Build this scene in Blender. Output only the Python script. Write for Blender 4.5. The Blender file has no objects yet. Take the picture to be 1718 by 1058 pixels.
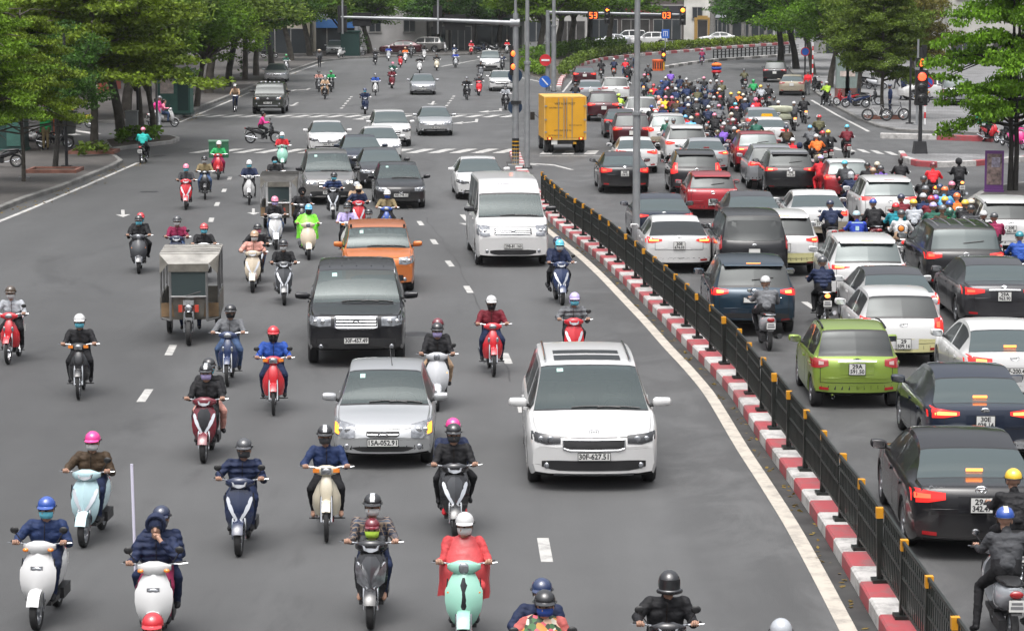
import bpy, bmesh, math, random
import numpy as np
from mathutils import Vector, Matrix, noise
from mathutils.bvhtree import BVHTree
R = math.radians
PI = math.pi
random.seed(7)
SC = bpy.context.scene
COL = SC.collection
# ------------------------------------------------------------------ camera
PW, PH = 1718.0, 1058.0            # the photograph's frame
FPX = 4400.0                        # focal length in photo pixels
TILT = math.atan(557.0 / FPX)
CAMH = 7.5
ct, st = math.cos(TILT), math.sin(TILT)
cam_d = bpy.data.cameras.new('camera')
cam = bpy.data.objects.new('camera', cam_d)
COL.objects.link(cam)
cam.location = (0, 0, CAMH)
cam.rotation_euler = (PI / 2 - TILT, 0, 0)
cam_d.sensor_width = 36.0
cam_d.lens = 36.0 * FPX / PW
cam_d.clip_start = 0.5
cam_d.clip_end = 3000
SC.camera = cam
# ------------------------------------------------------------------ light
w = bpy.data.worlds.new('World')
SC.world = w
w.use_nodes = True
nt = w.node_tree
nt.nodes.clear()
sky = nt.nodes.new('ShaderNodeTexSky')
sky.sky_type = 'NISHITA'
sky.sun_disc = False
sky.sun_elevation = R(70)
sky.sun_rotation = R(200)
sky.air_density = 1.0
sky.dust_density = 6.0
sky.ozone_density = 1.0
hs = nt.nodes.new('ShaderNodeHueSaturation')
hs.inputs['Saturation'].default_value = 0.22      # overcast: nearly neutral
bg = nt.nodes.new('ShaderNodeBackground')
bg.inputs['Strength'].default_value = 0.15
wo = nt.nodes.new('ShaderNodeOutputWorld')
# overcast sky: brightest overhead, dimmer towards the horizon
tcw = nt.nodes.new('ShaderNodeTexCoord')
sxyz = nt.nodes.new('ShaderNodeSeparateXYZ')
nt.links.new(tcw.outputs['Generated'], sxyz.inputs[0])
mrw = nt.nodes.new('ShaderNodeMapRange')
mrw.inputs['From Min'].default_value = 0.0
mrw.inputs['From Max'].default_value = 0.75
mrw.inputs['To Min'].default_value = 0.13
mrw.inputs['To Max'].default_value = 1.35
nt.links.new(sxyz.outputs['Z'], mrw.inputs['Value'])
mlw = nt.nodes.new('ShaderNodeMix')
mlw.data_type = 'RGBA'
mlw.blend_type = 'MULTIPLY'
mlw.inputs['Factor'].default_value = 1.0
nt.links.new(sky.outputs[0], hs.inputs['Color'])
nt.links.new(hs.outputs[0], mlw.inputs['A'])
nt.links.new(mrw.outputs[0], mlw.inputs['B'])
nt.links.new(mlw.outputs['Result'], bg.inputs['Color'])
nt.links.new(bg.outputs[0], wo.inputs['Surface'])
sun_d = bpy.data.lights.new('sun', 'SUN')
sun_d.energy = 0.6
sun_d.angle = R(60)
sun_d.color = (1.0, 0.97, 0.93)
sun = bpy.data.objects.new('sun', sun_d)
COL.objects.link(sun)
sun.location = (0, 0, 60)
sun.rotation_euler = (R(20), 0, R(200 - 180 + 0))
SC.view_settings.view_transform = 'Standard'
SC.view_settings.look = 'None'
SC.view_settings.exposure = 0.74
SC.view_settings.gamma = 1.0
SC.render.engine = 'CYCLES'
SC.cycles.max_bounces = 6
SC.cycles.transparent_max_bounces = 8
try:
 SC.cycles.use_denoising = True
except Exception:
 pass
# ------------------------------------------------------------------ projection helpers
def G(px, py, h=0.0):
 """point of the place seen at photo pixel (px, py) at height h above the road"""
 dx = (px - PW / 2) / FPX
 dv = (py - PH / 2) / FPX
 d = Vector((dx, ct - dv * st, -st - dv * ct))
 t = (CAMH - h) / -d.z
 return Vector((0, 0, CAMH)) + d * t
def P(p):
 """photo pixel of a point of the place"""
 q = Vector(p) - Vector((0, 0, CAMH))
 z = q.y * ct - q.z * st
 v = -(q.y * st + q.z * ct)
 return PW / 2 + FPX * q.x / z, PH / 2 + FPX * v / z
def SCALE(py):
 return 0.1324 * (py + 28)
def at_depth(px, py, y):
 """point at distance y along the road axis that shows at the pixel"""
 dx = (px - PW / 2) / FPX
 dv = (py - PH / 2) / FPX
 d = Vector((dx, ct - dv * st, -st - dv * ct))
 return Vector((0, 0, CAMH)) + d * (y / d.y)
def pchip(xs, ys):
 xs, ys = np.array(xs, float), np.array(ys, float)
 h = np.diff(xs)
 d = np.diff(ys) / h
 m = np.zeros_like(ys)
 m[0], m[-1] = d[0], d[-1]
 for i in range(1, len(xs) - 1):
  if d[i - 1] * d[i] > 0:
   w1, w2 = 2 * h[i] + h[i - 1], h[i] + 2 * h[i - 1]
   m[i] = (w1 + w2) / (w1 / d[i - 1] + w2 / d[i])
 def f(x):
  x = min(max(x, xs[0]), xs[-1])
  i = min(len(xs) - 2, max(0, int(np.searchsorted(xs, x) - 1)))
  t = (x - xs[i]) / h[i]
  return ((1 + 2 * t) * (1 - t) ** 2 * ys[i] + t * (1 - t) ** 2 * h[i] * m[i]
    + t * t * (3 - 2 * t) * ys[i + 1] + t * t * (t - 1) * h[i] * m[i + 1])
 return f
# ------------------------------------------------------------------ mesh helper
class MB:
 def __init__(self):
  self.v, self.f, self.m = [], [], []
 def add(self, verts, faces, mi=0):
  o = len(self.v)
  self.v.extend([tuple(p) for p in verts])
  for q in faces:
   self.f.append([o + i for i in q])
   self.m.append(mi)
  return self
 def box(self, c, s, mi=0, rz=0.0, M=None, taper=1.0):
  x, y, z = s[0] / 2, s[1] / 2, s[2] / 2
  k = taper
  vs = [(-x, -y, -z), (x, -y, -z), (x, y, -z), (-x, y, -z),
    (-x * k, -y * k, z), (x * k, -y * k, z), (x * k, y * k, z), (-x * k, y * k, z)]
  if rz:
   a, b = math.cos(rz), math.sin(rz)
   vs = [(p[0] * a - p[1] * b, p[0] * b + p[1] * a, p[2]) for p in vs]
  if M is not None:
   vs = [tuple(M @ Vector(p)) for p in vs]
  vs = [(p[0] + c[0], p[1] + c[1], p[2] + c[2]) for p in vs]
  return self.add(vs, [(0, 3, 2, 1), (4, 5, 6, 7), (0, 1, 5, 4), (1, 2, 6, 5), (2, 3, 7, 6), (3, 0, 4, 7)], mi)
 def rings(self, rings, mi=0, cap=True, closed=True):
  n = len(rings[0])
  vs = [p for r in rings for p in r]
  fs = []
  for i in range(len(rings) - 1):
   for j in range(n if closed else n - 1):
    a, b = i * n + j, i * n + (j + 1) % n
    fs.append((a, b, b + n, a + n))
  if cap and closed:
   fs.append(tuple(range(n - 1, -1, -1)))
   fs.append(tuple((len(rings) - 1) * n + j for j in range(n)))
  return self.add(vs, fs, mi)
 def tube(self, pts, r, n=8, mi=0, cap=True, flat=None):
  pts = [Vector(p) for p in pts]
  if not isinstance(r, (list, tuple)):
   r = [r] * len(pts)
  rings = []
  prev = None
  for i, p in enumerate(pts):
   if i == 0:
    d = pts[1] - pts[0]
   elif i == len(pts) - 1:
    d = pts[-1] - pts[-2]
   else:
    d = (pts[i + 1] - pts[i]).normalized() + (pts[i] - pts[i - 1]).normalized()
   d = d.normalized() if d.length > 1e-9 else Vector((0, 0, 1))
   if prev is None:
    u = Vector((0, 0, 1)) if abs(d.z) < 0.9 else Vector((0, 1, 0))
    a = d.cross(u).normalized()
   else:
    a = (prev - d * prev.dot(d))
    a = a.normalized() if a.length > 1e-6 else d.orthogonal().normalized()
   prev = a
   b = d.cross(a)
   rings.append([p + (a * math.cos(2 * PI * k / n) + b * math.sin(2 * PI * k / n)) * r[i] for k in range(n)])
  return self.rings(rings, mi, cap)
 def lathe(self, prof, c=(0, 0, 0), axis='y', n=24, mi=0, cap=False):
  """prof: list of (offset along axis, radius)"""
  rings = []
  for o, r in prof:
   ring = []
   for k in range(n):
    a = 2 * PI * k / n
    u, v = math.cos(a) * r, math.sin(a) * r
    p = {'y': (u, o, v), 'x': (o, u, v), 'z': (u, v, o)}[axis]
    ring.append((p[0] + c[0], p[1] + c[1], p[2] + c[2]))
   rings.append(ring)
  return self.rings(rings, mi, cap)
 def ell(self, c, r, mi=0, n=12, m=8, M=None, z0=-1.0, z1=1.0):
  rings = []
  a0, a1 = math.asin(z0), math.asin(z1)
  for i in range(m + 1):
   a = a0 + (a1 - a0) * i / m
   cz, sz = math.cos(a), math.sin(a)
   ring = []
   for k in range(n):
    b = 2 * PI * k / n
    p = Vector((math.cos(b) * cz * r[0], math.sin(b) * cz * r[1], sz * r[2]))
    if M is not None:
     p = M @ p
    ring.append((p.x + c[0], p.y + c[1], p.z + c[2]))
   rings.append(ring)
  return self.rings(rings, mi, True)
 def prism(self, poly, z0, z1, mi=0, mi_side=None):
  n = len(poly)
  vs = [(p[0], p[1], z0) for p in poly] + [(p[0], p[1], z1) for p in poly]
  ar = sum(poly[i][0] * poly[(i + 1) % n][1] - poly[(i + 1) % n][0] * poly[i][1] for i in range(n))
  top = tuple(range(n, 2 * n)) if ar > 0 else tuple(range(2 * n - 1, n - 1, -1))
  self.add(vs, [top], mi)
  self.add(vs, [(i, (i + 1) % n, n + (i + 1) % n, n + i) if ar > 0 else (i, n + i, n + (i + 1) % n, (i + 1) % n)
      for i in range(n)], mi if mi_side is None else mi_side)
  return self
 def mesh(self, name, mats, smooth=40, merge=0.0):
  me = bpy.data.meshes.new(name)
  me.from_pydata(self.v, [], self.f)
  for m in (mats if isinstance(mats, (list, tuple)) else [mats]):
   me.materials.append(m)
  me.polygons.foreach_set('material_index', self.m)
  if merge:
   bm = bmesh.new()
   bm.from_mesh(me)
   bmesh.ops.remove_doubles(bm, verts=bm.verts, dist=merge)
   bmesh.ops.recalc_face_normals(bm, faces=bm.faces)
   bm.to_mesh(me)
   bm.free()
  if smooth:
   me.polygons.foreach_set('use_smooth', [True] * len(me.polygons))
   me.set_sharp_from_angle(angle=R(smooth))
  me.update()
  return me
 def build(self, name, mats, parent=None, smooth=40, merge=0.0):
  return link(name, self.mesh(name, mats, smooth, merge), parent)
def link(name, me, parent=None):
 o = bpy.data.objects.new(name, me)
 COL.objects.link(o)
 if parent is not None:
  o.parent = parent
 return o
def empty(name, label=None, cat=None, loc=(0, 0, 0), rz=0.0, group=None):
 o = bpy.data.objects.new(name, None)
 o.empty_display_size = 0.2
 COL.objects.link(o)
 o.location = loc
 o.rotation_euler = (0, 0, rz)
 tag(o, label, cat, group)
 return o
def tag(o, label=None, cat=None, group=None, kind=None):
 if label:
  o['label'] = label
 if cat:
  o['category'] = cat
 if group:
  o['group'] = group
 if kind:
  o['kind'] = kind
 return o
def grow(root):
 out = [root]
 for c in root.children:
  out += grow(c)
 return out
def copy_tree(o, parent=None):
 c = o.copy()
 COL.objects.link(c)
 if parent is not None:
  c.parent = parent
 for ch in list(o.children):
  copy_tree(ch, c)
 return c
def text_mesh(txt, size, mat, bold=0.0, align='CENTER', extrude=0.0):
 cu = bpy.data.curves.new('lettering', 'FONT')
 cu.body = txt
 cu.size = size
 cu.align_x = align
 cu.align_y = 'CENTER'
 cu.offset = bold
 cu.extrude = extrude
 cu.resolution_u = 2
 o = bpy.data.objects.new('lettering', cu)
 COL.objects.link(o)
 dg = bpy.context.evaluated_depsgraph_get()
 me = bpy.data.meshes.new_from_object(o.evaluated_get(dg))
 bpy.data.objects.remove(o)
 bpy.data.curves.remove(cu)
 me.materials.clear()
 me.materials.append(mat)
 return me
# ------------------------------------------------------------------ materials
def newmat(name):
 m = bpy.data.materials.new(name)
 m.use_nodes = True
 b = m.node_tree.nodes['Principled BSDF']
 return m, m.node_tree, b
_mc = {}
def pbr(name, col, rough=0.5, metal=0.0, spec=0.5, coat=0.0, emit=None, estr=0.0, var=0.0, vscale=3.0, bump=0.0, bscale=40.0,
  objcol=False):
 key = (name, tuple(col) if col else None, rough, metal, coat, estr, objcol)
 if key in _mc:
  return _mc[key]
 m, t, b = newmat(name)
 b.inputs['Roughness'].default_value = rough
 b.inputs['Metallic'].default_value = metal
 b.inputs['Specular IOR Level'].default_value = spec
 b.inputs['Coat Weight'].default_value = coat
 b.inputs['Coat Roughness'].default_value = 0.05
 src = None
 if objcol:
  oi = t.nodes.new('ShaderNodeObjectInfo')
  src = oi.outputs['Color']
  t.links.new(src, b.inputs['Base Color'])
 else:
  b.inputs['Base Color'].default_value = (*col, 1)
 if var:
  tc = t.nodes.new('ShaderNodeTexCoord')
  nz = t.nodes.new('ShaderNodeTexNoise')
  nz.inputs['Scale'].default_value = vscale
  nz.inputs['Detail'].default_value = 5
  t.links.new(tc.outputs['Object'], nz.inputs['Vector'])
  mr = t.nodes.new('ShaderNodeMapRange')
  mr.inputs['From Min'].default_value = 0.3
  mr.inputs['From Max'].default_value = 0.7
  mr.inputs['To Min'].default_value = 1 - var
  mr.inputs['To Max'].default_value = 1 + var
  t.links.new(nz.outputs['Fac'], mr.inputs['Value'])
  mx = t.nodes.new('ShaderNodeMix')
  mx.data_type = 'RGBA'
  mx.blend_type = 'MULTIPLY'
  mx.inputs['Factor'].default_value = 1
  if src:
   t.links.new(src, mx.inputs['A'])
  else:
   mx.inputs['A'].default_value = (*col, 1)
  t.links.new(mr.outputs[0], mx.inputs['B'])
  t.links.new(mx.outputs['Result'], b.inputs['Base Color'])
 if bump:
  tc = t.nodes.new('ShaderNodeTexCoord')
  nz = t.nodes.new('ShaderNodeTexNoise')
  nz.inputs['Scale'].default_value = bscale
  nz.inputs['Detail'].default_value = 3
  t.links.new(tc.outputs['Object'], nz.inputs['Vector'])
  bp = t.nodes.new('ShaderNodeBump')
  bp.inputs['Strength'].default_value = bump
  bp.inputs['Distance'].default_value = 0.02
  t.links.new(nz.outputs['Fac'], bp.inputs['Height'])
  t.links.new(bp.outputs[0], b.inputs['Normal'])
 if emit:
  b.inputs['Emission Color'].default_value = (*emit, 1)
  b.inputs['Emission Strength'].default_value = estr
 _mc[key] = m
 return m
RUBBER = pbr('rubber', (0.018, 0.018, 0.019), 0.75, var=0.25)
BLACKP = pbr('black_plastic', (0.015, 0.015, 0.016), 0.45, var=0.2)
GREYP = pbr('grey_plastic', (0.10, 0.10, 0.105), 0.5)
UNDER = pbr('underbody', (0.008, 0.008, 0.008), 0.9)
CHROME = pbr('chrome', (0.72, 0.73, 0.75), 0.12, 1.0)
ALLOY = pbr('alloy', (0.42, 0.43, 0.45), 0.3, 0.9)
STEEL = pbr('galvanised_steel', (0.30, 0.31, 0.32), 0.5, 0.55, var=0.15)
DARKSTEEL = pbr('dark_steel', (0.05, 0.05, 0.053), 0.45, 0.6, var=0.15)
LAMPGLASS = pbr('clear_lamp', (0.26, 0.27, 0.29), 0.10, 0.6, coat=1.0, var=.45, vscale=14)
LAMPDARK = pbr('lamp_housing', (0.03, 0.03, 0.033), 0.12, 0.2, coat=1.0)
LAMPON = pbr('lit_headlamp', (0.9, 0.88, 0.8), 0.2, emit=(1.0, 0.93, 0.78), estr=3.0)
AMBER = pbr('amber_lens', (0.75, 0.22, 0.02), 0.15, coat=1.0)
AMBERON = pbr('amber_lens_lit', (0.9, 0.3, 0.02), 0.2, emit=(1.0, 0.36, 0.04), estr=1.3)
REDLENS = pbr('red_lens', (0.30, 0.012, 0.015), 0.12, coat=1.0)
REDON = pbr('red_lens_lit', (0.6, 0.02, 0.02), 0.15, emit=(1.0, 0.03, 0.02), estr=0.35)
HOTON = pbr('brake_bulb_lit', (0.9, 0.2, 0.05), 0.2, emit=(1.0, 0.26, 0.06), estr=2.2)
PLATEW = pbr('plate_white', (0.62, 0.62, 0.60), 0.45)
INK = pbr('plate_ink', (0.02, 0.02, 0.022), 0.6)
WHITEP = pbr('white_panel', (0.68, 0.68, 0.66), 0.5)
def glass(name, col, refl=0.30, clear=0.0):
 m, t, b = newmat(name)
 b.inputs['Base Color'].default_value = (*col, 1)
 b.inputs['Roughness'].default_value = 0.35
 b.inputs['Specular IOR Level'].default_value = 0.3
 g = t.nodes.new('ShaderNodeBsdfGlossy')
 g.inputs['Color'].default_value = (0.86, 0.95, 0.95, 1)
 g.inputs['Roughness'].default_value = 0.03
 lw = t.nodes.new('ShaderNodeFresnel')
 lw.inputs['IOR'].default_value = 1.55
 mr = t.nodes.new('ShaderNodeMath')
 mr.operation = 'MULTIPLY'
 mr.inputs[1].default_value = refl
 mr.use_clamp = True
 t.links.new(lw.outputs[0], mr.inputs[0])
 mx = t.nodes.new('ShaderNodeMixShader')
 t.links.new(mr.outputs[0], mx.inputs[0])
 t.links.new(b.outputs[0], mx.inputs[1])
 t.links.new(g.outputs[0], mx.inputs[2])
 out = [n for n in t.nodes if n.type == 'OUTPUT_MATERIAL'][0]
 if clear:
  tp = t.nodes.new('ShaderNodeBsdfTransparent')
  tp.inputs['Color'].default_value = (0.50, 0.60, 0.58, 1)
  m2 = t.nodes.new('ShaderNodeMixShader')
  m2.inputs[0].default_value = clear
  t.links.new(b.outputs[0], m2.inputs[1])
  t.links.new(tp.outputs[0], m2.inputs[2])
  t.links.new(m2.outputs[0], mx.inputs[1])
 t.links.new(mx.outputs[0], out.inputs['Surface'])
 return m
GLASS = glass('windscreen_glass', (0.032, 0.046, 0.047), 1.0)
GLASSI = glass('clear_windscreen', (0.06, 0.08, 0.08), 1.05, 0.55)
GLASSD = glass('tinted_glass', (0.010, 0.011, 0.012), 0.38)
def paint(col, metal=0.0, rough=0.32, coat=0.8):
 key = ('paint', tuple(col), metal)
 if key in _mc:
  return _mc[key]
 m, t, b = newmat('car_paint')
 b.inputs['Base Color'].default_value = (*col, 1)
 b.inputs['Metallic'].default_value = metal
 b.inputs['Roughness'].default_value = rough
 b.inputs['Coat Weight'].default_value = coat
 b.inputs['Specular IOR Level'].default_value = 0.12
 b.inputs['Coat Roughness'].default_value = 0.04
 # road dust settled on the lower body, soft and patchy
 tc = t.nodes.new('ShaderNodeTexCoord')
 sp = t.nodes.new('ShaderNodeSeparateXYZ')
 t.links.new(tc.outputs['Object'], sp.inputs[0])
 nz = t.nodes.new('ShaderNodeTexNoise')
 nz.inputs['Scale'].default_value = 2.2
 nz.inputs['Detail'].default_value = 6
 t.links.new(tc.outputs['Object'], nz.inputs['Vector'])
 ad = t.nodes.new('ShaderNodeMath')
 ad.operation = 'MULTIPLY_ADD'
 ad.inputs[1].default_value = 0.5
 t.links.new(nz.outputs['Fac'], ad.inputs[0])
 t.links.new(sp.outputs['Z'], ad.inputs[2])
 mr = t.nodes.new('ShaderNodeMapRange')
 mr.inputs['From Min'].default_value = 0.35
 mr.inputs['From Max'].default_value = 1.0
 mr.inputs['To Min'].default_value = 0.13
 mr.inputs['To Max'].default_value = 0.0
 t.links.new(ad.outputs[0], mr.inputs['Value'])
 mx = t.nodes.new('ShaderNodeMix')
 mx.data_type = 'RGBA'
 mx.inputs['A'].default_value = (*col, 1)
 mx.inputs['B'].default_value = (0.20, 0.19, 0.175, 1)
 t.links.new(mr.outputs[0], mx.inputs['Factor'])
 gb = t.nodes.new('ShaderNodeNewGeometry')       # the shell seen from inside is dark lining
 m3 = t.nodes.new('ShaderNodeMix')
 m3.data_type = 'RGBA'
 m3.inputs['B'].default_value = (0.03, 0.03, 0.032, 1)
 t.links.new(gb.outputs['Backfacing'], m3.inputs['Factor'])
 t.links.new(mx.outputs['Result'], m3.inputs['A'])
 t.links.new(m3.outputs['Result'], b.inputs['Base Color'])
 _mc[key] = m
 return m
PAINTS = {
 'white': ((0.55, 0.55, 0.548), 0.0), 'silver': ((0.46, 0.47, 0.48), 0.6), 'grey': ((0.20, 0.195, 0.19), 0.5),
 'lightgrey': ((0.36, 0.37, 0.39), 0.5), 'black': ((0.010, 0.010, 0.012), 0.0), 'darkgrey': ((0.035, 0.035, 0.04), 0.4),
 'navy': ((0.012, 0.018, 0.035), 0.3), 'teal': ((0.012, 0.03, 0.05), 0.4), 'orange': ((0.52, 0.15, 0.035), 0.25),
 'green': ((0.20, 0.285, 0.045), 0.3), 'red': ((0.28, 0.012, 0.02), 0.2), 'maroon': ((0.05, 0.006, 0.011), 0.3),
 'beige': ((0.40, 0.35, 0.27), 0.4), 'cream': ((0.56, 0.53, 0.27), 0.0), 'olive': ((0.034, 0.038, 0.032), 0.1), 'yellow': ((0.62, 0.33, 0.015), 0.0),
}
def P_(name):
 c, m = PAINTS[name]
 return paint(c, m)
# ------------------------------------------------------------------ ground
def asphalt():
 m, t, b = newmat('asphalt')
 N, Lk = t.nodes.new, t.links.new
 geo = N('ShaderNodeNewGeometry')
 def nz(scale, detail=6, rough=.55, sx=1.0, sy=1.0, dist=0.0):
  mp = N('ShaderNodeMapping')
  mp.inputs['Scale'].default_value = (sx, sy, 1)
  Lk(geo.outputs['Position'], mp.inputs['Vector'])
  n = N('ShaderNodeTexNoise')
  n.inputs['Scale'].default_value = scale
  n.inputs['Detail'].default_value = detail
  n.inputs['Roughness'].default_value = rough
  n.inputs['Distortion'].default_value = dist
  Lk(mp.outputs[0], n.inputs['Vector'])
  return n.outputs['Fac']
 def mr(v, a, b_, c, d):
  r = N('ShaderNodeMapRange')
  r.inputs['From Min'].default_value = a
  r.inputs['From Max'].default_value = b_
  r.inputs['To Min'].default_value = c
  r.inputs['To Max'].default_value = d
  Lk(v, r.inputs['Value'])
  return r.outputs[0]
 def mul(a, b_):
  x = N('ShaderNodeMath')
  x.operation = 'MULTIPLY'
  Lk(a, x.inputs[0])
  Lk(b_, x.inputs[1])
  return x.outputs[0]
 big = mr(nz(.075, 6, .62, 1, .5), .36, .64, .78, 1.18)
 mid = mr(nz(.8, 6, .6), .3, .7, .93, 1.07)
 fine = mr(nz(55, 2), .25, .75, .80, 1.20)
 lanes = mr(nz(.55, 4, .6, 1.0, .045), .35, .65, .86, 1.12)          # worn tracks along the road
 cracks = mr(nz(.16, 8, .72, 1.0, .35, 1.2), .57, .66, 1.0, .62)      # darker repairs and damp patches
 pale = mr(nz(.22, 7, .7, 1.0, .5, .8), .63, .72, 1.0, 1.38)          # dusty scrapes
 # the outer lane and the strip along the median are older and damper, with ragged edges
 sx_ = N('ShaderNodeSeparateXYZ')
 Lk(geo.outputs['Position'], sx_.inputs[0])
 def lin(a, k, b_):
  x = N('ShaderNodeMath')
  x.operation = 'MULTIPLY_ADD'
  x.inputs[1].default_value = k
  Lk(a, x.inputs[0])
  if isinstance(b_, float):
   x.inputs[2].default_value = b_
  else:
   Lk(b_, x.inputs[2])
  return x.outputs[0]
 rag = nz(.35, 8, .72, 1, .28, .9)
 out_l = mr(lin(rag, 7.0, lin(sx_.outputs['Y'], .085, sx_.outputs['X'])), .2, 1.5, .70, 1.0)
 med_r = mr(lin(rag, 3.2, lin(sx_.outputs['X'], -1.0, lin(sx_.outputs['Y'], -.035, 2.3))), -.15, .55, 0.0, 1.0)
 blot = mr(nz(.75, 9, .68, 1, .55, .7), .47, .60, .80, 1.14)      # dusty blotches on the damp strip
 mxb = N('ShaderNodeMix')
 mxb.inputs['B'].default_value = 1.0
 Lk(med_r, mxb.inputs['Factor'])
 Lk(blot, mxb.inputs['A'])
 f = mul(mul(mul(mul(big, mid), mul(fine, lanes)), mul(cracks, pale)), mul(out_l, mxb.outputs['Result']))
 mx = N('ShaderNodeMix')
 mx.data_type = 'RGBA'
 mx.blend_type = 'MULTIPLY'
 mx.inputs['Factor'].default_value = 1
 mx.inputs['A'].default_value = (.066, .0668, .0672, 1)
 Lk(f, mx.inputs['B'])
 Lk(mx.outputs['Result'], b.inputs['Base Color'])
 Lk(mr(nz(.3, 5, .6, 1, .3), .3, .7, .62, .80), b.inputs['Roughness'])
 b.inputs['Specular IOR Level'].default_value = .5
 b.inputs['Sheen Weight'].default_value = .10       # dust that brightens the road at a flat angle
 b.inputs['Sheen Roughness'].default_value = .45
 bp = N('ShaderNodeBump')
 bp.inputs['Strength'].default_value = .35
 bp.inputs['Distance'].default_value = .012
 Lk(nz(70, 2), bp.inputs['Height'])
 Lk(bp.outputs[0], b.inputs['Normal'])
 return m
def paving(name, col, sx=.4, sy=.2, var=.25):
 m, t, b = newmat(name)
 N, Lk = t.nodes.new, t.links.new
 geo = N('ShaderNodeNewGeometry')
 br = N('ShaderNodeTexBrick')
 br.inputs['Scale'].default_value = 1.0
 br.inputs['Brick Width'].default_value = sx
 br.inputs['Row Height'].default_value = sy
 br.inputs['Mortar Size'].default_value = .012
 br.inputs['Color1'].default_value = (*[c * .85 for c in col], 1)
 br.inputs['Color2'].default_value = (*[c * 1.12 for c in col], 1)
 br.inputs['Mortar'].default_value = (*[c * .45 for c in col], 1)
 Lk(geo.outputs['Position'], br.inputs['Vector'])
 n = N('ShaderNodeTexNoise')
 n.inputs['Scale'].default_value = .35
 n.inputs['Detail'].default_value = 8
 n.inputs['Roughness'].default_value = .65
 Lk(geo.outputs['Position'], n.inputs['Vector'])
 r = N('ShaderNodeMapRange')
 r.inputs['From Min'].default_value = .3
 r.inputs['From Max'].default_value = .7
 r.inputs['To Min'].default_value = 1 - var * 1.6
 r.inputs['To Max'].default_value = 1 + var
 Lk(n.outputs['Fac'], r.inputs['Value'])
 mx = N('ShaderNodeMix')
 mx.data_type = 'RGBA'
 mx.blend_type = 'MULTIPLY'
 mx.inputs['Factor'].default_value = 1
 Lk(br.outputs['Color'], mx.inputs['A'])
 Lk(r.outputs[0], mx.inputs['B'])
 Lk(mx.outputs['Result'], b.inputs['Base Color'])
 b.inputs['Roughness'].default_value = .8
 return m
def worn_paint(name, col, wear=.5):
 """painted marking with chipped, dirty places"""
 m, t, b = newmat(name)
 N, Lk = t.nodes.new, t.links.new
 geo = N('ShaderNodeNewGeometry')
 n = N('ShaderNodeTexNoise')
 n.inputs['Scale'].default_value = 3.0
 n.inputs['Detail'].default_value = 9
 n.inputs['Roughness'].default_value = .75
 Lk(geo.outputs['Position'], n.inputs['Vector'])
 r = N('ShaderNodeMapRange')
 r.inputs['From Min'].default_value = .46
 r.inputs['From Max'].default_value = .66
 r.inputs['To Min'].default_value = 0
 r.inputs['To Max'].default_value = wear
 Lk(n.outputs['Fac'], r.inputs['Value'])
 mx = N('ShaderNodeMix')
 mx.data_type = 'RGBA'
 mx.inputs['A'].default_value = (*col, 1)
 mx.inputs['B'].default_value = (.13, .125, .12, 1)
 Lk(r.outputs[0], mx.inputs['Factor'])
 Lk(mx.outputs['Result'], b.inputs['Base Color'])
 b.inputs['Roughness'].default_value = .7
 return m
ASPHALT = asphalt()
CONC = pbr('concrete', (.25, .245, .235), .85, var=.3, vscale=1.2)
CONCD = pbr('stained_concrete', (.15, .147, .14), .85, var=.35, vscale=1.0)
PAVE = paving('pavement_tiles', (.074, .068, .064))
PAVEG = paving('pavement_grey', (.17, .17, .172), .5, .5)
MARK = worn_paint('road_paint', (.41, .405, .39), .8)
MARKY = worn_paint('road_paint_cream', (.44, .40, .345), .6)
KRED = worn_paint('kerb_red', (.34, .055, .065), .7)
KWHITE = worn_paint('kerb_white', (.47, .455, .44), .75)
SOIL = pbr('soil', (.055, .045, .035), .95, var=.4)
mb = MB()
mb.add([(-700, -80, 0), (700, -80, 0), (700, 1400, 0), (-700, 1400, 0)], [(0, 1, 2, 3)])
tag(mb.build('road', ASPHALT, smooth=0), kind='structure')
def slab(name, poly, h, mat, kmat=None, kw=.18, z0=-.02):
 """raised pavement with its kerbstones as a slightly proud edge"""
 m = MB()
 m.prism(poly, z0, h, 0, 1 if kmat else 0)
 o = m.build(name, [mat, kmat] if kmat else mat, smooth=0)
 return tag(o, kind='structure')
def px_poly(pts):
 return [(G(x, y).x, G(x, y).y) for x, y in pts]
def ribbon(pts, w, h0, h1, mats, seg=None, gap=0.0):
 """low strip along a line: pts world (x, y); seg alternates the two materials every seg metres"""
 m = MB()
 L_ = [0]
 for a, b in zip(pts, pts[1:]):
  L_.append(L_[-1] + math.dist(a, b))
 tot = L_[-1]
 step = seg or 1.0
 n = max(1, int(tot / step))
 def at(d):
  d = min(max(d, 0), tot)
  x = float(np.interp(d, L_, [p[0] for p in pts]))
  y = float(np.interp(d, L_, [p[1] for p in pts]))
  return Vector((x, y, 0))
 for i in range(n):
  d0, d1 = tot * i / n + gap, tot * (i + 1) / n - gap
  k = 2
  rg = []
  for q in range(k + 1):
   d = d0 + (d1 - d0) * q / k
   p = at(d)
   tn = (at(d + .2) - at(d - .2)).normalized()
   nr = Vector((-tn.y, tn.x, 0))
   c = .025 if h1 > .05 else 0
   if h1 - h0 < .002:
    rg.append([p + nr * w / 2 + Vector((0, 0, h1)), p - nr * w / 2 + Vector((0, 0, h1))])
   else:
    rg.append([p + nr * w / 2 + Vector((0, 0, h0)), p + nr * w / 2 + Vector((0, 0, h1 - c)), p + nr * (w / 2 - c) + Vector((0, 0, h1)),
       p - nr * (w / 2 - c) + Vector((0, 0, h1)), p - nr * w / 2 + Vector((0, 0, h1 - c)), p - nr * w / 2 + Vector((0, 0, h0))])
  m.rings(rg, i % 2 if len(mats) > 1 else 0, cap=h1 - h0 >= .002, closed=h1 - h0 >= .002)
 return m
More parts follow.
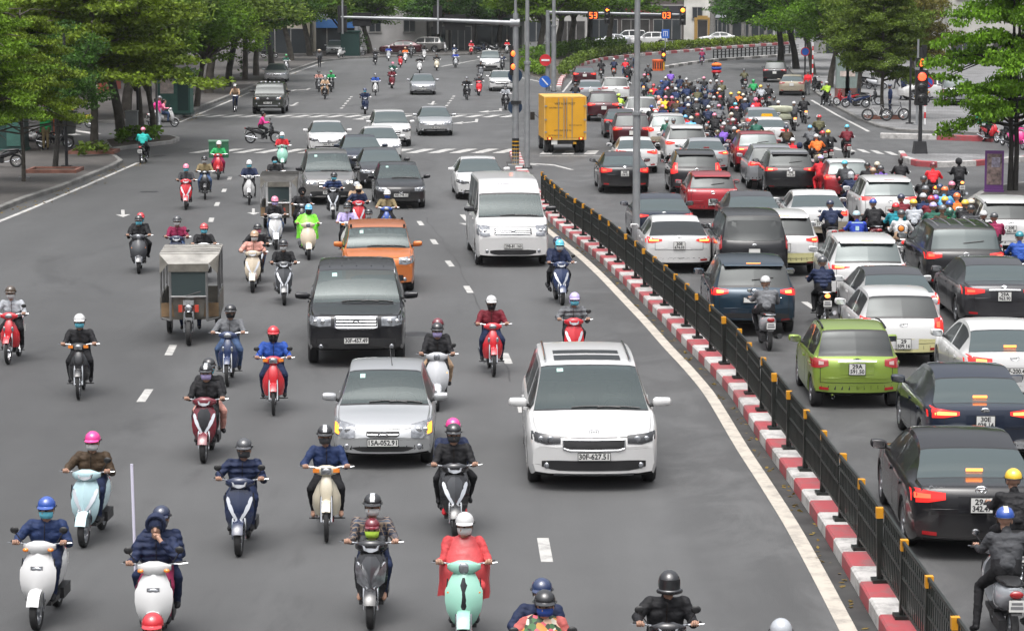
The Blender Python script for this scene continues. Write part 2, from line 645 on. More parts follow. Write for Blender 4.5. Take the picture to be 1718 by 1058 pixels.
# --- left pavements (kerb line traced on the ground)
kerbA = [(-260, 455), (-10, 357), (43, 336), (97, 319), (147, 299), (188, 282), (202, 274), (192, 266), (150, 262)]
slab('pavement', px_poly(kerbA + [(60, 236), (-300, 236)]), .15, PAVE, CONCD)
tag(ribbon([tuple(p) for p in px_poly(kerbA)], .22, 0, .158, [CONCD], 1.0, .008)  .build('kerb', [CONCD], smooth=0), kind='structure')
isl = [(186, 254), (246, 246), (288, 241), (299, 236), (286, 232), (214, 233), (176, 240)]
slab('traffic_island', px_poly(isl), .16, SOIL, CONCD)
tag(ribbon([tuple(p) for p in px_poly(isl + isl[:1])], .2, 0, .168, [CONC], 1.0, .008).build('kerb', [CONC], smooth=0), kind='structure')
kerbB = [(-300, 212), (60, 208), (200, 206), (288, 203), (303, 197), (316, 190), (417, 150), (450, 137), (482, 122), (536, 104), (580, 99), (640, 96.5), (760, 93), (868, 89)]
slab('pavement', px_poly(kerbB) + px_poly([(868, 40), (-700, 40)]), .15, PAVE, CONCD)
tag(ribbon([tuple(p) for p in px_poly(kerbB)], .25, 0, .158, [CONCD], 1.2, .01).build('kerb', [CONCD], smooth=0), kind='structure')
# --- right pavements
kerbC = [(1326, 118), (1345, 140), (1372, 158), (1402, 179), (1440, 200), (1476, 214), (1510, 221), (1600, 224), (1718, 230), (1900, 236)]
slab('pavement', px_poly(kerbC) + px_poly([(1900, 60), (1330, 60)]), .13, PAVEG, CONCD)
tag(ribbon([tuple(p) for p in px_poly(kerbC)], .25, 0, .138, [CONC], 1.2, .01)  .build('kerb', [CONCD], smooth=0), kind='structure')
islD = [(1512, 262), (1519, 272), (1540, 279), (1570, 281), (1630, 279), (1690, 273), (1760, 268), (1760, 262), (1640, 264), (1530, 262)]
slab('traffic_island', px_poly(islD), .14, PAVEG, CONCD)
tag(ribbon([tuple(p) for p in px_poly(islD[:7])], .25, 0, .24, [KWHITE, KRED], 1.7, .005).build('painted_kerb', [KWHITE, KRED], smooth=0), kind='structure')
tag(ribbon([tuple(p) for p in px_poly([(1478, 232), (1560, 234), (1665, 238)])], .3, 0, .26, [KWHITE, KRED], 2.0, .005).build('painted_kerb', [KWHITE, KRED], smooth=0),
 kind='structure')
e0 = G(1620, 346)
eE = [(e0.x + .55, 40), (e0.x + .2, e0.y - 6), (e0.x, e0.y)] + px_poly([(1632, 338), (1657, 322), (1690, 314), (1800, 306)]) + [(60, 112), (60, 40)]
slab('pavement', eE, .14, PAVE, CONCD)
tag(ribbon(eE[:-2], .25, 0, .148, [CONC], 1.2, .01).build('kerb', [CONC], smooth=0), kind='structure')
# --- centre line of the painted median kerb
KZ = [15, 25, 32.1, 35.5, 38.4, 42, 47.6, 50.5, 54.1, 57.9, 61.8, 67.3, 72.4, 77.6, 82, 89, 97, 106, 115]
KX = [4.20, 4.27, 4.27, 4.25, 4.19, 4.09, 3.98, 3.83, 3.58, 3.34, 3.06, 2.66, 2.22, 1.68, 1.25, .78, .40, .10, -.12]
kf = pchip(KZ, KX)
med = [(kf(z) + .24, z) for z in np.arange(18, 115.01, 1.0)]
tag(ribbon(med, .46, 0, .20, [KWHITE, KRED], .85, .004).build('painted_kerb', [KWHITE, KRED], smooth=0), kind='structure')
tag(ribbon([(kf(z) - .34, z) for z in np.arange(18, 104, 1.0)], .21, .004, .004, [MARKY], 1.0).build('edge_line', [MARKY], smooth=0), kind='structure')
# gutter: damp dark strip along the kerb
GUT = pbr('gutter_dirt', (.035, .034, .033), .8, var=.4, vscale=2.0)
tag(ribbon([(kf(z) - .11, z) for z in np.arange(18, 112, 1.0)], .24, .003, .003, [GUT], 1.0).build('gutter', [GUT], smooth=0), kind='structure')
# --- lane markings
mk = MB()
def dash(xf, z0, n, L_=1.5, period=6.0, w_=.16):
 for k in range(n):
  a = z0 + k * period
  p0, p1 = Vector((xf(a), a, .004)), Vector((xf(a + L_), a + L_, .004))
  d = (p1 - p0).normalized()
  nn = Vector((d.y, -d.x, 0)) * w_ / 2
  mk.add([p0 - nn, p0 + nn, p1 + nn, p1 - nn], [(0, 1, 2, 3)])
laneB = pchip([28, 34.3, 47.1, 65.4, 71.4, 77.6, 83.5, 110], [.62, .44, .15, -1.17, -1.79, -2.4, -3.0, -5.4])
laneA = pchip([28, 47.5, 53, 89.6, 95.5, 110], [-6.3, -6.73, -7.0, -10.1, -10.5, -11.6])
dash(laneB, 33.6, 13)
dash(laneA, 46.8, 10)
laneC = pchip([28, 50, 61, 73.4, 90, 110], [8.6, 7.7, 7.0, 5.8, 5.0, 4.9])
dash(laneC, 60.3, 8)
for x0, y0, x1, y1 in ((590, 162, 570, 185), (762, 161, 740, 190), (1125, 150, 1185, 128)):
 a, b = G(x0, y0), G(x1, y1)
 n = int((a - b).length / 3.0)
 for k in range(n):
  p = a.lerp(b, k / n)
  q = a.lerp(b, (k + .4) / n)
  d = (q - p).normalized()
  nn = Vector((d.y, -d.x, 0)) * .09
  mk.add([p - nn + Vector((0, 0, .004)), p + nn + Vector((0, 0, .004)), q + nn + Vector((0, 0, .004)), q - nn + Vector((0, 0, .004))], [(0, 1, 2, 3)])
tag(mk.build('lane_dashes', MARK, smooth=0), kind='structure')
mk = MB()
def line_px(pts, w_, z=.004):
 q = [tuple(p) for p in px_poly(pts)]
 r_ = ribbon(q, w_, z, z, [MARK], 1.5)
 mk.add(r_.v, r_.f)
line_px([(-60, 396), (0, 371), (47, 352), (140, 313), (232, 273)], .17)
line_px([(302, 205), (417, 156), (452, 142)], .18)
line_px([(486, 125), (545, 104), (640, 98)], .16)
line_px([(1361, 168), (1404, 193), (1458, 221)], .18)
line_px([(430, 191), (640, 191), (862, 192)], .28)
line_px([(330, 197), (560, 198)], .12)
line_px([(905, 262), (1060, 262), (1160, 263)], .22)
line_px([(740, 112), (805, 100), (866, 98)], .25)
line_px([(862, 128), (905, 137), (938, 152)], .2)
line_px([(1000, 120), (960, 135), (944, 155)], .15)
tag(mk.build('white_lines', MARK, smooth=0), kind='structure')
mk = MB()
def zebra(px0, px1, py, depth, wbar=.52, gap=.95, skew=.25, dy=0.0, skip=()):
 a, b = G(px0, py), G(px1, py + dy)
 n = int((b - a).length / gap)
 u = (b - a).normalized()
 for k in range(n):
  if k in skip:
   continue
  p = a.lerp(b, k / n)
  f = Vector((skew * depth, depth, 0))
  vs = [p, p + u * wbar, p + u * wbar + f, p + f]
  mk.add([v + Vector((0, 0, .004)) for v in vs], [(0, 1, 2, 3)])
zebra(315, 862, 257, 3.0)
zebra(310, 866, 197, 2.6)
zebra(905, 1200, 259, 2.6, skew=.1)
zebra(1380, 1520, 250, 2.5, skew=.0, dy=12)
zebra(20, 190, 232, 5.0, wbar=.5, gap=1.0, skew=-.5, dy=-8)
tag(mk.build('zebra_crossing', MARK, smooth=0), kind='structure')
mk = MB()
def arrow(px, py, L_=5.0, turn=0, rot=0.0, s=1.0):
 """lane arrow lying on the road; turn -1/1 = bent head"""
 g = G(px, py)
 if turn == 0:
  poly = [(-.08, 0), (.08, 0), (.08, L_ - 1.4), (.35, L_ - 1.4), (0, L_), (-.35, L_ - 1.4), (-.08, L_ - 1.4)]
  polys = [poly[:3] + poly[6:], [poly[3], poly[4], poly[5]]]
 else:
  k = turn
  polys = [[(-.09, 0), (.09, 0), (.09, L_ * .62), (-.09, L_ * .62 + .5)], [(.09 * k, L_ * .5), (.09 * k, L_ * .5 + .9), (.75 * k, L_ * .72 + .8), (.75 * k, L_ * .72 + .2)],
     [(.7 * k, L_ * .52), (1.35 * k, L_ * .95), (.7 * k, L_ * 1.0)]]
 ca, sa = math.cos(rot), math.sin(rot)
 for q in polys:
  vs = [(g.x + (x * ca - y * sa) * s, g.y + (x * sa + y * ca) * s, .004) for x, y in q]
  if sum(vs[i][0] * vs[(i + 1) % len(vs)][1] - vs[(i + 1) % len(vs)][0] * vs[i][1] for i in range(len(vs))) < 0:
   vs = vs[::-1]
  mk.add(vs, [tuple(range(len(vs)))])
arrow(206, 352, 4.0, 0, PI + .15, .7)
arrow(425, 350, 4.0, 0, PI + .1, .6)
arrow(960, 285, 5.0, -1, R(14))
arrow(985, 350, 4.5, -1, R(10))
arrow(640, 192, 6.0, 1, PI)
arrow(728, 170, 5.0, 0, PI)
arrow(500, 172, 5.0, 0, PI)
arrow(575, 250, 5.0, 0, PI)
arrow(800, 200, 5, 1, PI)
arrow(520, 148, 5.0, 1, PI)
arrow(840, 182, 5, 1, PI)
arrow(775, 360, 4.5, 0, PI + .1)
tag(mk.build('lane_arrows', MARK, smooth=0), kind='structure')
# --- planted median far behind, with its kerb
plant = px_poly([(937, 152), (941, 138), (952, 124), (972, 111), (1010, 101.5), (1070, 94.5), (1150, 88), (1230, 81), (1330, 74)]) + \
 px_poly([(1330, 68), (1150, 77), (990, 84), (868, 92), (866, 112), (880, 127), (906, 135.5)])
slab('planted_median', plant, .2, SOIL, CONC)
tag(ribbon(plant[:9], .35, 0, .28, [KWHITE, KRED], 2.2, .01).build('painted_kerb', [KWHITE, KRED], smooth=0), kind='structure')
tag(ribbon(px_poly([(1110, 116), (1160, 108), (1200, 103), (1300, 96), (1380, 91)]), .5, 0, .25, [KWHITE, CONCD], 2.2, .01).build('painted_kerb', [KWHITE, CONCD], smooth=0),
 kind='structure')
# tar seams and older darker patches in the surface
TAR = pbr('tar_seam', (.046, .046, .046), .6, var=.3)
sm = MB()
for pts in ([(858, 640), (806, 520), (768, 440), (712, 362)], [(1290, 720), (1225, 560), (1190, 500)]):
 q = [Vector((p[0], p[1], 0)) for p in px_poly(pts)]
 pp = []
 for a, b in zip(q, q[1:]):
  n = max(2, int((b - a).length / .6))
  for k in range(n):
   p = a.lerp(b, k / n)
   o = noise.noise(Vector((p.x * 1.3, p.y * .5, 3))) * .09
   pp.append((p.x + o, p.y))
 r_ = ribbon(pp, .035, .002, .002, [TAR], 1.2)
 sm.add(r_.v, r_.f)
tag(sm.build('tar_seam', TAR, smooth=0), kind='structure')
# ------------------------------------------------------------------ trees
def foliage(name, rough=.55):
 m, t, b = newmat(name)
 N, Lk = t.nodes.new, t.links.new
 oi = N('ShaderNodeObjectInfo')
 geo = N('ShaderNodeNewGeometry')
 tc = N('ShaderNodeTexCoord')
 n = N('ShaderNodeTexNoise')
 n.inputs['Scale'].default_value = .55
 n.inputs['Detail'].default_value = 3
 Lk(tc.outputs['Object'], n.inputs['Vector'])
 ad = N('ShaderNodeMath')
 ad.operation = 'MULTIPLY_ADD'
 ad.inputs[1].default_value = .55
 Lk(geo.outputs['Random Per Island'], ad.inputs[0])
 Lk(n.outputs['Fac'], ad.inputs[2])
 cr = N('ShaderNodeValToRGB')
 e = cr.color_ramp.elements
 e[0].position, e[0].color = .32, (.36, .46, .36, 1)
 e[1].position, e[1].color = 1.05 if False else 1.0, (1.75, 1.80, .85, 1)
 x = cr.color_ramp.elements.new(.68)
 x.color = (1.1, 1.08, .82, 1)
 Lk(ad.outputs[0], cr.inputs['Fac'])
 mx = N('ShaderNodeMix')
 mx.data_type = 'RGBA'
 mx.blend_type = 'MULTIPLY'
 mx.inputs['Factor'].default_value = 1
 Lk(oi.outputs['Color'], mx.inputs['A'])
 Lk(cr.outputs['Color'], mx.inputs['B'])
 Lk(mx.outputs['Result'], b.inputs['Base Color'])
 b.inputs['Roughness'].default_value = rough
 b.inputs['Specular IOR Level'].default_value = .15
 tr = N('ShaderNodeBsdfTranslucent')
 Lk(mx.outputs['Result'], tr.inputs['Color'])
 ms = N('ShaderNodeMixShader')
 ms.inputs[0].default_value = .28
 Lk(b.outputs[0], ms.inputs[1])
 Lk(tr.outputs[0], ms.inputs[2])
 out = [q for q in t.nodes if q.type == 'OUTPUT_MATERIAL'][0]
 Lk(ms.outputs[0], out.inputs['Surface'])
 return m
LEAF = foliage('leaves')
BARK = pbr('bark', (.075, .066, .055), .9, var=.4, vscale=4, bump=.6, bscale=14)
BARKD = pbr('damp_bark', (.028, .026, .023), .9, var=.4, vscale=4, bump=.6, bscale=14)
def leaf_mesh(name, centres, size, rng, flat=0.0, drop=.0):
 """many small leaf faces about the given points: (centre, spread xyz, count)"""
 V, n_ = [], 0
 for c, s, k in centres:
  p = rng.normal(0, 1, (k, 3))
  p /= np.maximum(1e-6, np.linalg.norm(p, axis=1))[:, None]
  p *= (rng.random((k, 1)) ** .45) * np.array(s)
  p += np.array(c)
  a = rng.normal(0, 1, (k, 3))
  a[:, 2] *= (1 - flat)
  a /= np.linalg.norm(a, axis=1)[:, None]
  b = rng.normal(0, 1, (k, 3))
  b[:, 2] *= (1 - flat)
  b -= a * (a * b).sum(1)[:, None]
  b /= np.linalg.norm(b, axis=1)[:, None]
  sz = size * (.6 + .8 * rng.random((k, 1)))
  a, b = a * sz, b * sz * .55
  q = np.stack([p - a, p - b * 1.0 + a * .1, p + a, p + b + a * .1], 1)
  V.append(q.reshape(-1, 3))
  n_ += k
 V = np.concatenate(V)
 me = bpy.data.meshes.new(name)
 me.vertices.add(len(V))
 me.vertices.foreach_set('co', V.ravel())
 me.loops.add(4 * n_)
 me.loops.foreach_set('vertex_index', np.arange(4 * n_))
 me.polygons.add(n_)
 me.polygons.foreach_set('loop_start', np.arange(0, 4 * n_, 4))
 me.materials.append(LEAF)
 me.update(calc_edges=True)
 return me
def tree_mesh(kind, seed):
 """trunk and crown meshes of a tree about 8 m tall"""
 rng = np.random.default_rng(seed)
 rd = random.Random(seed)
 t = MB()
 cs = []
 if kind == 'layered':
  t.tube([(0, 0, -.1), (.05, .02, 1.5), (-.05, .06, 3.2), (.04, 0, 5.4), (0, .04, 8.0)], [.15, .12, .10, .075, .02], 10)
  z = 2.7
  while z < 8:
   R_ = 3.3 * (1 - max(0, (z - 3.0) / 5.8) ** 3) + .4
   nb = 7
   a0 = rd.random() * 6
   for k in range(nb):
    a = a0 + 2 * PI * k / nb + rd.uniform(-.35, .35)
    L_ = R_ * rd.uniform(.6, 1.15)
    zb = z + rd.uniform(-.28, .28)
    up, dr = rd.uniform(.10, .24), rd.uniform(.05, .12)
    rise = lambda q: up * L_ * q - dr * (L_ * q) ** 2 * .6
    e = Vector((math.cos(a) * L_, math.sin(a) * L_, zb + rise(1)))
    t.tube([(0, 0, zb - .2), (e.x * .5, e.y * .5, zb + rise(.5)), e], [.05, .032, .012], 5)
    for q in np.linspace(.25, 1.0, 6):
     sp = .22 + .36 * q
     for r_ in range(3):
      o = rd.uniform(-1, 1) * .65 * q
      cs.append(((e.x * q - math.sin(a) * o, e.y * q + math.cos(a) * o, zb + rise(q) + rd.uniform(-.14, .22)), (sp * 1.15, sp * 1.15, .16), int(32 + 34 * q)))
   z += rd.uniform(.72, .98)
  cm = leaf_mesh('crown', cs, .086, rng, .15)
 else:
  lean = rd.uniform(-.5, .5)
  t.tube([(0, 0, -.1), (lean * .3, .05, 1.0), (lean * .8, .0, 2.2), (lean, .1, 3.4)], [.20, .16, .14, .11], 10)
  top = Vector((lean, .1, 3.2))
  for k in range(13):
   a = 2 * PI * k / 13 + rd.uniform(-.3, .3)
   L_ = rd.uniform(1.5, 3.0)
   zz = rd.uniform(-.2, 3.4)
   e = top + Vector((math.cos(a) * L_, math.sin(a) * L_, zz))
   t.tube([top - Vector((0, 0, rd.uniform(.1, 1.0))), top + Vector((math.cos(a) * L_ * .5, math.sin(a) * L_ * .5, zz * .45)), e], [.08, .05, .018], 6)
   for q in range(8):
    c = top.lerp(e, rd.uniform(.4, 1.15)) + Vector((rd.uniform(-.7, .7), rd.uniform(-.7, .7), rd.uniform(-.5, .8)))
    s = rd.uniform(.45, .85)
    cs.append((tuple(c), (s * 1.3, s * 1.3, s * .5), int(88 * s + 62)))
  for q in range(20):
   a, rr = rd.uniform(0, 2 * PI), rd.uniform(.2, 2.8)
   c = top + Vector((math.cos(a) * rr, math.sin(a) * rr, rd.uniform(1.2, 4.6) - rr * .5))
   s = rd.uniform(.5, .9)
   cs.append((tuple(c), (s * 1.3, s * 1.3, s * .55), int(92 * s + 70)))
  cm = leaf_mesh('crown', cs, .094, rng, .15)
 return t.mesh('trunk', [BARK], 60), cm
_tm = {}
GREENS = {'mid': (.066, .125, .024), 'bright': (.090, .155, .024), 'yellow': (.108, .155, .028), 'dark': (.040, .088, .028), 'brown': (.094, .084, .036), 'olive': (.078, .115, .032), 'rust': (.150, .060, .030), 'fresh': (.105, .205, .028)}
def tree(kind, px, py, label, tint='mid', h=8.0, spread=1.0, seed=1, z=0.15, bark=None, pos=None, group='street trees', lift=0.0):
 k = (kind, seed)
 if k not in _tm:
  _tm[k] = tree_mesh(kind, seed * 31 + (7 if kind == 'layered' else 0))
 tm, cm = _tm[k]
 g = pos or G(px, py)
 r = empty('tree', label, 'tree', (g.x, g.y, z), random.uniform(0, 6.28), group)
 s = h / 8.0
 r.scale = (s * spread * 1.22, s * spread * 1.22, s)
 a = link('trunk', tm, r)
 if bark:
  a.material_slots[0].link = 'OBJECT'
  a.material_slots[0].material = bark
 c = link('crown', cm, r)
 c.color = (*GREENS[tint], 1)
 c.location.z = lift / s
 a.scale.z = 1 + lift / 3.2
 return r
TL = [  # kind, px, py, tint, height, spread, seed, words
 ('layered', -22, 330, 'bright', 5.4, .80, 1, 'leafy yellow-green tree cut off by the frame edge above the parked black motorbike'),
 ('layered', 40, 311, 'yellow', 5.2, .72, 2, 'slim young tree beside a steel post on the kerb pavement'),
 ('round', 92, 291, 'dark', 5.8, .72, 1, 'dark leaning tree in a brick planting square near the kerb'),
 ('layered', 158, 258, 'yellow', 9.0, 1.0, 3, 'tall layered yellow-green tree beside the low brick flower bed'),
 ('round', 206, 241, 'olive', 9.5, .95, 2, 'tall olive-green tree standing on the traffic island with shrubs'),
 ('round', 240, 238, 'mid', 7.2, .85, 3, 'slanting tree on the traffic island beside the steel cabinet'),
 ('round', 262, 236, 'bright', 7.0, .80, 1, 'bright green round tree at the tip of the traffic island'),
 ('layered', 22, 238, 'rust', 7.6, 1.0, 3, 'reddish brown tree in front of the brick-red house'),
 ('round', 330, 183, 'bright', 7.5, .9, 2, 'bright green tree beside the green kiosk'),
 ('round', 300, 186, 'mid', 9.5, .95, 3, 'tall tree behind the green kiosk'),
 ('round', 120, 205, 'olive', 10.5, 1.1, 1, 'big olive tree behind the stone planter'),
 ('round', 210, 202, 'mid', 10.0, 1.1, 2, 'big mid-green tree across the side street'),
 ('round', 382, 149, 'dark', 9.5, 1.0, 1, 'dark green tree with leaning trunk near the cyclist'),
 ('layered', 411, 137, 'mid', 10, 1.05, 1, 'layered tree with ivy round its trunk beside the off-roader'),
 ('round', 350, 160, 'olive', 10.5, 1.05, 3, 'olive tree set back from the kerb beyond the cyclist'),
 ('round', 430, 130, 'yellow', 9.0, 1.0, 2, 'yellow-green tree right behind the parked silver sedan'.replace('right ', '')),
 ('round', 456, 117, 'dark', 9.5, 1.0, 3, 'dark tree with shrub at its foot beyond the parked silver sedan'),
 ('round', 489, 104, 'mid', 10.0, 1.1, 1, 'green tree beside the far pavement walker'),
 ('round', 520, 96, 'olive', 10.5, 1.1, 2, 'olive-green tree at the bend of the far kerb'),
 ('round', 578, 92, 'dark', 9.5, 1.0, 3, 'dark tree with strongly leaning trunk before the blue shop'),
 ('round', 622, 92, 'mid', 9.0, 1.25, 1, 'green tree with shrub at its foot before the white wall'),
 ('round', 728, 88, 'dark', 9.0, 1.2, 2, 'dark tree beside the maroon sedan under the signal gantry'),
 ('round', 792, 84, 'olive', 10.5, 1.0, 3, 'thin olive tree before the grey shops'),
 ('round', 838, 84, 'bright', 10.5, 1.1, 1, 'light green tree beyond the signal post'),
 ('round', 905, 103, 'bright', 11.5, 1.1, 2, 'tree at the front end of the planted median'),
 ('round', 934, 98, 'mid', 12, 1.1, 3, 'second tree of the planted median behind the no entry sign'),
 ('round', 958, 92, 'mid', 12, 1.1, 1, 'median tree under the countdown fifty-three'),
 ('round', 986, 88, 'dark', 12, 1.05, 2, 'dark median tree under the arrow signal'),
 ('round', 1022, 84, 'mid', 12, 1.1, 3, 'last median tree before the lamp post'),
 ('layered', 1694, 326, 'fresh', 8.2, .56, 2, 'fresh green tree with flat leaf tiers and two trunks beside the purple poster'),
 ('round', 1437, 182, 'olive', 7.8, .78, 1, 'olive-brown tree shading the grey-green cabinets'),
 ('layered', 1480, 202, 'olive', 7.2, .72, 1, 'layered olive tree with bicycles leaning at its foot'),
 ('round', 1336, 118, 'dark', 11.0, 1.05, 2, 'dark tree beside the black crossover driving off'),
 ('round', 1392, 150, 'mid', 8.5, 1.0, 3, 'green tree between dark tree and cabinets'),
 ('round', 1365, 128, 'fresh', 9.5, .95, 1, 'fresh green tree by the striped post'),
 ('round', 1530, 170, 'brown', 7.6, .7, 3, 'brownish thin tree behind the red signal'),
 ('round', 1310, 104, 'dark', 10.5, 1.1, 3, 'dark tree where the far railing ends'),
 ('round', 1500, 120, 'olive', 9.0, 1.1, 2, 'olive tree before the concrete building'),
]
for kd, px, py, tint, h, sp, sd, lb in TL:
 t_ = tree(kd, px, py, lb, tint, h, sp, sd, .14, BARKD if tint == 'dark' or 'two trunks' in lb else None, lift={-22: 1.0, 40: .7, 92: .3}.get(px, .35 if px < 560 else 0))
 if 'two trunks' in lb:
  t_.rotation_euler.z = .4
  k_ = link('trunk', _tm[(kd, sd)][0], t_)
  k_.location = (.26, -.10, 0)
  k_.material_slots[0].link = 'OBJECT'
  k_.material_slots[0].material = BARKD
def palm(px, py, h, r, label):
 g = G(px, py)
 o = empty('palm_tree', label, 'palm', (g.x, g.y, 0), 0, 'palms by the far building')
 m = MB()
 m.tube([(0, 0, 0), (.03, 0, h * .3), (0, .02, h * .7), (0, 0, h)], [r * 1.2, r, r * .9, r * .6], 12)
 m.build('trunk', pbr('palm_bark', (.17, .165, .155), .85, var=.3, vscale=3), o)
 cs = []
 for k in range(13):
  a = 2 * PI * k / 13
  for q in np.linspace(.15, 1, 9):
   cs.append(((math.cos(a) * 2.6 * q, math.sin(a) * 2.6 * q, h + .9 * q - 1.7 * q * q), (.22, .22, .16), 12))
 c = link('crown', leaf_mesh('crown', cs, .22, np.random.default_rng(5), .3), o)
 c.color = (*GREENS['mid'], 1)
for px, w_, lb in ((1195, .34, 'thick grey palm trunk beside the white building with gold doorway'), (1226, .20, 'thin palm trunk beside the dark entrance'), (1246, .2, 'palm trunk before the blue-banded house'),
     (1258, .2, 'palm trunk next past the blue-banded house front'), (1284, .2, 'palm trunk nearest to the dark tree by the railing'.replace('nearest to', 'next to'))):
 palm(px, 71, 11 + w_ * 4, w_, lb)
# hedges and shrubs
def hedge(name, label, pts, w_, h, tint, cat='hedge', z0=.2, n=1.0):
 rng = np.random.default_rng(len(pts) * 13 + int(h * 100))
 cs = []
 for a, b in zip(pts, pts[1:]):
  a, b = Vector(a), Vector(b)
  k = max(1, int((b - a).length / .5))
  for i in range(k):
   p = a.lerp(b, i / k)
   cs.append(((p.x + rng.uniform(-.2, .2), p.y + rng.uniform(-w_, w_) * .4, z0 + h * .55 + rng.uniform(-.1, .1)), (.5, w_ / 2, h * .5), int(60 * n)))
 o = link(name, leaf_mesh(name, cs, .13, rng, .2))
 o.color = (*GREENS[tint], 1)
 return tag(o, label, cat, 'planting')
def gp(px, py):
 p = G(px, py)
 return (p.x, p.y, 0)
hedge('hedge', 'long clipped yellow-green hedge along the far median', [gp(1072, 91.5), gp(1110, 89), gp(1150, 85.5), gp(1200, 81.5), gp(1250, 78), gp(1330, 72.5)], 1.2, 1.0, 'yellow', n=1.2)
hedge('shrub_border', 'dark shrub border along the near side of the planted median', [gp(945, 132), gp(955, 120), gp(975, 109), gp(1010, 99.5), gp(1065, 93)], 1.6, 1.0, 'olive')
hedge('shrub_bed', 'bright green shrubs at the front tip of the planted median', [gp(876, 122), gp(888, 125), gp(902, 130), gp(915, 133)], 2.6, 1.1, 'bright')
hedge('shrub_bed', 'taller dark shrubs under the median trees', [gp(875, 108), gp(905, 106), gp(935, 101), gp(985, 92), gp(1050, 87)], 3.0, 1.5, 'mid')
hedge('shrub_bed', 'low shrubs on the traffic island', [gp(200, 246), gp(222, 243), gp(246, 241), gp(268, 239)], 1.6, .7, 'mid', z0=.16)
hedge('flower_bed', 'low plants in the brick bed at the foot of the layered yellow-green tree', [gp(140, 268), gp(160, 266), gp(188, 264)], 1.0, .6, 'olive', z0=.15)
hedge('ivy_shrub', 'dark ivy shrub at the foot of the tree beyond the parked silver sedan', [gp(452, 112), gp(462, 112)], 1.2, 2.6, 'dark')
hedge('ivy_shrub', 'leafy shrub at the foot of the green tree before the white wall', [gp(606, 93), gp(624, 93)], 1.2, 2.4, 'dark')
hedge('shrub', 'dense dark shrub beside the green kiosk', [gp(312, 186), gp(326, 185)], 1.8, 2.6, 'dark')
hedge('ivy_shrub', 'ivy round the trunk beside the dark off-roader', [gp(409, 136), gp(415, 136)], .8, 2.2, 'dark')
for px, py, lb in ((158, 262, 'low brick edging round the layered yellow-green tree'), (92, 294, 'low brick edging round the dark leaning tree'), (1482, 203, 'low concrete edging round the layered olive tree')):
 g = G(px, py)
 m = MB()
 for sx, sy, lx, ly in ((0, -.9, 2.0, .12), (0, .9, 2.0, .12), (-.94, 0, .12, 1.68), (.94, 0, .12, 1.68)):
  m.box((sx, sy, .21), (lx, ly, .14))
 m.box((0, 0, .15), (1.76, 1.68, .1), 1)
 o = tag(m.build('planting_bed', [pbr('brick_edge', (.17, .075, .055), .85, var=.3), SOIL], smooth=0), lb, 'planting bed', 'planting')
 o.location = (g.x, g.y, .0)
# ------------------------------------------------------------------ median railing
RAIL = pbr('railing_black', (.012, .015, .013), .5, .1, var=.5, vscale=3)
CAPY = pbr('reflector_yellow', (.58, .26, .012), .5, var=.25, vscale=5)
fence = empty('median_railing', 'long black railing with yellow post caps on the red and white kerb', 'railing')
zz = [z for z in np.arange(18.6, 89.5, 1.86)]
pm = MB()
pm.box((0, 0, .46), (.075, .075, .92))
pm.box((0, 0, .02), (.24, .20, .04))
pm.add([(-.11, 0, .04), (.11, 0, .04), (.035, 0, .22), (-.035, 0, .22)], [(0, 1, 2, 3)])
post_me = pm.mesh('post', [RAIL], 0)
cm_ = MB()
cm_.box((0, 0, .86), (.088, .088, .13))
cap_me = cm_.mesh('reflector_cap', [CAPY], 0)
fp = [Vector((kf(z) + .26, z, .20)) for z in zz]
for i, p in enumerate(fp):
 o = link('post', post_me, fence)
 o.location = p
 d = (fp[min(i + 1, len(fp) - 1)] - fp[max(i - 1, 0)])
 a = math.atan2(d.y, d.x)
 o.rotation_euler = (R(random.gauss(0, .9)), R(random.gauss(0, .9)), a)
 link('reflector_cap', cap_me, o)
pl = MB()
L_ = 1.78
for z in (.16, .50, .74, .90):
 pl.box((L_ / 2 + .04, 0, z), (L_, .03, .032 if z < .9 else .045))
for k in range(13):
 pl.box((.04 + L_ * (k + .5) / 13, 0, .53), (.026, .016, .74))
pan_me = pl.mesh('panel', [RAIL], 0)
for a, b in zip(fp, fp[1:]):
 o = link('panel', pan_me, fence)
 o.location = a
 o.rotation_euler = (R(random.gauss(0, 1.0)), R(random.gauss(0, .35)), math.atan2((b - a).y, (b - a).x) + R(random.gauss(0, .4)))
 o.scale = ((b - a).length / 1.86, 1, 1)
fr = empty('low_railing', 'low dark railing along the far separator', 'railing')
q = [Vector(gp(x, y)) for x, y in ((1197, 102.5), (1230, 100), (1264, 97.6), (1300, 95.4), (1340, 93))]
for a, b in zip(q, q[1:]):
 m = MB()
 n = 5
 for k in range(n):
  p = a.lerp(b, k / n)
  m.box((p.x, p.y, .65), (.12, .12, .9))
 for z in (.55, .85, 1.08):
  m.tube([a + Vector((0, 0, z)), b + Vector((0, 0, z))], .035, 5)
 m.build('rail_section', [RAIL], fr, 0)
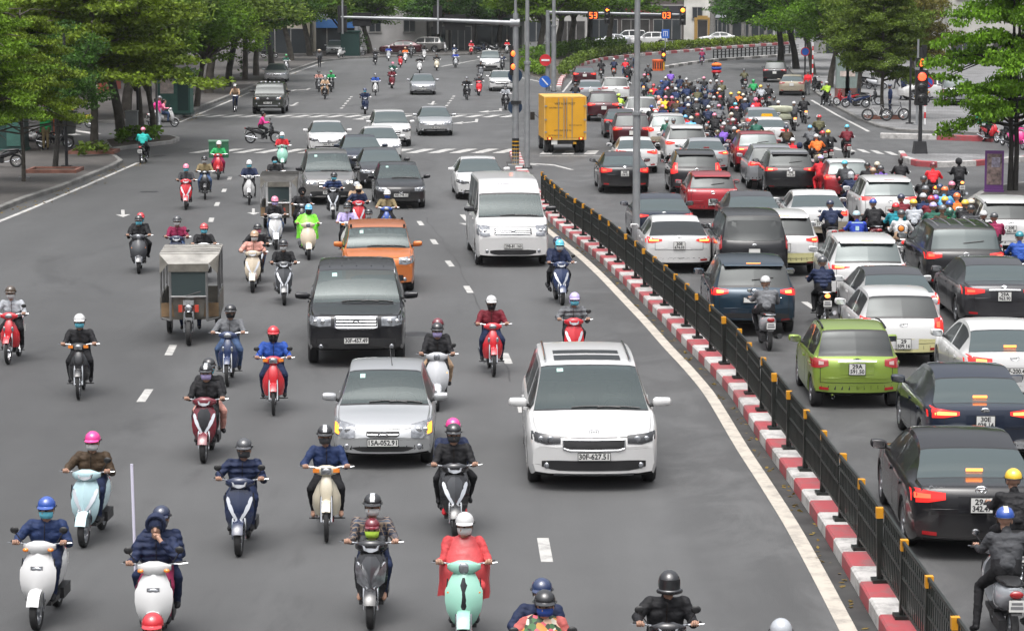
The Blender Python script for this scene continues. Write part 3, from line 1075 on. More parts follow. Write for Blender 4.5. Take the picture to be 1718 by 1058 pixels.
# ------------------------------------------------------------------ poles, signals, signs
SIGBOX = pbr('signal_housing', (.012, .012, .013), .5)
SRED = pbr('signal_red_lit', (.8, .05, .02), .3, emit=(1.0, .05, .02), estr=3)
SAMB = pbr('signal_amber_lit', (.9, .5, .05), .3, emit=(1.0, .20, .02), estr=2.4)
SDIG = pbr('digit_lit', (.9, .3, .05), .3, emit=(1.0, .07, .012), estr=2.2)
SOFF = pbr('signal_lens_off', (.02, .02, .02), .2)
BLUE = pbr('sign_blue', (.02, .12, .50), .5, var=.08)
SGREY = pbr('sign_back', (.02, .045, .09), .5)
SREDP = pbr('sign_red', (.55, .02, .03), .5, var=.08)
SWH = pbr('sign_white', (.72, .72, .72), .5)
def signal(parent, x, y, z, lit, face=-1, s=1.0, arrow=False, name='signal_head'):
 """three-lamp head; lit = list of (row, material); face -1 looks at the camera"""
 m = MB()
 m.box((x, y, z), (.36 * s, .22 * s, 1.05 * s))
 for k in range(3):
  zz_ = z + (.33 - .33 * k) * s
  m.tube([(x + math.cos(a) * .15 * s, y + face * .20 * s, zz_ + math.sin(a) * .15 * s) for a in np.linspace(0, PI, 9)], .02 * s, 5)
 o = m.build(name, [SIGBOX], parent, 30)
 for k in range(3):
  zz_ = z + (.33 - .33 * k) * s
  lm = dict(lit).get(k)
  if lm and arrow:
   l = MB()
   yy = y + face * .125 * s
   l.add([(x - .11 * s, yy, zz_), (x + .0, yy, zz_ - .11 * s), (x + .0, yy, zz_ + .11 * s)], [(0, 1, 2)])
   l.box((x + .05 * s, yy, zz_), (.12 * s, .01, .075 * s))
  else:
   l = MB()
   l.lathe([(y + face * .12 * s, .125 * s), (y + face * .15 * s, .09 * s), (y + face * .155 * s, .001)], (x, 0, zz_), 'y', 16)
  l.build('signal_lens', [lm or SOFF], o, 60)
 return o
SEG = {'0': 'abcdef', '3': 'abcdg', '5': 'acdfg', '6': 'acdefg'}
def counter(parent, x, y, z, txt, s=1.0, face=-1, lit=True):
 m = MB()
 m.box((x, y, z), (.70 * s, .16, .52 * s))
 o = m.build('countdown_board', [SIGBOX], parent, 0)
 if lit:
  l = MB()
  for i, ch in enumerate(txt):
   cx = x + (i - (len(txt) - 1) / 2) * .29 * s
   w_, h_, t_ = .17 * s, .34 * s, .052 * s
   for c in SEG[ch]:
    bx = {'a': (0, h_ / 2, w_, t_), 'd': (0, -h_ / 2, w_, t_), 'g': (0, 0, w_, t_), 'b': (w_ / 2, h_ / 4, t_, h_ / 2), 'c': (w_ / 2, -h_ / 4, t_, h_ / 2), 'f': (-w_ / 2, h_ / 4, t_, h_ / 2), 'e': (-w_ / 2, -h_ / 4, t_, h_ / 2)}[c]
    l.box((cx + bx[0], y + face * .085, z + bx[1]), (bx[2], .012, bx[3]))
  l.build('countdown_digits', [SDIG], o, 0)
def disc(parent, x, y, z, r, mat, name='sign_disc', face=-1, ring=None):
 m = MB()
 m.lathe([(y - face * .012, .001), (y - face * .012, r), (y + face * .012, r), (y + face * .012, .001)], (x, 0, z), 'y', 28)
 o = m.build(name, [mat], parent, 30)
 if ring:
  k = MB()
  k.lathe([(y + face * .014, r), (y + face * .018, r), (y + face * .018, r * .8), (y + face * .014, r * .8)], (x, 0, z), 'y', 28)
  k.build('sign_border', [ring], o, 30)
 return o
def hz(py_top, g):
 """height of the point above ground spot g that shows on photo row py_top"""
 k = (py_top - PH / 2) / FPX
 return CAMH - g.y * (st + k * ct) / (ct - k * st)
# gantry over the near side
g = G(865, 286)
ga = empty('signal_gantry', 'grey signal gantry with long arm seen from behind over the left carriageway'.replace('left ', 'oncoming '), 'signal gantry')
m = MB()
m.tube([(g.x, g.y, 0), (g.x, g.y, 3.2), (g.x, g.y, 6.3)], [.15, .13, .11], 14)
m.tube([(g.x, g.y, 6.3), (g.x - .02, g.y, 9)], [.06, .05], 10)
m.box((g.x, g.y, .12), (.6, .6, .24))
m.build('pole', STEEL, ga)
za, zb = hz(39, g), hz(29, g)
xe = at_depth(572, 29, g.y).x
m = MB()
m.tube([(g.x, g.y, za), ((g.x + xe) / 2, g.y, (za + zb) / 2 + .02), (xe, g.y, zb)], [.095, .075, .05], 12)
m.lathe([(g.x - .22, .17), (g.x + .16, .17)], (0, g.y, za), 'x', 12, cap=True)
m.build('arm', STEEL, ga)
for px in (574, 734):
 xx = at_depth(px, 30, g.y).x
 zc = hz(32, g)
 signal(ga, xx, g.y + .1, zc, [], face=1)
 MB().tube([(xx + .02, g.y - .05, zc - .6), (xx + .02, g.y - .05, zc + .75)], .04, 8).build('signal_bracket', STEEL, ga)
for px, py in ((607, 33), (763, 38)):
 counter(ga, at_depth(px, py, g.y).x, g.y + .12, hz(py, g), '00', 1.05 if px < 700 else 1.2, 1, False)
for py, rr in ((127, .29), (180, .29)):
 disc(ga, g.x - .02, g.y + .2, hz(py, g), rr, SGREY, 'sign_back', 1)
m = MB()
m.box((g.x - .16, g.y + .02, hz(102, g)), (.16, .2, 1.15))
bx = m.build('signal_head', [SIGBOX], ga, 0)
for py in (90, 112):
 MB().ell((g.x - .10, g.y - .10, hz(py, g)), (.085, .05, .11), n=12, m=8).build('signal_lens', [SDIG], bx, 60)
m = MB()
m.box((g.x + .02, g.y - .12, hz(172, g)), (.42, .10, .14))
m.build('cable_box', [SIGBOX], ga, 0)
m = MB()
for k in range(7):
 m.lathe([(.25 + k * .15, .148), (.29 + k * .15, .148)], (g.x, g.y, 0), 'z', 12, 0)
 m.lathe([(.29 + k * .15, .148), (.40 + k * .15, .148)], (g.x, g.y, 0), 'z', 12, 1)
m.build('warning_sleeve', [P_('yellow'), BLACKP], ga, 40)
# plain lamp posts
for px, pb, r0, r1, H, lb in ((884.5, 291, .115, .085, 11, 'plain grey lamp post standing next to the signal gantry'), (1067, 436, .105, .085, 10, 'grey lamp post rising from the painted kerb in mid-picture'),
        (929, 154, .17, .13, 12, 'thick grey post with striped foot behind the yellow truck'), (1478, 60, .12, .1, 9, 'thin grey post before the concrete building')):
 g = G(px, pb)
 o = empty('lamp_post', lb, 'lamp post', (g.x, g.y, .2 if px in (884.5, 1067) else 0), 0, 'lamp posts')
 m = MB()
 m.tube([(0, 0, 0), (0, 0, H * .38)], [r0, r0 * .95], 14)
 m.lathe([(H * .38 - .06, r0), (H * .38 - .05, r0 * 1.22), (H * .38 + .05, r0 * 1.22), (H * .38 + .06, r1)], (0, 0, 0), 'z', 14)
 m.tube([(0, 0, H * .38), (0, 0, H)], [r1, r1 * .8], 14)
 m.build('pole', STEEL, o)
 m = MB()
 m.box((0, 0, .02), (.42, .42, .05))
 for sx in (-.15, .15):
  for sy in (-.15, .15):
   m.box((sx, sy, .07), (.05, .05, .07))
 m.build('base_plate', DARKSTEEL, o, 0)
 m = MB()
 m.tube([(0, 0, H - .1), (.5, 0, H + .5), (1.8, 0, H + .75)], [.06, .05, .05], 8)
 m.box((2.1, 0, H + .74), (.8, .28, .14), taper=.7)
 m.build('lamp_arm', STEEL, o)
# gantry with the lit signals
g = G(919, 153)
gb = empty('signal_gantry', 'signal gantry with two countdowns and amber-red lights facing the queue', 'signal gantry')
m = MB()
zt = hz(21, g)
m.tube([(g.x, g.y, 0), (g.x, g.y, zt + .15)], [.17, .14], 12)
m.build('pole', STEEL, gb)
xe = at_depth(1147, 24, g.y).x
m = MB()
m.tube([(g.x, g.y, zt), (xe, g.y, hz(25, g))], [.11, .07], 10)
m.build('arm', STEEL, gb)
counter(gb, at_depth(995, 26, g.y).x, g.y - .15, hz(26, g), '53', 1.05)
counter(gb, at_depth(1118, 26, g.y).x, g.y - .15, hz(26, g), '03', 1.05)
signal(gb, at_depth(1018.5, 26, g.y).x, g.y - .2, hz(26, g), [(0, SAMB)], -1, 1.12, True)
signal(gb, at_depth(1145, 27, g.y).x, g.y - .2, hz(27, g), [(0, SAMB)], -1, 1.2)
xs = at_depth(915, 101, g.y).x
o = disc(gb, xs, g.y - .25, hz(101, g), .41, SREDP)
MB().box((xs, g.y - .275, hz(101, g)), (.56, .012, .13)).build('sign_bar', [SWH], o, 0)
o = disc(gb, xs - .03, g.y - .25, hz(137, g), .41, BLUE, ring=None)
MB().box((xs - .03, g.y - .275, hz(137, g)), (.62, .012, .085), M=Matrix.Rotation(R(48), 3, 'Y')).build('sign_bar', [SWH], o, 0)
# signal on the island at the side street
g = G(1543, 263)
gc = empty('traffic_signal', 'tall traffic signal glowing red and amber on the island at the side street', 'traffic signal')
m = MB()
m.box((g.x, g.y, .40), (.62, .5, .55), taper=.8)
m.tube([(g.x, g.y, .3), (g.x, g.y, 4.7)], [.09, .075], 12)
m.build('pole', DARKSTEEL, gc)
signal(gc, g.x - .02, g.y - .2, hz(147, g), [(0, SRED)], -1, 1.45)
counter(gc, g.x - .02, g.y - .2, hz(105, g), '6', .78)
signal(gc, g.x + .12, g.y + .1, hz(88, g), [], 1, .6)
o = disc(gc, g.x + .34, g.y + .3, hz(139, g), .26, BLUE, ring=SREDP)
MB().box((g.x + .34, g.y + .27, hz(139, g)), (.46, .012, .06), M=Matrix.Rotation(R(45), 3, 'Y')).build('sign_bar', [SREDP], o, 0)
m = MB()
m.box((g.x - .12, g.y - .12, hz(172, g)), (.36, .2, .14))
m.build('cable_box', [SIGBOX], gc, 0)
# red and white posts, thin posts
for px, pb, H, lb in ((1551.5, 213, 2.9, 'red and white striped post behind the island signal'), (1363, 140, 3.0, 'red and white striped post under the far trees')):
 g = G(px, pb)
 m = MB()
 for k in range(9):
  m.lathe([(H * k / 9, .05), (H * (k + 1) / 9, .05)], (g.x, g.y, .13), 'z', 10, k % 2, cap=True)
 tag(m.build('striped_post', [SWH, SREDP], smooth=40), lb, 'post', 'posts')
for px, pb, H, lb in ((1526, 212, 3.6, 'dark thin post on the grey pavement'), (1538, 214, 4.6, 'grey thin post just behind the island signal'), (112, 286, 5.5, 'steel tube post by the dark leaning tree'),
      (254, 235, 5.0, 'dark post on the traffic island'), (264, 233, 4.8, 'grey post on the traffic island tip'), (1350, 150, 3.6, 'pole with blue no-parking sign under the far trees'),
      (40, 306, 4.5, 'twin steel post beside the slim young tree'), (232, 238, 4.5, 'black post beside the steel cabinet')):
 g = G(px, pb)
 m = MB()
 m.tube([(g.x, g.y, .1), (g.x, g.y, H)], [.065, .055], 10)
 m.box((g.x, g.y, .17), (.4, .3, .06))
 if 'no-parking' in lb:
  o = empty('sign_post', lb, 'sign post')
  m.build('pole', [DARKSTEEL], o, 40)
  disc(o, g.x, g.y - .09, hz(87, g), .32, BLUE, ring=SREDP)
 else:
  tag(m.build('steel_post', [DARKSTEEL if 'dark' in lb or 'black' in lb else STEEL], smooth=40), lb, 'post', 'posts')
# separator head: small amber signal and orange drum box
g = G(1113, 118)
o = empty('warning_signal', 'small amber warning light on a post at the head of the separator', 'warning light')
m = MB()
m.tube([(g.x, g.y, 0), (g.x, g.y, 1.3)], .13, 10)
m.build('post', [P_('yellow')], o)
signal(o, g.x, g.y - .05, hz(92, g), [(1, SAMB)], -1, 1.1)
g = G(1103, 118.5)
m = MB()
m.lathe([(.0, .46), (.8, .46), (.84, .50), (.95, .48), (.98, .001)], (g.x, g.y - .3, 0), 'z', 16, 0)
for k in range(5):
 a = -PI / 2 + (k - 2) * .5
 m.box((g.x + .47 * math.cos(a), g.y - .3 + .47 * math.sin(a), .45), (.10, .02, .55), 1, rz=a + PI / 2)
tag(m.build('traffic_drum', [pbr('drum_orange', (.60, .10, .02), .6, var=.2), BLACKP], smooth=40), 'orange-red traffic drum with dark stripes at the separator head', 'traffic drum')
g = G(1116, 93)
o = empty('road_sign', 'square blue direction sign on a post above the far hedge', 'road sign')
m = MB()
m.tube([(g.x, g.y, 0), (g.x, g.y, hz(50, g))], .05, 8)
m.build('pole', [STEEL], o)
zc = hz(57, g)
m = MB()
m.box((g.x, g.y - .08, zc), (.80, .03, .92))
m.build('sign_plate', [BLUE], o, 0)
m = MB()
for x0 in (-.2, 0, .2):
 m.box((g.x + x0, g.y - .10, zc - .02), (.05, .012, .5))
m.box((g.x, g.y - .10, zc + .24), (.46, .012, .06))
m.build('sign_symbol', [SWH], o, 0)
# fallen leaves and scraps along the kerbs
rng = np.random.default_rng(3)
cs = []
for a, b in zip(kerbA[1:6] + kerbB[3:9], kerbA[2:7] + kerbB[4:10]):
 if abs(a[0] - b[0]) > 150:
  continue
 p, q = G(*a), G(*b)
 for k in range(14):
  c = p.lerp(q, rng.random())
  cs.append(((c.x + rng.uniform(-.3, 1.0), c.y, .012), (.35, .8, .008), 5))
for z in np.arange(22, 95, 1.5):
 cs.append(((kf(z) - .12 + rng.uniform(-.05, .05), z, .012), (.10, .7, .006), 6))
ll = link('leaf_litter', leaf_mesh('leaf_litter', cs, .045, rng, .9))
ll.color = (.16, .11, .05, 1)
tag(ll, kind='stuff')
# ------------------------------------------------------------------ buildings
WIN = glass('window_glass', (.03, .035, .04), 1.0)
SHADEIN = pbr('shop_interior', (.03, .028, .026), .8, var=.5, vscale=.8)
def building(label, x0, x1, y, h, wall, rz=0.0, ox=0.0, floors=3, ground='shop', sign=None, trim=(.3, .29, .28), depth=9.0, door=None, awning=None, txt=None):
 """front at local y=0 facing -y, from x0 to x1"""
 W_ = x1 - x0
 b = empty('building', label, 'building', ((x0 + x1) / 2 if not rz else ox, y, 0), rz, 'buildings along the street')
 m = MB()
 m.box((0, depth / 2, h / 2), (W_, depth, h))
 m.box((0, depth / 2, h + .15), (W_ + .2, depth + .3, .3), 1)
 for f in range(1, floors):
  m.box((0, -.06, .4 + f * (h - .4) / floors), (W_ - .02, .12, .16), 1)
 wm = pbr('wall_plaster', wall, .85, var=.22, vscale=.5)
 tm = pbr('wall_trim', trim, .8, var=.2)
 m.build('wall', [wm, tm], b, 0)
 fh = (h - .4) / floors
 if ground == 'shop':
  n = max(1, int(W_ / 3.2))
  for k in range(n):
   cx = -W_ / 2 + W_ * (k + .5) / n
   m = MB()
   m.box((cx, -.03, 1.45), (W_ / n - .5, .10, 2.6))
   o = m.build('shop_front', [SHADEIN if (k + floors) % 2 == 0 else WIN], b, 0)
   m = MB()
   for q in (-1, -.33, .33, 1):
    m.box((cx + q * (W_ / n - .55) / 2, -.10, 1.45), (.08, .06, 2.6))
   m.box((cx, -.10, 2.75), (W_ / n - .45, .06, .10))
   m.build('shop_frame', [tm], o, 0)
 elif ground == 'shutter':
  m = MB()
  for k in range(14):
   m.box((0, -.05, .25 + k * .19), (W_ * .75, .06, .15))
  m.build('roller_shutter', [pbr('shutter', (.24, .25, .26), .5, .5)], b, 0)
 for f in range(1 if ground else 0, floors):
  n = max(1, int(W_ / 2.6))
  for k in range(n):
   cx = -W_ / 2 + W_ * (k + .5) / n
   zc = .4 + f * fh + fh * .52
   m = MB()
   m.box((cx, -.03, zc), (1.25, .08, 1.5))
   o = m.build('window', [WIN], b, 0)
   m = MB()
   for dx, dz, sx, sz in ((0, .78, 1.4, .09), (0, -.78, 1.5, .11), (-.66, 0, .09, 1.5), (.66, 0, .09, 1.5), (0, 0, .06, 1.5)):
    m.box((cx + dx, -.08, zc + dz), (sx, .10, sz))
   m.build('window_frame', [tm], o, 0)
 if sign:
  (sx, sz, sw, sh, col) = sign[:5]
  m = MB()
  m.box((sx, -.22, sz), (sw, .18, sh))
  s_ = m.build('shop_sign', [pbr('sign_board', col, .5, var=.1)], b, 0)
  if txt:
   t = link('sign_lettering', text_mesh(txt[0], sh * .62, pbr('sign_letters', txt[1], .5), .01), s_)
   t.location = (sx, -.33, sz)
   t.rotation_euler = (PI / 2, 0, 0)
   ext = max(v.co.x for v in t.data.vertices) - min(v.co.x for v in t.data.vertices)
   t.scale = (min(1.0, sw * .9 / ext),) * 2 + (1,)
 if door:
  dx, dw, dh, fc = door
  m = MB()
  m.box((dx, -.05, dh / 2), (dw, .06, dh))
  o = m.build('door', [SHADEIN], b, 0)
  m = MB()
  for q in (-1, 1):
   m.box((dx + q * (dw / 2 + .28), -.10, dh / 2 + .2), (.42, .14, dh + .4))
  m.box((dx, -.10, dh + .38), (dw + .14, .14, .5))
  m.build('door_frame', [pbr('door_surround', fc, .5)], o, 0)
 if awning:
  ax, aw, az, col = awning
  m = MB()
  m.add([(ax - aw / 2, -.12, az), (ax + aw / 2, -.12, az), (ax + aw / 2, -1.7, az - .6), (ax - aw / 2, -1.7, az - .6), (ax - aw / 2, -1.7, az - .85), (ax + aw / 2, -1.7, az - .85)],
    [(0, 3, 2, 1), (3, 4, 5, 2)])
  m.build('awning', [pbr('awning_cloth', col, .7, var=.15)], b, 0)
 return b
def bx(px, py):
 return G(px, py).x
YB = G(700, 86.5).y
YC = G(700, 68).y
B_ = [
 ('far beige house before the bend of the road', 430, 520, 92, 11, (.42, .38, .30), {}),
 ('house with blue shopfront behind the leaning dark tree', 521, 600, 88, 10, (.36, .38, .42), dict(sign=(0, 3.1, 4.5, .9, (.05, .16, .42)))),
 ('plain white wall building behind the maroon sedan', 601, 716, 86.5, 10, (.42, .41, .41), dict(ground=None, floors=2)),
 ('narrow beige house with dark opening beside the brick pillar', 719, 752, 86, 11, (.30, .29, .27), dict(sign=(1.1, 4.6, .9, 2.6, (.55, .04, .05)), txt=('BIA', (.7, .55, .1)))),
 ('dark shop building with brown panels', 753, 795, 86, 11, (.060, .055, .055), dict(sign=(0, 3.6, 3.6, .7, (.03, .03, .035)))),
 ('light grey shop row with green sign', 796, 880, 84, 11, (.32, .33, .33), dict(sign=(-.5, 3.3, 4.0, .6, (.08, .22, .14)))),
 ('tall pale apartment block behind the bright tree', 881, 985, 72, 16, (.42, .41, .39), {}),
 ('brown shop building with red lettering', 986, 1146, 68, 13, (.085, .072, .068), dict(sign=(1.0, 3.8, 9.5, 1.3, (.035, .032, .04)), txt=('SHOWROOM', (.42, .03, .06)))),
 ('white building with gold doorway', 1147, 1192, 68, 6.5, (.60, .59, .55), dict(ground=None, floors=1, door=(.7, 1.2, 2.6, (.36, .22, .06)))),
 ('dark entrance house with grey upper windows', 1193, 1222, 68, 12, (.05, .052, .058), dict(sign=(0, 3.2, 2.2, .5, (.4, .42, .45)))),
 ('pale house with blue band', 1223, 1300, 67, 12, (.40, .40, .39), dict(sign=(0, 3.3, 7.0, .7, (.06, .08, .20)))),
 ('grey house behind the far railing', 1301, 1400, 66, 12, (.33, .33, .32), {}),
]
for i, (lb, a, c, py, h, col, kw) in enumerate(B_):
 y = G(700, py).y
 building(lb, bx(a, py), bx(c, py), y, h, col, **{'floors': 3, **kw})
# right hand side behind the grey pavement
y = G(1500, 104).y
building('grey concrete block with raw walls above the olive trees', G(1462, 104).x, G(1588, 104).x, y, 12, (.24, .235, .225), floors=4, ground='shutter', awning=(1.2, 6.0, 4.6, (.15, .19, .30)))
building('pale plastered building beside the layered tree', G(1589, 110).x, G(1800, 110).x, G(1500, 110).y, 13, (.44, .43, .40), floors=3, ground='shop')
building('low grey house at the end of the side pavement', G(1380, 92).x, G(1461, 96).x, G(1400, 92).y, 9, (.30, .30, .29), floors=3)
# street front behind the trees on the oncoming side
LB = [('brick-red house with green awning behind the brown tree', (.30, .075, .05), (.02, .16, .08)), ('cream house third from the side street', (.46, .42, .33), None), ('grey shop house with blue awning', (.30, .31, .32), (.05, .12, .30)),
  ('white shop house between grey and brown fronts', (.52, .51, .49), (.40, .06, .05)), ('brown shop house with plain front', (.20, .15, .11), None), ('yellowish shop house near the bend', (.50, .40, .22), (.03, .2, .12)), ('pale green shop house before the bend', (.30, .36, .31), None)]
for i, (lb, col, aw) in enumerate(LB):
 L_ = 17 if i == 0 else 13.4
 yy = 148 + i * 14 + L_ / 2
 building(lb, -L_ / 2, L_ / 2, yy, 9 + (i * 5) % 4, col, rz=PI / 2, ox=-30.5, floors=3, awning=(0, L_ * .8, 3.6, aw) if aw else None)
building('red walled corner house facing the crossing', -62, -27.5, 176, 11, (.33, .07, .045), floors=3, awning=(8, 12, 4.2, (.02, .15, .07)), trim=(.42, .40, .37))
# ------------------------------------------------------------------ smaller street things
def simple(name, label, cat, px, py, fn, mats, z=.14, rz=0.0, group=None, smooth=0):
 m = MB()
 fn(m)
 o = m.build(name, mats, None, smooth)
 g = G(px, py)
 o.location = (g.x, g.y, z)
 o.rotation_euler = (0, 0, rz)
 return tag(o, label, cat, group)
STONE = pbr('planter_stone', (.13, .13, .125), .85, var=.3, vscale=2, bump=.4)
simple('stone_planter', 'big round grey stone planter on the pavement', 'planter', 106, 229, lambda m: m.lathe([(0, .60), (.15, .62), (1.05, .72), (1.12, .78), (1.12, .66), (.95, .62), (.95, .01)], (0, 0, 0), 'z', 24), [STONE], smooth=50)
hedge('planter_shrub', 'green shrub growing in the round stone planter', [gp(101, 229), gp(111, 229)], .8, .6, 'bright', z0=1.1)
def kiosk(m):
 m.box((0, 0, 1.25), (1.9, 1.5, 2.3), 0)
 m.box((0, 0, 2.48), (2.1, 1.7, .16), 1)
 m.box((-.35, -.77, 1.65), (.75, .04, .9), 2)
 m.box((.55, -.77, 1.2), (.6, .04, 1.9), 1)
 m.box((0, 0, .06), (2.0, 1.6, .12), 1)
KG = pbr('kiosk_green', (.05, .14, .115), .5, var=.15)
KD = pbr('kiosk_dark', (.015, .05, .045), .5)
POSTER = pbr('poster_paper', (.50, .42, .38), .6, var=.3, vscale=5)
simple('kiosk', 'green metal kiosk with pale notice beside the dense shrub', 'kiosk', 294, 196, kiosk, [KG, KD, POSTER])
simple('kiosk', 'dark green cabinet by the leaning tree at the far kerb', 'cabinet', 588, 96, kiosk, [KD, KD, KD])
simple('kiosk', 'dark teal kiosk behind the parked black motorbike', 'kiosk', 8, 258, kiosk, [KD, KG, KD])
for px, lb in ((1413, 'grey-green cabinet with notices, the one nearer the far trees'), (1428, 'grey-green cabinet with notices beside the olive-brown tree')):
 simple('utility_cabinet', lb, 'cabinet', px, 166, lambda m: (m.box((0, 0, 1.55), (.85, .6, 2.0), 0), m.box((0, 0, .28), (.92, .7, .56), 1), m.box((0, -.31, 1.5), (.4, .02, .35), 2), m.box((0, 0, 2.58), (.9, .66, .06), 0)),
   [pbr('cabinet_grey_green', (.20, .25, .235), .5, var=.12), pbr('brick_base', (.16, .07, .06), .85), POSTER])
simple('utility_cabinet', 'steel cabinet among the island shrubs', 'cabinet', 222, 243, lambda m: (m.box((0, 0, .75), (.55, .4, 1.3), 0), m.box((0, 0, 1.43), (.6, .46, .06), 0), m.box((0, -.21, .8), (.45, .02, .9), 0)), [STEEL])
simple('parasol', 'orange awning sheet stretched over the parked scooters', 'awning', 47, 236,
  lambda m: (m.add([(-1.0, -.8, 2.0), (1.0, -.8, 1.55), (1.1, .9, 2.1), (-1.1, .9, 2.6)], [(0, 1, 2, 3)]), m.tube([(-1, -.8, 0), (-1, -.8, 2)], .03, 6), m.tube([(1.0, -.8, 0), (1.0, -.8, 1.55)], .03, 6), m.tube([(1.1, .9, 0), (1.1, .9, 2.1)], .03, 6)),
  [pbr('orange_sheet', (.62, .13, .03), .7, var=.1)])
simple('wooden_crate', 'tan wooden crate beside the parked white scooter', 'crate', 32, 255, lambda m: (m.box((0, 0, .35), (.5, .5, .7)), m.box((0, 0, .73), (.6, .6, .06))), [pbr('tan_wood', (.40, .19, .06), .7, var=.25)])
simple('poster_stand', 'purple framed poster stand beside the twin trunks', 'poster stand', 1667, 328, lambda m: (m.box((0, 0, .75), (.66, .12, 1.42), 0), m.box((0, -.065, .80), (.52, .012, 1.10), 1), m.box((0, 0, .03), (.7, .4, .06), 0), m.box((.05, -.075, 1.05), (.3, .008, .35), 2)),
  [pbr('purple_frame', (.10, .03, .14), .5), pbr('poster_print', (.15, .11, .10), .5, var=.8, vscale=7), pbr('poster_patch', (.24, .22, .28), .5, var=.5, vscale=9)], rz=-.12)
simple('stone_ledge', 'grey stone ledge wall behind the delivery bikes', 'ledge', 1660, 206, lambda m: (m.box((0, .9, .45), (1.0, 2.6, .9)), m.box((0, .9, .93), (1.1, 2.7, .06))), [pbr('ledge_stone', (.20, .20, .20), .8, var=.2)])
for k in range(4):
 simple('folded_table', 'dark folded table, number %d up in the flat stack by the stone ledge' % (k + 1) if False else '%s dark folded table of the flat stack by the stone ledge' % ('bottom', 'second lowest', 'third lowest', 'top')[k], 'table', 1652, 184,
   lambda m: (m.box((0, 0, .0), (2.3, .9, .07)), m.box((0, 0, -.06), (2.1, .7, .05))), [DARKSTEEL], z=.3 + .22 * k, group='stacked dark tables')
# litter and drain covers: flat iron plates in the road
for px, py in ((250, 322), (265, 262), (700, 560), (1410, 640)):
 simple('drain_cover', 'flat iron drain cover %s' % {250: 'beside the kerb edge line', 265: 'near the traffic island tip', 700: 'in the lane beside the black off-road wagon', 1410: 'in the lane beside the lime green hatchback'}[px], 'drain cover', px, py,
   lambda m: m.lathe([(0, .33), (.006, .32), (.006, .01)], (0, 0, 0), 'z', 20), [DARKSTEEL], z=.002)
def sup(y, z, n):
 """points of a super-ellipse"""
 out = []
 for k in range(n):
  a = 2 * PI * k / n
  c, s = math.cos(a), math.sin(a)
  out.append((y * math.copysign(abs(c) ** .75, c), z * math.copysign(abs(s) ** .75, s)))
 return out
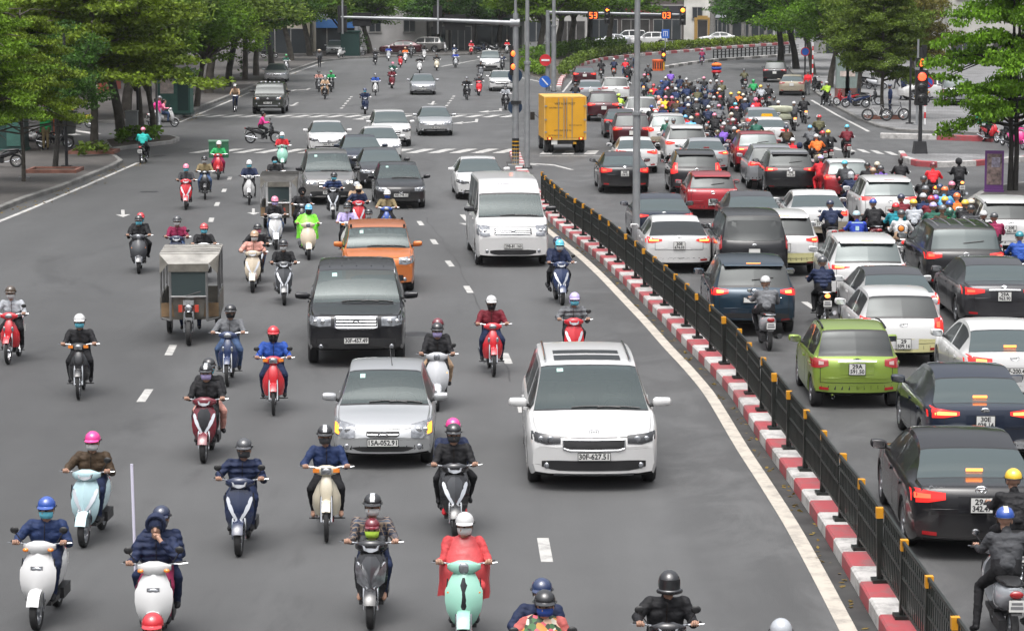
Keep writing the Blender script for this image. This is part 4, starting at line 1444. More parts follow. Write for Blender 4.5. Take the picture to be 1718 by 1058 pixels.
# ------------------------------------------------------------------ cars
# side profile of the centre line, front to back: (distance, height); fractions of length / metres
CARS = {
 'sedan':  dict(L=4.58, W=1.78, H=1.44, wb=2.68, fo=0.90, belt=0.93, roofw=0.70, r=0.315,
     nose=[(0, .60), (.03, .70), (.12, .76), (.50, .86), (1.18, .95)], cowl=1.18, head=2.02, tail=3.42, deck=4.16,
     back=[(4.16, 1.02), (4.48, 1.00), (4.55, .92), (4.58, .72)]),
 'saloon': dict(L=4.85, W=1.83, H=1.47, wb=2.78, fo=0.95, belt=0.96, roofw=0.71, r=0.325,
     nose=[(0, .62), (.03, .72), (.12, .78), (.50, .88), (1.25, .97)], cowl=1.25, head=2.12, tail=3.58, deck=4.28,
     back=[(4.28, 1.06), (4.70, 1.04), (4.81, .96), (4.85, .74)]),
 'hatch':  dict(L=3.56, W=1.60, H=1.50, wb=2.37, fo=0.72, belt=0.93, roofw=0.74, r=0.285,
     nose=[(0, .56), (.03, .65), (.10, .73), (.45, .86), (.92, .96)], cowl=.92, head=1.66, tail=3.10, deck=3.42,
     back=[(3.42, .98), (3.50, .92), (3.55, .72), (3.56, .60)]),
 'hatch5': dict(L=4.00, W=1.72, H=1.50, wb=2.56, fo=0.80, belt=0.95, roofw=0.74, r=0.31,
     nose=[(0, .62), (.03, .72), (.12, .80), (.45, .90), (.98, 1.00)], cowl=.98, head=1.78, tail=3.44, deck=3.84,
     back=[(3.84, 1.00), (3.93, .93), (3.99, .72), (4.0, .60)]),
 'suv':    dict(L=4.52, W=1.85, H=1.67, wb=2.68, fo=0.90, belt=1.05, roofw=0.75, r=0.35,
     nose=[(0, .74), (.03, .86), (.12, .94), (.50, 1.02), (1.12, 1.10)], cowl=1.12, head=1.96, tail=4.00, deck=4.36,
     back=[(4.36, 1.10), (4.46, 1.02), (4.51, .80), (4.52, .66)]),
 'bigsuv': dict(L=4.95, W=1.97, H=1.86, wb=2.85, fo=0.90, belt=1.20, roofw=0.80, r=0.395,
     nose=[(0, .86), (.03, 1.02), (.12, 1.10), (.55, 1.13), (1.30, 1.19)], cowl=1.30, head=2.12, tail=4.55, deck=4.84,
     back=[(4.84, 1.18), (4.90, 1.08), (4.94, .84), (4.95, .7)]),
 'boxsuv': dict(L=4.67, W=1.90, H=1.83, wb=2.69, fo=0.88, belt=1.24, roofw=0.84, r=0.40,
     nose=[(0, .92), (.03, 1.06), (.12, 1.10), (.55, 1.13), (1.35, 1.17)], cowl=1.35, head=1.72, tail=4.38, deck=4.55,
     back=[(4.55, 1.18), (4.62, 1.08), (4.66, .84), (4.67, .7)]),
 'mpv':    dict(L=5.10, W=1.985, H=1.74, wb=3.06, fo=0.93, belt=1.08, roofw=0.77, r=0.355,
     nose=[(0, .72), (.03, .84), (.12, .92), (.50, 1.02), (1.05, 1.12)], cowl=1.05, head=2.10, tail=4.66, deck=4.98,
     back=[(4.98, 1.12), (5.06, 1.02), (5.09, .8), (5.10, .66)]),
 'midmpv': dict(L=4.73, W=1.83, H=1.79, wb=2.75, fo=0.86, belt=1.10, roofw=0.77, r=0.335,
     nose=[(0, .72), (.03, .84), (.12, .92), (.50, 1.02), (1.02, 1.12)], cowl=1.02, head=1.88, tail=4.28, deck=4.60,
     back=[(4.60, 1.12), (4.68, 1.02), (4.72, .8), (4.73, .66)]),
 'box':    dict(L=4.12, W=1.785, H=1.62, wb=2.55, fo=0.82, belt=1.05, roofw=0.82, r=0.34,
     nose=[(0, .74), (.03, .88), (.12, .95), (.42, 1.02), (.92, 1.09)], cowl=.92, head=1.52, tail=3.78, deck=3.98,
     back=[(3.98, 1.05), (4.06, .95), (4.11, .8), (4.12, .66)]),
 'van':    dict(L=5.78, W=1.974, H=2.32, wb=3.75, fo=0.93, belt=1.34, roofw=0.84, r=0.35, ghead=1.50,
     nose=[(0, .84), (.03, .98), (.14, 1.08), (.45, 1.22), (.78, 1.34)], cowl=.78, head=1.86, tail=5.62, deck=5.74,
     back=[(5.74, 1.30), (5.76, 1.1), (5.775, .9), (5.78, .7)]),
}
def smooth01(t):
 t = min(1, max(0, t))
 return t * t * (3 - 2 * t)
class CarShape:
 """closed shell of one car type: loft of cross-sections along the length"""
 def __init__(self, kind, det=2):
  c = self.c = CARS[kind]
  self.kind, self.det = kind, det
  L, W, H = c['L'], c['W'], c['H']
  roof_f = H - (0.05 if kind != 'van' else 0.10)
  mid = (c['head'] + c['tail']) / 2
  roof_b = H - {'sedan': .10, 'saloon': .10, 'hatch': .06, 'hatch5': .07, 'suv': .06}.get(kind, .04)
  pts = list(c['nose'])
  g0 = c['nose'][-1][1]
  pts += [((c['cowl'] + c['head']) / 2, (g0 + roof_f) / 2 + .035), (c['head'], roof_f), (c['head'] + .45, H - .008), (mid, H),
    (c['tail'], roof_b)]
  if c['deck'] - c['tail'] > .3:
   pts += [((c['tail'] + c['deck']) / 2, (roof_b + c['back'][0][1]) / 2 + .02)]
  pts += c['back']
  self.ztop = pchip([p[0] for p in pts], [p[1] for p in pts])
  self.ax = [c['fo'], c['fo'] + c['wb']]
  self.gap = c['r'] + .055
  a, b = c['cowl'] + .22, c['deck']
  notch = kind in ('sedan', 'saloon')
  self.win = [(a, (a + c['ax_b'] if 'ax_b' in c else c['cowl'] + 1.35) - .05)]
  p1 = c['cowl'] + 1.36
  p2 = min(p1 + 1.05, c['tail'] + .12)
  self.win = [(a, p1 - .045), (p1 + .045, p2)]
  if not notch and c['tail'] - p2 > .35:
   self.win.append((p2 + .06, c['tail'] + (.02 if kind != 'van' else -.35)))
  if kind == 'van':
   self.win = [(a + .1, 1.95), (2.10, 3.2), (3.32, 4.4), (4.5, 5.45)]
  self.shell()
 def plan(self, s):
  """half width of the body at distance s from the front"""
  c = self.c
  W2, L = c['W'] / 2, c['L']
  k = 1.0
  if s < .9:
   k -= .085 * (1 - s / .9) ** 2
  e = L - s
  if e < .8:
   k -= .07 * (1 - e / .8) ** 2
  return W2 * k
 def bulge(self, s, y, z=0):
  c = self.c
  L = c['L']
  u = abs(y) / (c['W'] / 2)
  d = 0
  cf, cr = (.26, .20) if self.kind not in ('van', 'boxsuv', 'bigsuv', 'box') else (.16, .12)
  if s < 1.0:
   d += cf * u ** 2.6 * (1 - s / 1.0) ** 1.5
  e = L - s
  if e < .8:
   d -= cr * u ** 2.6 * (1 - e / .8) ** 1.5
  return d
 def X(self, s):
  return self.c['fo'] + self.c['wb'] / 2 - s
 def section(self, s):
  c = self.c
  W2, H = c['W'] / 2, c['H']
  w_ = self.plan(s)
  zt = self.ztop(s)
  L = c['L']
  lift = max(0, 1 - s / .5) ** 2 * .10 + max(0, 1 - (L - s) / .6) ** 2 * .13
  base = {'bigsuv': .32, 'boxsuv': .36, 'suv': .26, 'van': .24}.get(self.kind, .19)
  zb = base + lift
  arch = 0
  for a in self.ax:
   if abs(s - a) < self.gap:
    arch = max(arch, math.sqrt(self.gap ** 2 - (s - a) ** 2) + c['r'] - .01)
  belt = c['belt'] + .05 * (s - c['cowl']) / (L - c['cowl']) if s > c['cowl'] else c['belt']
  bz = min(belt, zt - .045)
  za = max(zb, arch)
  t = smooth01((zt - c['belt'] - .02) / max(.1, (H - c['belt'] - .06)))
  tl = min(1, max(0, (zt - c['belt'] - .02) / max(.1, (H - c['belt'] - .06))))
  wt = w_ * .90 * (1 - tl) + W2 * c['roofw'] * (1 - .05 * abs(s - (c['head'] + c['tail']) / 2) / (L / 2)) * tl
  wt = min(wt, w_ * .93)
  rail = .030 + .045 * tl
  yi = W2 - .31
  mid = max(za + .05, .52 * bz + .06)
  return [(0, zb), (yi, zb), (yi, za), (w_ * .955, max(zb + .015, arch)), (w_ * .992, max(zb + .13, arch + .018)),
    (w_ * 1.0, mid), (w_ * .995, max(mid + .01, bz - .15)), (w_ * .972, max(mid + .02, bz - .035)), (w_ * .938, bz),
    (wt + .012, zt - rail - .02), (wt - .012, zt - rail * .45), (wt * .86, zt - .012), (wt * .45, zt), (0, zt + .004)]
 def shell(self):
  c = self.c
  L = c['L']
  st_ = set(np.linspace(0, L, 34 if self.det > 1 else 22).tolist())
  st_ |= {0.0, .03, .08, .14, L - .02, L - .06, L - .14, c['cowl'], c['head'], c['tail'], c['deck'], c['cowl'] + .05, c['head'] - .05,
    c['tail'] + .05, c['deck'] - .04}
  for a in self.ax:
   n = 9 if self.det > 1 else 5
   for k in range(-n, n + 1):
    st_.add(a + self.gap * math.sin(PI / 2 * k / n))
   st_.add(a - self.gap - .006)
   st_.add(a + self.gap + .006)
  for w0, w1 in self.win:
   st_ |= {w0, w1}
  gh = c.get('ghead', c['head'])
  st_ |= {gh, gh - .05}
  keep = [gh, c['cowl'], c['head'], c['tail'], c['deck'], 0.0, L] + [x for w_ in self.win for x in w_]
  S = []
  for s in sorted(st_):
   if not (0 <= s <= L):
    continue
   if S and s - S[-1] < .006:
    if s in keep:
     S[-1] = s
    continue
   S.append(s)
  self.S = S
  N = 14
  V = []
  for s in S:
   half = self.section(s)
   for sg in (1, -1):
    for (y, z) in half:
     V.append((self.X(s + self.bulge(s, y)), sg * y, z))
  F = {'body': [], 'well': [], 'glass': [], 'frit': [], 'rear': [], 'rfrit': []}
  for k in range(len(self.win)):
   F['side%d+' % k] = []
   F['side%d-' % k] = []
  for i in range(len(S) - 1):
   sm = (S[i] + S[i + 1]) / 2
   for sgi, sg in enumerate((1, -1)):
    for j in range(N - 1):
     a = i * 2 * N + sgi * N + j
     b = a + 1
     d = a + 2 * N
     e = d + 1
     q = (a, d, e, b) if sg > 0 else (a, b, e, d)
     key = 'body'
     if j <= 2:
      key = 'well'
     elif j == 8:
      for k, (w0, w1) in enumerate(self.win):
       if w0 < sm < w1:
        key = 'side%d%s' % (k, '+' if sg > 0 else '-')
     elif j >= 10 and c['cowl'] < sm < gh:
      key = 'frit' if (sm < c['cowl'] + .05 or sm > gh - .05) else 'glass'
     elif j >= 10 and c['tail'] < sm < c['deck'] and not (self.kind == 'van'):
      key = 'rfrit' if (sm < c['tail'] + .05 or sm > c['deck'] - .04) else 'rear'
     F[key].append(q)
  # front and rear faces
  K = 12
  for end, sv in ((0, S[0]), (1, S[-1])):
   half = self.section(sv)
   rows = [1, 3, 4, 5, 6, 7, 8, 9, 10, 11, 12]
   off = len(V)
   for j in rows:
    y, z = half[j]
    for k in range(K + 1):
     yy = -y + 2 * y * k / K
     V.append((self.X(sv + self.bulge(sv, yy)), yy, z))
   for r_ in range(len(rows) - 1):
    for k in range(K):
     a = off + r_ * (K + 1) + k
     q = (a, a + 1, a + K + 2, a + K + 1)
     F['body'].append(q if end == 0 else q[::-1])
  self.V, self.F = V, F
  self.bvh = BVHTree.FromPolygons(V, [q for f in F.values() for q in f])
 def part(self, keys, mats):
  mb = MB()
  used = {}
  vs, fs, ms = [], [], []
  for mi, ks in enumerate(keys):
   for k in ks:
    for q in self.F.get(k, []):
     r = []
     for i in q:
      if i not in used:
       used[i] = len(vs)
       vs.append(self.V[i])
      r.append(used[i])
     fs.append(r)
     ms.append(mi)
  mb.v, mb.f, mb.m = vs, fs, ms
  return mb
 def cast(self, o, d):
  h = self.bvh.ray_cast(Vector(o), Vector(d))
  return (h[0], h[1]) if h[0] is not None else (None, None)
 def patch(self, cols, axis, off=.006, nx=6, ny=4, depth=.03):
  """shell patch hugging the body. cols: (u, lo, hi) seen along the axis: f/b (u=y, v=z), s+/s- (u=x, v=z), t (u=x, v=y)"""
  us = [c[0] for c in cols]
  grid = []
  lastok = None
  for i in range(nx + 1):
   u = us[0] + (us[-1] - us[0]) * i / nx
   lo = float(np.interp(u, us, [c[1] for c in cols])) if us[-1] > us[0] else float(np.interp(-u, [-x for x in us], [c[1] for c in cols]))
   hi = float(np.interp(u, us, [c[2] for c in cols])) if us[-1] > us[0] else float(np.interp(-u, [-x for x in us], [c[2] for c in cols]))
   col = []
   for j in range(ny + 1):
    v = lo + (hi - lo) * j / ny
    if axis == 'f':
     o, d = (9, u, v), (-1, 0, 0)
    elif axis == 'b':
     o, d = (-9, u, v), (1, 0, 0)
    elif axis == 's+':
     o, d = (u, 9, v), (0, -1, 0)
    elif axis == 's-':
     o, d = (u, -9, v), (0, 1, 0)
    else:
     o, d = (u, v, 9), (0, 0, -1)
    p, n = self.cast(o, d)
    if p is None:
     p = lastok or (Vector(o) + Vector(d) * 8)
     n = -Vector(d)
    if n.dot(Vector(d)) > 0:
     n = -n
    lastok = p
    col.append((p, (n - Vector(d)).normalized()))
   grid.append(col)
  e1 = grid[1][0][0] - grid[0][0][0]
  e2 = grid[0][1][0] - grid[0][0][0]
  if e1.cross(e2).dot(grid[0][0][1]) < 0:
   grid = grid[::-1]
  mb = MB()
  top = [[p + n * off for p, n in c] for c in grid]
  bot = [[p - n * depth for p, n in c] for c in grid]
  W_ = ny + 1
  vs = [p for c in top for p in c] + [p for c in bot for p in c]
  T = (nx + 1) * W_
  fs = []
  for i in range(nx):
   for j in range(ny):
    a = i * W_ + j
    fs.append((a, a + W_, a + W_ + 1, a + 1))
  per = [(i, 0) for i in range(nx + 1)] + [(nx, j) for j in range(1, ny + 1)] + [(i, ny) for i in range(nx - 1, -1, -1)] + [(0, j) for j in
                               range(ny - 1, 0, -1)]
  for k in range(len(per)):
   a, b = per[k], per[(k + 1) % len(per)]
   ia, ib = a[0] * W_ + a[1], b[0] * W_ + b[1]
   fs.append((ia, T + ia, T + ib, ib))
  mb.add(vs, fs)
  return mb
_shapes = {}
def shape(kind, det):
 k = (kind, det)
 if k not in _shapes:
  _shapes[k] = CarShape(kind, det)
 return _shapes[k]
_wheels = {}
def wheel_meshes(r, det, style=0):
 key = (round(r, 3), det, style)
 if key in _wheels:
  return _wheels[key]
 n = 28 if det > 1 else 14
 wd = .20
 rr = r * .66
 t = MB()
 t.lathe([(-wd / 2, rr), (-wd / 2, r * .90), (-wd / 2 + .03, r * .985), (-.05, r), (.05, r), (wd / 2 - .03, r * .985), (wd / 2, r * .90), (wd / 2, rr),
    (wd * .25, rr * .96)], n=n)
 ty = t.mesh('tyre', RUBBER, 50)
 m = MB()
 m.lathe([(.085, rr + .005), (.098, rr - .006), (.085, rr - .028), (.02, rr - .03), (-.06, rr - .03)], n=n)
 m.lathe([(.015, .005), (.02, rr - .03)], n=n, mi=1)
 ns = 5 if style == 0 else 10
 for k in range(ns):
  a = 2 * PI * k / ns
  ca, sa = math.cos(a), math.sin(a)
  hw = .034 if ns == 5 else .018
  pts = []
  for rad, wdt, o in ((.035, hw * 1.2, .075), (rr * .6, hw, .085), (rr - .015, hw * 1.25, .09)):
   for sg, dp in ((-1, 0), (1, 0), (1, -.04), (-1, -.04)):
    pts.append((rad * ca - sg * wdt * sa, o + dp, rad * sa + sg * wdt * ca))
  m.rings([pts[0:4], pts[4:8], pts[8:12]], 0)
 m.lathe([(.10, .001), (.098, .04), (.07, .055)], n=12, cap=True)
 ri = m.mesh('rim', [ALLOY, UNDER], 35)
 _wheels[key] = (ty, ri)
 return ty, ri
_plates = {}
def plate(root, txt, pos, nrm_front, two_line, yaw=0.0, tiltz=0.0, part='licence_plate'):
 """white Vietnamese number plate with its characters"""
 w_, h = (.47, .11) if not two_line else (.28, .20)
 mb = MB()
 mb.box((0, 0, 0), (.012, w_, h))
 mb.box((-.004, 0, 0), (.012, w_ + .02, h + .02), mi=1)
 o = mb.build(part, [PLATEW, BLACKP], root, smooth=0)
 o.location = pos
 o.rotation_euler = (0, tiltz, yaw)
 if txt:
  lines = txt.split('|')
  for k, ln in enumerate(lines):
   sz = (.118 if len(lines) == 1 else .108)
   me = text_mesh(ln, sz, INK, bold=.004)
   t = link('plate_lettering', me, o)
   t.rotation_euler = (PI / 2, 0, PI / 2)
   t.location = (.0075, 0, (0 if len(lines) == 1 else (.046 if k == 0 else -.048)))
   ext = max(v.co.x for v in me.vertices) - min(v.co.x for v in me.vertices)
   sx = min(1.0, (w_ - .03) / ext)
   t.scale = (sx, 1, 1)
 return o
def car(kind, label, color, det=2, front=None, rear=None, cat='car', group=None, wheel_style=0, roof=None, trim=False, glassm=None, lower=None,
  side_glass=None):
 """one car; front / rear give the fittings the photo shows on that end"""
 sh = shape(kind, det)
 c = sh.c
 W2, H, L = c['W'] / 2, c['H'], c['L']
 name = {'suv': 'suv_car', 'bigsuv': 'suv_car', 'boxsuv': 'suv_car', 'mpv': 'people_carrier', 'midmpv': 'people_carrier', 'van': 'passenger_van',
   'hatch': 'hatchback_car', 'hatch5': 'hatchback_car', 'box': 'hatchback_car'}.get(kind, 'sedan_car')
 root = empty(name, label, cat, group=group or 'cars on the road')
 pm = P_(color) if isinstance(color, str) else color
 g1 = glassm or (GLASSI if front is not None and det > 1 else GLASS)
 roofm = P_(roof) if roof else None
 mats = [pm, UNDER]
 body = sh.part([['body'], ['well']], mats)
 if roofm:
  for i, f in enumerate(body.f):
   if all(body.v[k][2] > c['belt'] + .30 for k in f) and body.m[i] == 0:
    body.m[i] = 2
  mats.append(roofm)
 if lower:
  lm = P_(lower)
  k_ = len(mats)
  for i, f in enumerate(body.f):
   if all(body.v[k][2] < .66 for k in f) and body.m[i] == 0:
    body.m[i] = k_
  mats.append(lm)
 body.build('body', mats, root, 38)
 sh.part([['glass'], ['frit']], 0).build('windscreen', [g1, BLACKP], root, 38)
 if sh.F['rear']:
  sh.part([['rear'], ['rfrit']], 0).build('rear_window', [rear.get('glass', g1) if rear else g1, BLACKP], root, 38)
 for k in range(len(sh.win)):
  for sg in '+-':
   mb = sh.part([['side%d%s' % (k, sg)]], 0)
   if mb.f:
    mb.build('side_window', side_glass or GLASSD, root, 38)
 if g1 is GLASSI:
  m = MB()
  z0 = c['belt'] - .02
  m.box((sh.X(c['cowl'] + .34), 0, z0 - .06), (.42, W2 * 1.66, .10))
  m.ell((sh.X(c['cowl'] + .30), -W2 * .40, z0 + .02), (.10, .24, .06), n=12, m=6)
  for sg in (1, -1):
   xs = sh.X(c['cowl'] + 1.28)
   m.rings([[(xs + a_, sg * W2 * .42 + b_, z) for a_, b_ in sup(t_, w_, 12)] for z, w_, t_ in ((.45, .25, .07), (z0 - .05, .25, .08), (z0 + .12, .20, .06))], 1)
   m.ell((xs - .02, sg * W2 * .42, z0 + .22), (.05, .13, .09), 1, 12, 8)
  m.tube([(sh.X(c['cowl'] + .66) + math.cos(a) * .05, W2 * .42 + math.cos(a) * .18, z0 - .02 + math.sin(a) * .17) for a in np.linspace(0, 2 * PI, 17)], .014, 6)
  m.box((sh.X(c['cowl'] + 2.25), 0, z0 - .12), (.16, W2 * 1.5, .55), 1)
  m.box((sh.X(c['head'] - .14), 0, sh.ztop(c['head'] - .14) - .12), (.03, .22, .06))
  m.build('interior', [BLACKP, pbr('seat_fabric', (.085, .08, .075), .8, var=.2)], root, 40)
 # wheels
 ty, ri = wheel_meshes(c['r'], det, wheel_style)
 for a in sh.ax:
  for sg in (1, -1):
   we = link('wheel', ty, root)
   we.location = (sh.X(a), sg * (W2 - .125), c['r'])
   if sg < 0:
    we.rotation_euler = (0, 0, PI)
   link('rim', ri, we)
 # mirrors
 mx = sh.X(c['cowl'] + .42)
 hz = c['belt'] + (.10 if kind not in ('van',) else .20)
 for sg in (1, -1):
  m = MB()
  big = 1.25 if kind in ('bigsuv', 'van', 'mpv', 'boxsuv') else 1.0
  rg = []
  for q, k_ in ((-1, .35), (-.9, .78), (-.5, 1), (.3, .98), (.85, .80), (1, .40)):
   rg.append([(mx + a_ + .02 * q, sg * (W2 + (.09 + .115 * q) * big), hz + b_ + .01 * q) for a_, b_ in sup(.07 * k_, .075 * k_, 12)])
  m.rings(rg if sg < 0 else rg[::-1])
  m.tube([(mx - .02, sg * (W2 * .91), hz - .07), (mx, sg * (W2 + .03), hz - .03)], .03, 8, mi=1)
  m.box((mx - .068, sg * (W2 + .092 * big), hz), (.02, .17 * big, .105 * big), mi=2)
  m.build('wing_mirror', [P_('black') if (trim or kind in ('boxsuv',)) else pm, BLACKP, CHROME], root, 40)
 det1 = det > 0
 # ---------------- front fittings
 f = dict(hl_y=(.52, .93), hl_z=(.62, .77), grille=(.36, .50, .66), intake=(.62, .24, .38), hl='dark', lit=False, plate=None, fog=True, slats=3)
 f.update(front or {})
 if front is not None:
  for sg in (1, -1):
   y0, y1 = f['hl_y'][0] * W2, f['hl_y'][1] * W2
   z0, z1 = f['hl_z']
   sl = f.get('slant', .04)
   cols = [(sg * y0, z0 + .02, z1 - sl), (sg * (y0 + y1) / 2, z0, z1 - sl * .4), (sg * y1, z0 + .05, z1 + sl * .3)]
   hm = LAMPGLASS if f['hl'] == 'clear' else LAMPDARK
   h = sh.patch(cols, 'f', .010, 8, 4).build('headlight', hm, root, 50)
   bl = []
   for q, rad in ((.35, .055), (.68, .045)):
    yb = y0 + (y1 - y0) * q
    zb = (z0 + z1) / 2
    p, n = sh.cast((9, sg * yb, zb), (-1, 0, 0))
    if p is not None:
     b = MB()
     b.ell((p.x + .004, p.y, p.z), (.022, rad, min(rad, (z1 - z0) * .42)), n=12, m=6)
     b.build('lamp_bulb', LAMPON if f['lit'] else (LAMPGLASS if f['hl'] != 'clear' else CHROME), h, 60)
   if f.get('amber'):
    sh.patch([(sg * (y1 - .075), z0 + .06, z1 - .05), (sg * (y1 - .01), z0 + .07, z1 - .04)], 'f', .014, 4, 3).build(
     'turn_signal', AMBERON if f['amber'] == 'on' else AMBER, h, 50)
   if f['fog']:
    zf = f['intake'][1] + (.07 if f['fog'] is True else f['fog'])
    p, n = sh.cast((9, sg * W2 * .70, zf), (-1, 0, 0))
    if p is not None:
     b = MB()
     b.ell((p.x, p.y, p.z), (.02, .05, .05), n=12, m=6)
     b.build('fog_lamp', LAMPGLASS, root, 60)
  gw, g0, g1_ = f['grille']
  if gw:
   gp = sh.patch([(-gw * W2, g0 + f.get('gcut', .03), g1_), (-gw * W2 * .8, g0, g1_), (gw * W2 * .8, g0, g1_), (gw * W2, g0 + f.get('gcut', .03), g1_)], 'f', .008, 12, 4)
   go = gp.build('grille', BLACKP if not f.get('gchrome') else CHROME, root, 40)
   if f['slats']:
    sm = MB()
    for k in range(f['slats']):
     z = g0 + (g1_ - g0) * (k + .5) / f['slats']
     pts = []
     for q in range(-6, 7):
      p, n = sh.cast((9, gw * W2 * .93 * q / 6, z), (-1, 0, 0))
      if p is not None:
       pts.append(p + Vector((.012, 0, 0)))
     if len(pts) > 2:
      sm.tube(pts, f.get('slat_r', .008), 5)
    sm.build('grille_slats', f.get('slatm', CHROME), go, 40)
   if f.get('rim'):
    sm = MB()
    pts = []
    for y, z in [(-gw, g1_), (-gw, g0 + .03), (-gw * .8, g0), (0, g0), (gw * .8, g0), (gw, g0 + .03), (gw, g1_), (0, g1_), (-gw, g1_)]:
     p, n = sh.cast((9, y * W2, z), (-1, 0, 0))
     if p is not None:
      pts.append(p + Vector((.012, 0, 0)))
    sm.tube(pts, .013, 6)
    sm.build('grille_surround', CHROME, go, 40)
   p, n = sh.cast((9, 0, f.get('badge_z', (g0 + g1_) / 2 + .01)), (-1, 0, 0))
   b = MB()
   badge(b, f.get('badge', 'oval'), Vector((p.x + .022, 0, p.z)), 1)
   b.build('badge', CHROME, root, 40)
  iw, i0, i1 = f['intake']
  if iw:
   sh.patch([(-iw * W2, i0 + .05, i1 - .02), (-iw * W2 * .75, i0, i1), (iw * W2 * .75, i0, i1), (iw * W2, i0 + .05, i1 - .02)], 'f', .007, 12, 3).build(
    'bumper_intake', BLACKP, root, 40)
  if f.get('skid'):
   sh.patch([(-.6 * W2, f['skid'][0], f['skid'][1]), (.6 * W2, f['skid'][0], f['skid'][1])], 'f', .014, 10, 2).build('skid_plate', STEEL, root, 40)
  if f['plate']:
   z = f.get('plate_z', .45)
   p, n = sh.cast((9, 0, z), (-1, 0, 0))
   plate(root, f['plate'], (p.x + .025, 0, z), True, False)
  if det > 1:
   sm = MB()
   ch = sh.X(c['cowl'] - .04)
   zs = f['grille'][2] + .035
   q = sh.patch([(-.72 * W2, zs - .005, zs + .005), (.72 * W2, zs - .005, zs + .005)], 'f', .0025, 14, 1, .004)
   sm.add(q.v, q.f)
   sm.build('panel_seam', UNDER, root, 40)
   wm = MB()
   for y0, y1 in ((.30, -.45), (-.25, .10) if False else (-.10, -.75)):
    a, _ = sh.cast((sh.X(c['cowl'] + .04), y0 * W2, 9), (0, 0, -1))
    pts = []
    for q in range(7):
     t = q / 6
     p, n = sh.cast((sh.X(c['cowl'] + .05 + .10 * t * (1 - t)), (y0 + (y1 - y0) * t) * W2 * -1, 9), (0, 0, -1))
     if p is not None:
      pts.append(p + Vector((0, 0, .018)))
    wm.tube(pts, .012, 5)
   wm.build('wiper', BLACKP, root, 40)
   stk = sh.patch([(sh.X(c['head'] - .22), -W2 * .50, -W2 * .40), (sh.X(c['head'] - .13), -W2 * .50, -W2 * .40)], 't', .004, 2, 2, .004)
   stk.build('windscreen_sticker', pbr('sticker', (.35, .55, .5), .5), root, 0)
 # ---------------- rear fittings
 r = dict(tl_y=(.50, .95), tl_z=(.74, .90), lit=None, plate=None, plate_z=.80, low=.52, brake3=None, wiper=False, spoiler=False)
 r.update(rear or {})
 if rear is not None:
  for sg in (1, -1):
   y0, y1 = r['tl_y'][0] * W2, r['tl_y'][1] * W2
   z0, z1 = r['tl_z']
   sl = r.get('slant', .03)
   cols = [(sg * y0, z0 + sl + r.get('inner', .03), z1 - sl), (sg * (y0 + y1) / 2, z0 + sl * .5, z1 - sl * .3), (sg * y1, z0, z1 + sl * .4)]
   lit = r['lit']
   h = sh.patch(cols, 'b', .010, 8, 5).build('tail_light', REDON if lit else REDLENS, root, 50)
   p0, p1 = r.get('hot', (.45, .8))
   ya, yb = y0 + (y1 - y0) * p0, y0 + (y1 - y0) * p1
   sh.patch([(sg * ya, z0 + (z1 - z0) * .40, z0 + (z1 - z0) * .70), (sg * yb, z0 + (z1 - z0) * .35, z0 + (z1 - z0) * .75)], 'b', .016, 4, 2).build(
    'lamp_bulb', HOTON if lit == 'hot' else (pbr('clear_lens', (.5, .35, .34), .15, coat=1.0) if not lit else pbr('glowing_lens', (.7, .03, .02), .2, emit=(1.0, .10, .04), estr=1.4)), h, 50)
   if r.get('reflector', True):
    sh.patch([(sg * W2 * .62, .36, .41), (sg * W2 * .82, .37, .42)], 'b', .010, 4, 2).build('reflector', REDLENS, root, 50)
  if r['low']:
   sh.patch([(-.80 * W2, .24, r['low'] - .12), (-.6 * W2, .24, r['low'] - .08), (.6 * W2, .24, r['low'] - .08), (.80 * W2, .24, r['low'] - .12)], 'b', .007, 12, 3).build(
    'bumper_valance', BLACKP, root, 40)
  if r['plate'] is not None:
   z = r['plate_z']
   p, n = sh.cast((-9, 0, z), (1, 0, 0))
   rw = .30
   sh.patch([(-rw, z - .11, z + .11), (rw, z - .11, z + .11)], 'b', .004, 6, 3).build('plate_recess', r.get('recess', pm), root, 40)
   plate(root, r['plate'], (p.x - .028, 0, z), False, len(r['plate'].split('|')) > 1 or r['plate'] == '', PI)
   if r.get('strip'):
    mb = MB()
    mb.tube([(p.x - .02, -.34, z + .145), (p.x - .03, 0, z + .15), (p.x - .02, .34, z + .145)], .02, 6)
    mb.build('trim_strip', CHROME, root, 40)
  bz_ = r.get('badge_z', r['plate_z'] + .19)
  p, n = sh.cast((-9, 0, bz_), (1, 0, 0))
  if p is not None:
   b = MB()
   badge(b, r.get('badge', 'oval'), Vector((p.x - .018, 0, p.z)), -1)
   b.build('badge', CHROME, root, 40)
  if r.get('script'):
   p, n = sh.cast((-9, W2 * .62, r['tl_z'][1] + .03), (1, 0, 0))
   t = link('model_lettering', text_mesh(r['script'], .075, CHROME, .003, extrude=.003), root)
   t.rotation_euler = (PI / 2, 0, -PI / 2)
   t.location = (p.x - .01, W2 * .62, p.z)
  if r['brake3']:
   mb = MB()
   if kind in ('sedan', 'saloon'):
    p, n = sh.cast((sh.X(c['deck'] - .16), 0, 9), (0, 0, -1))
    mb.box((p.x, 0, p.z + .02), (.03, .22, .035))
   else:
    p, n = sh.cast((sh.X(c['tail'] + .03), 0, 9), (0, 0, -1))
    mb.box((p.x - .01, 0, p.z + .005), (.04, .30, .035))
   mb.build('high_brake_light', HOTON if r['brake3'] == 'hot' else REDLENS, root, 0)
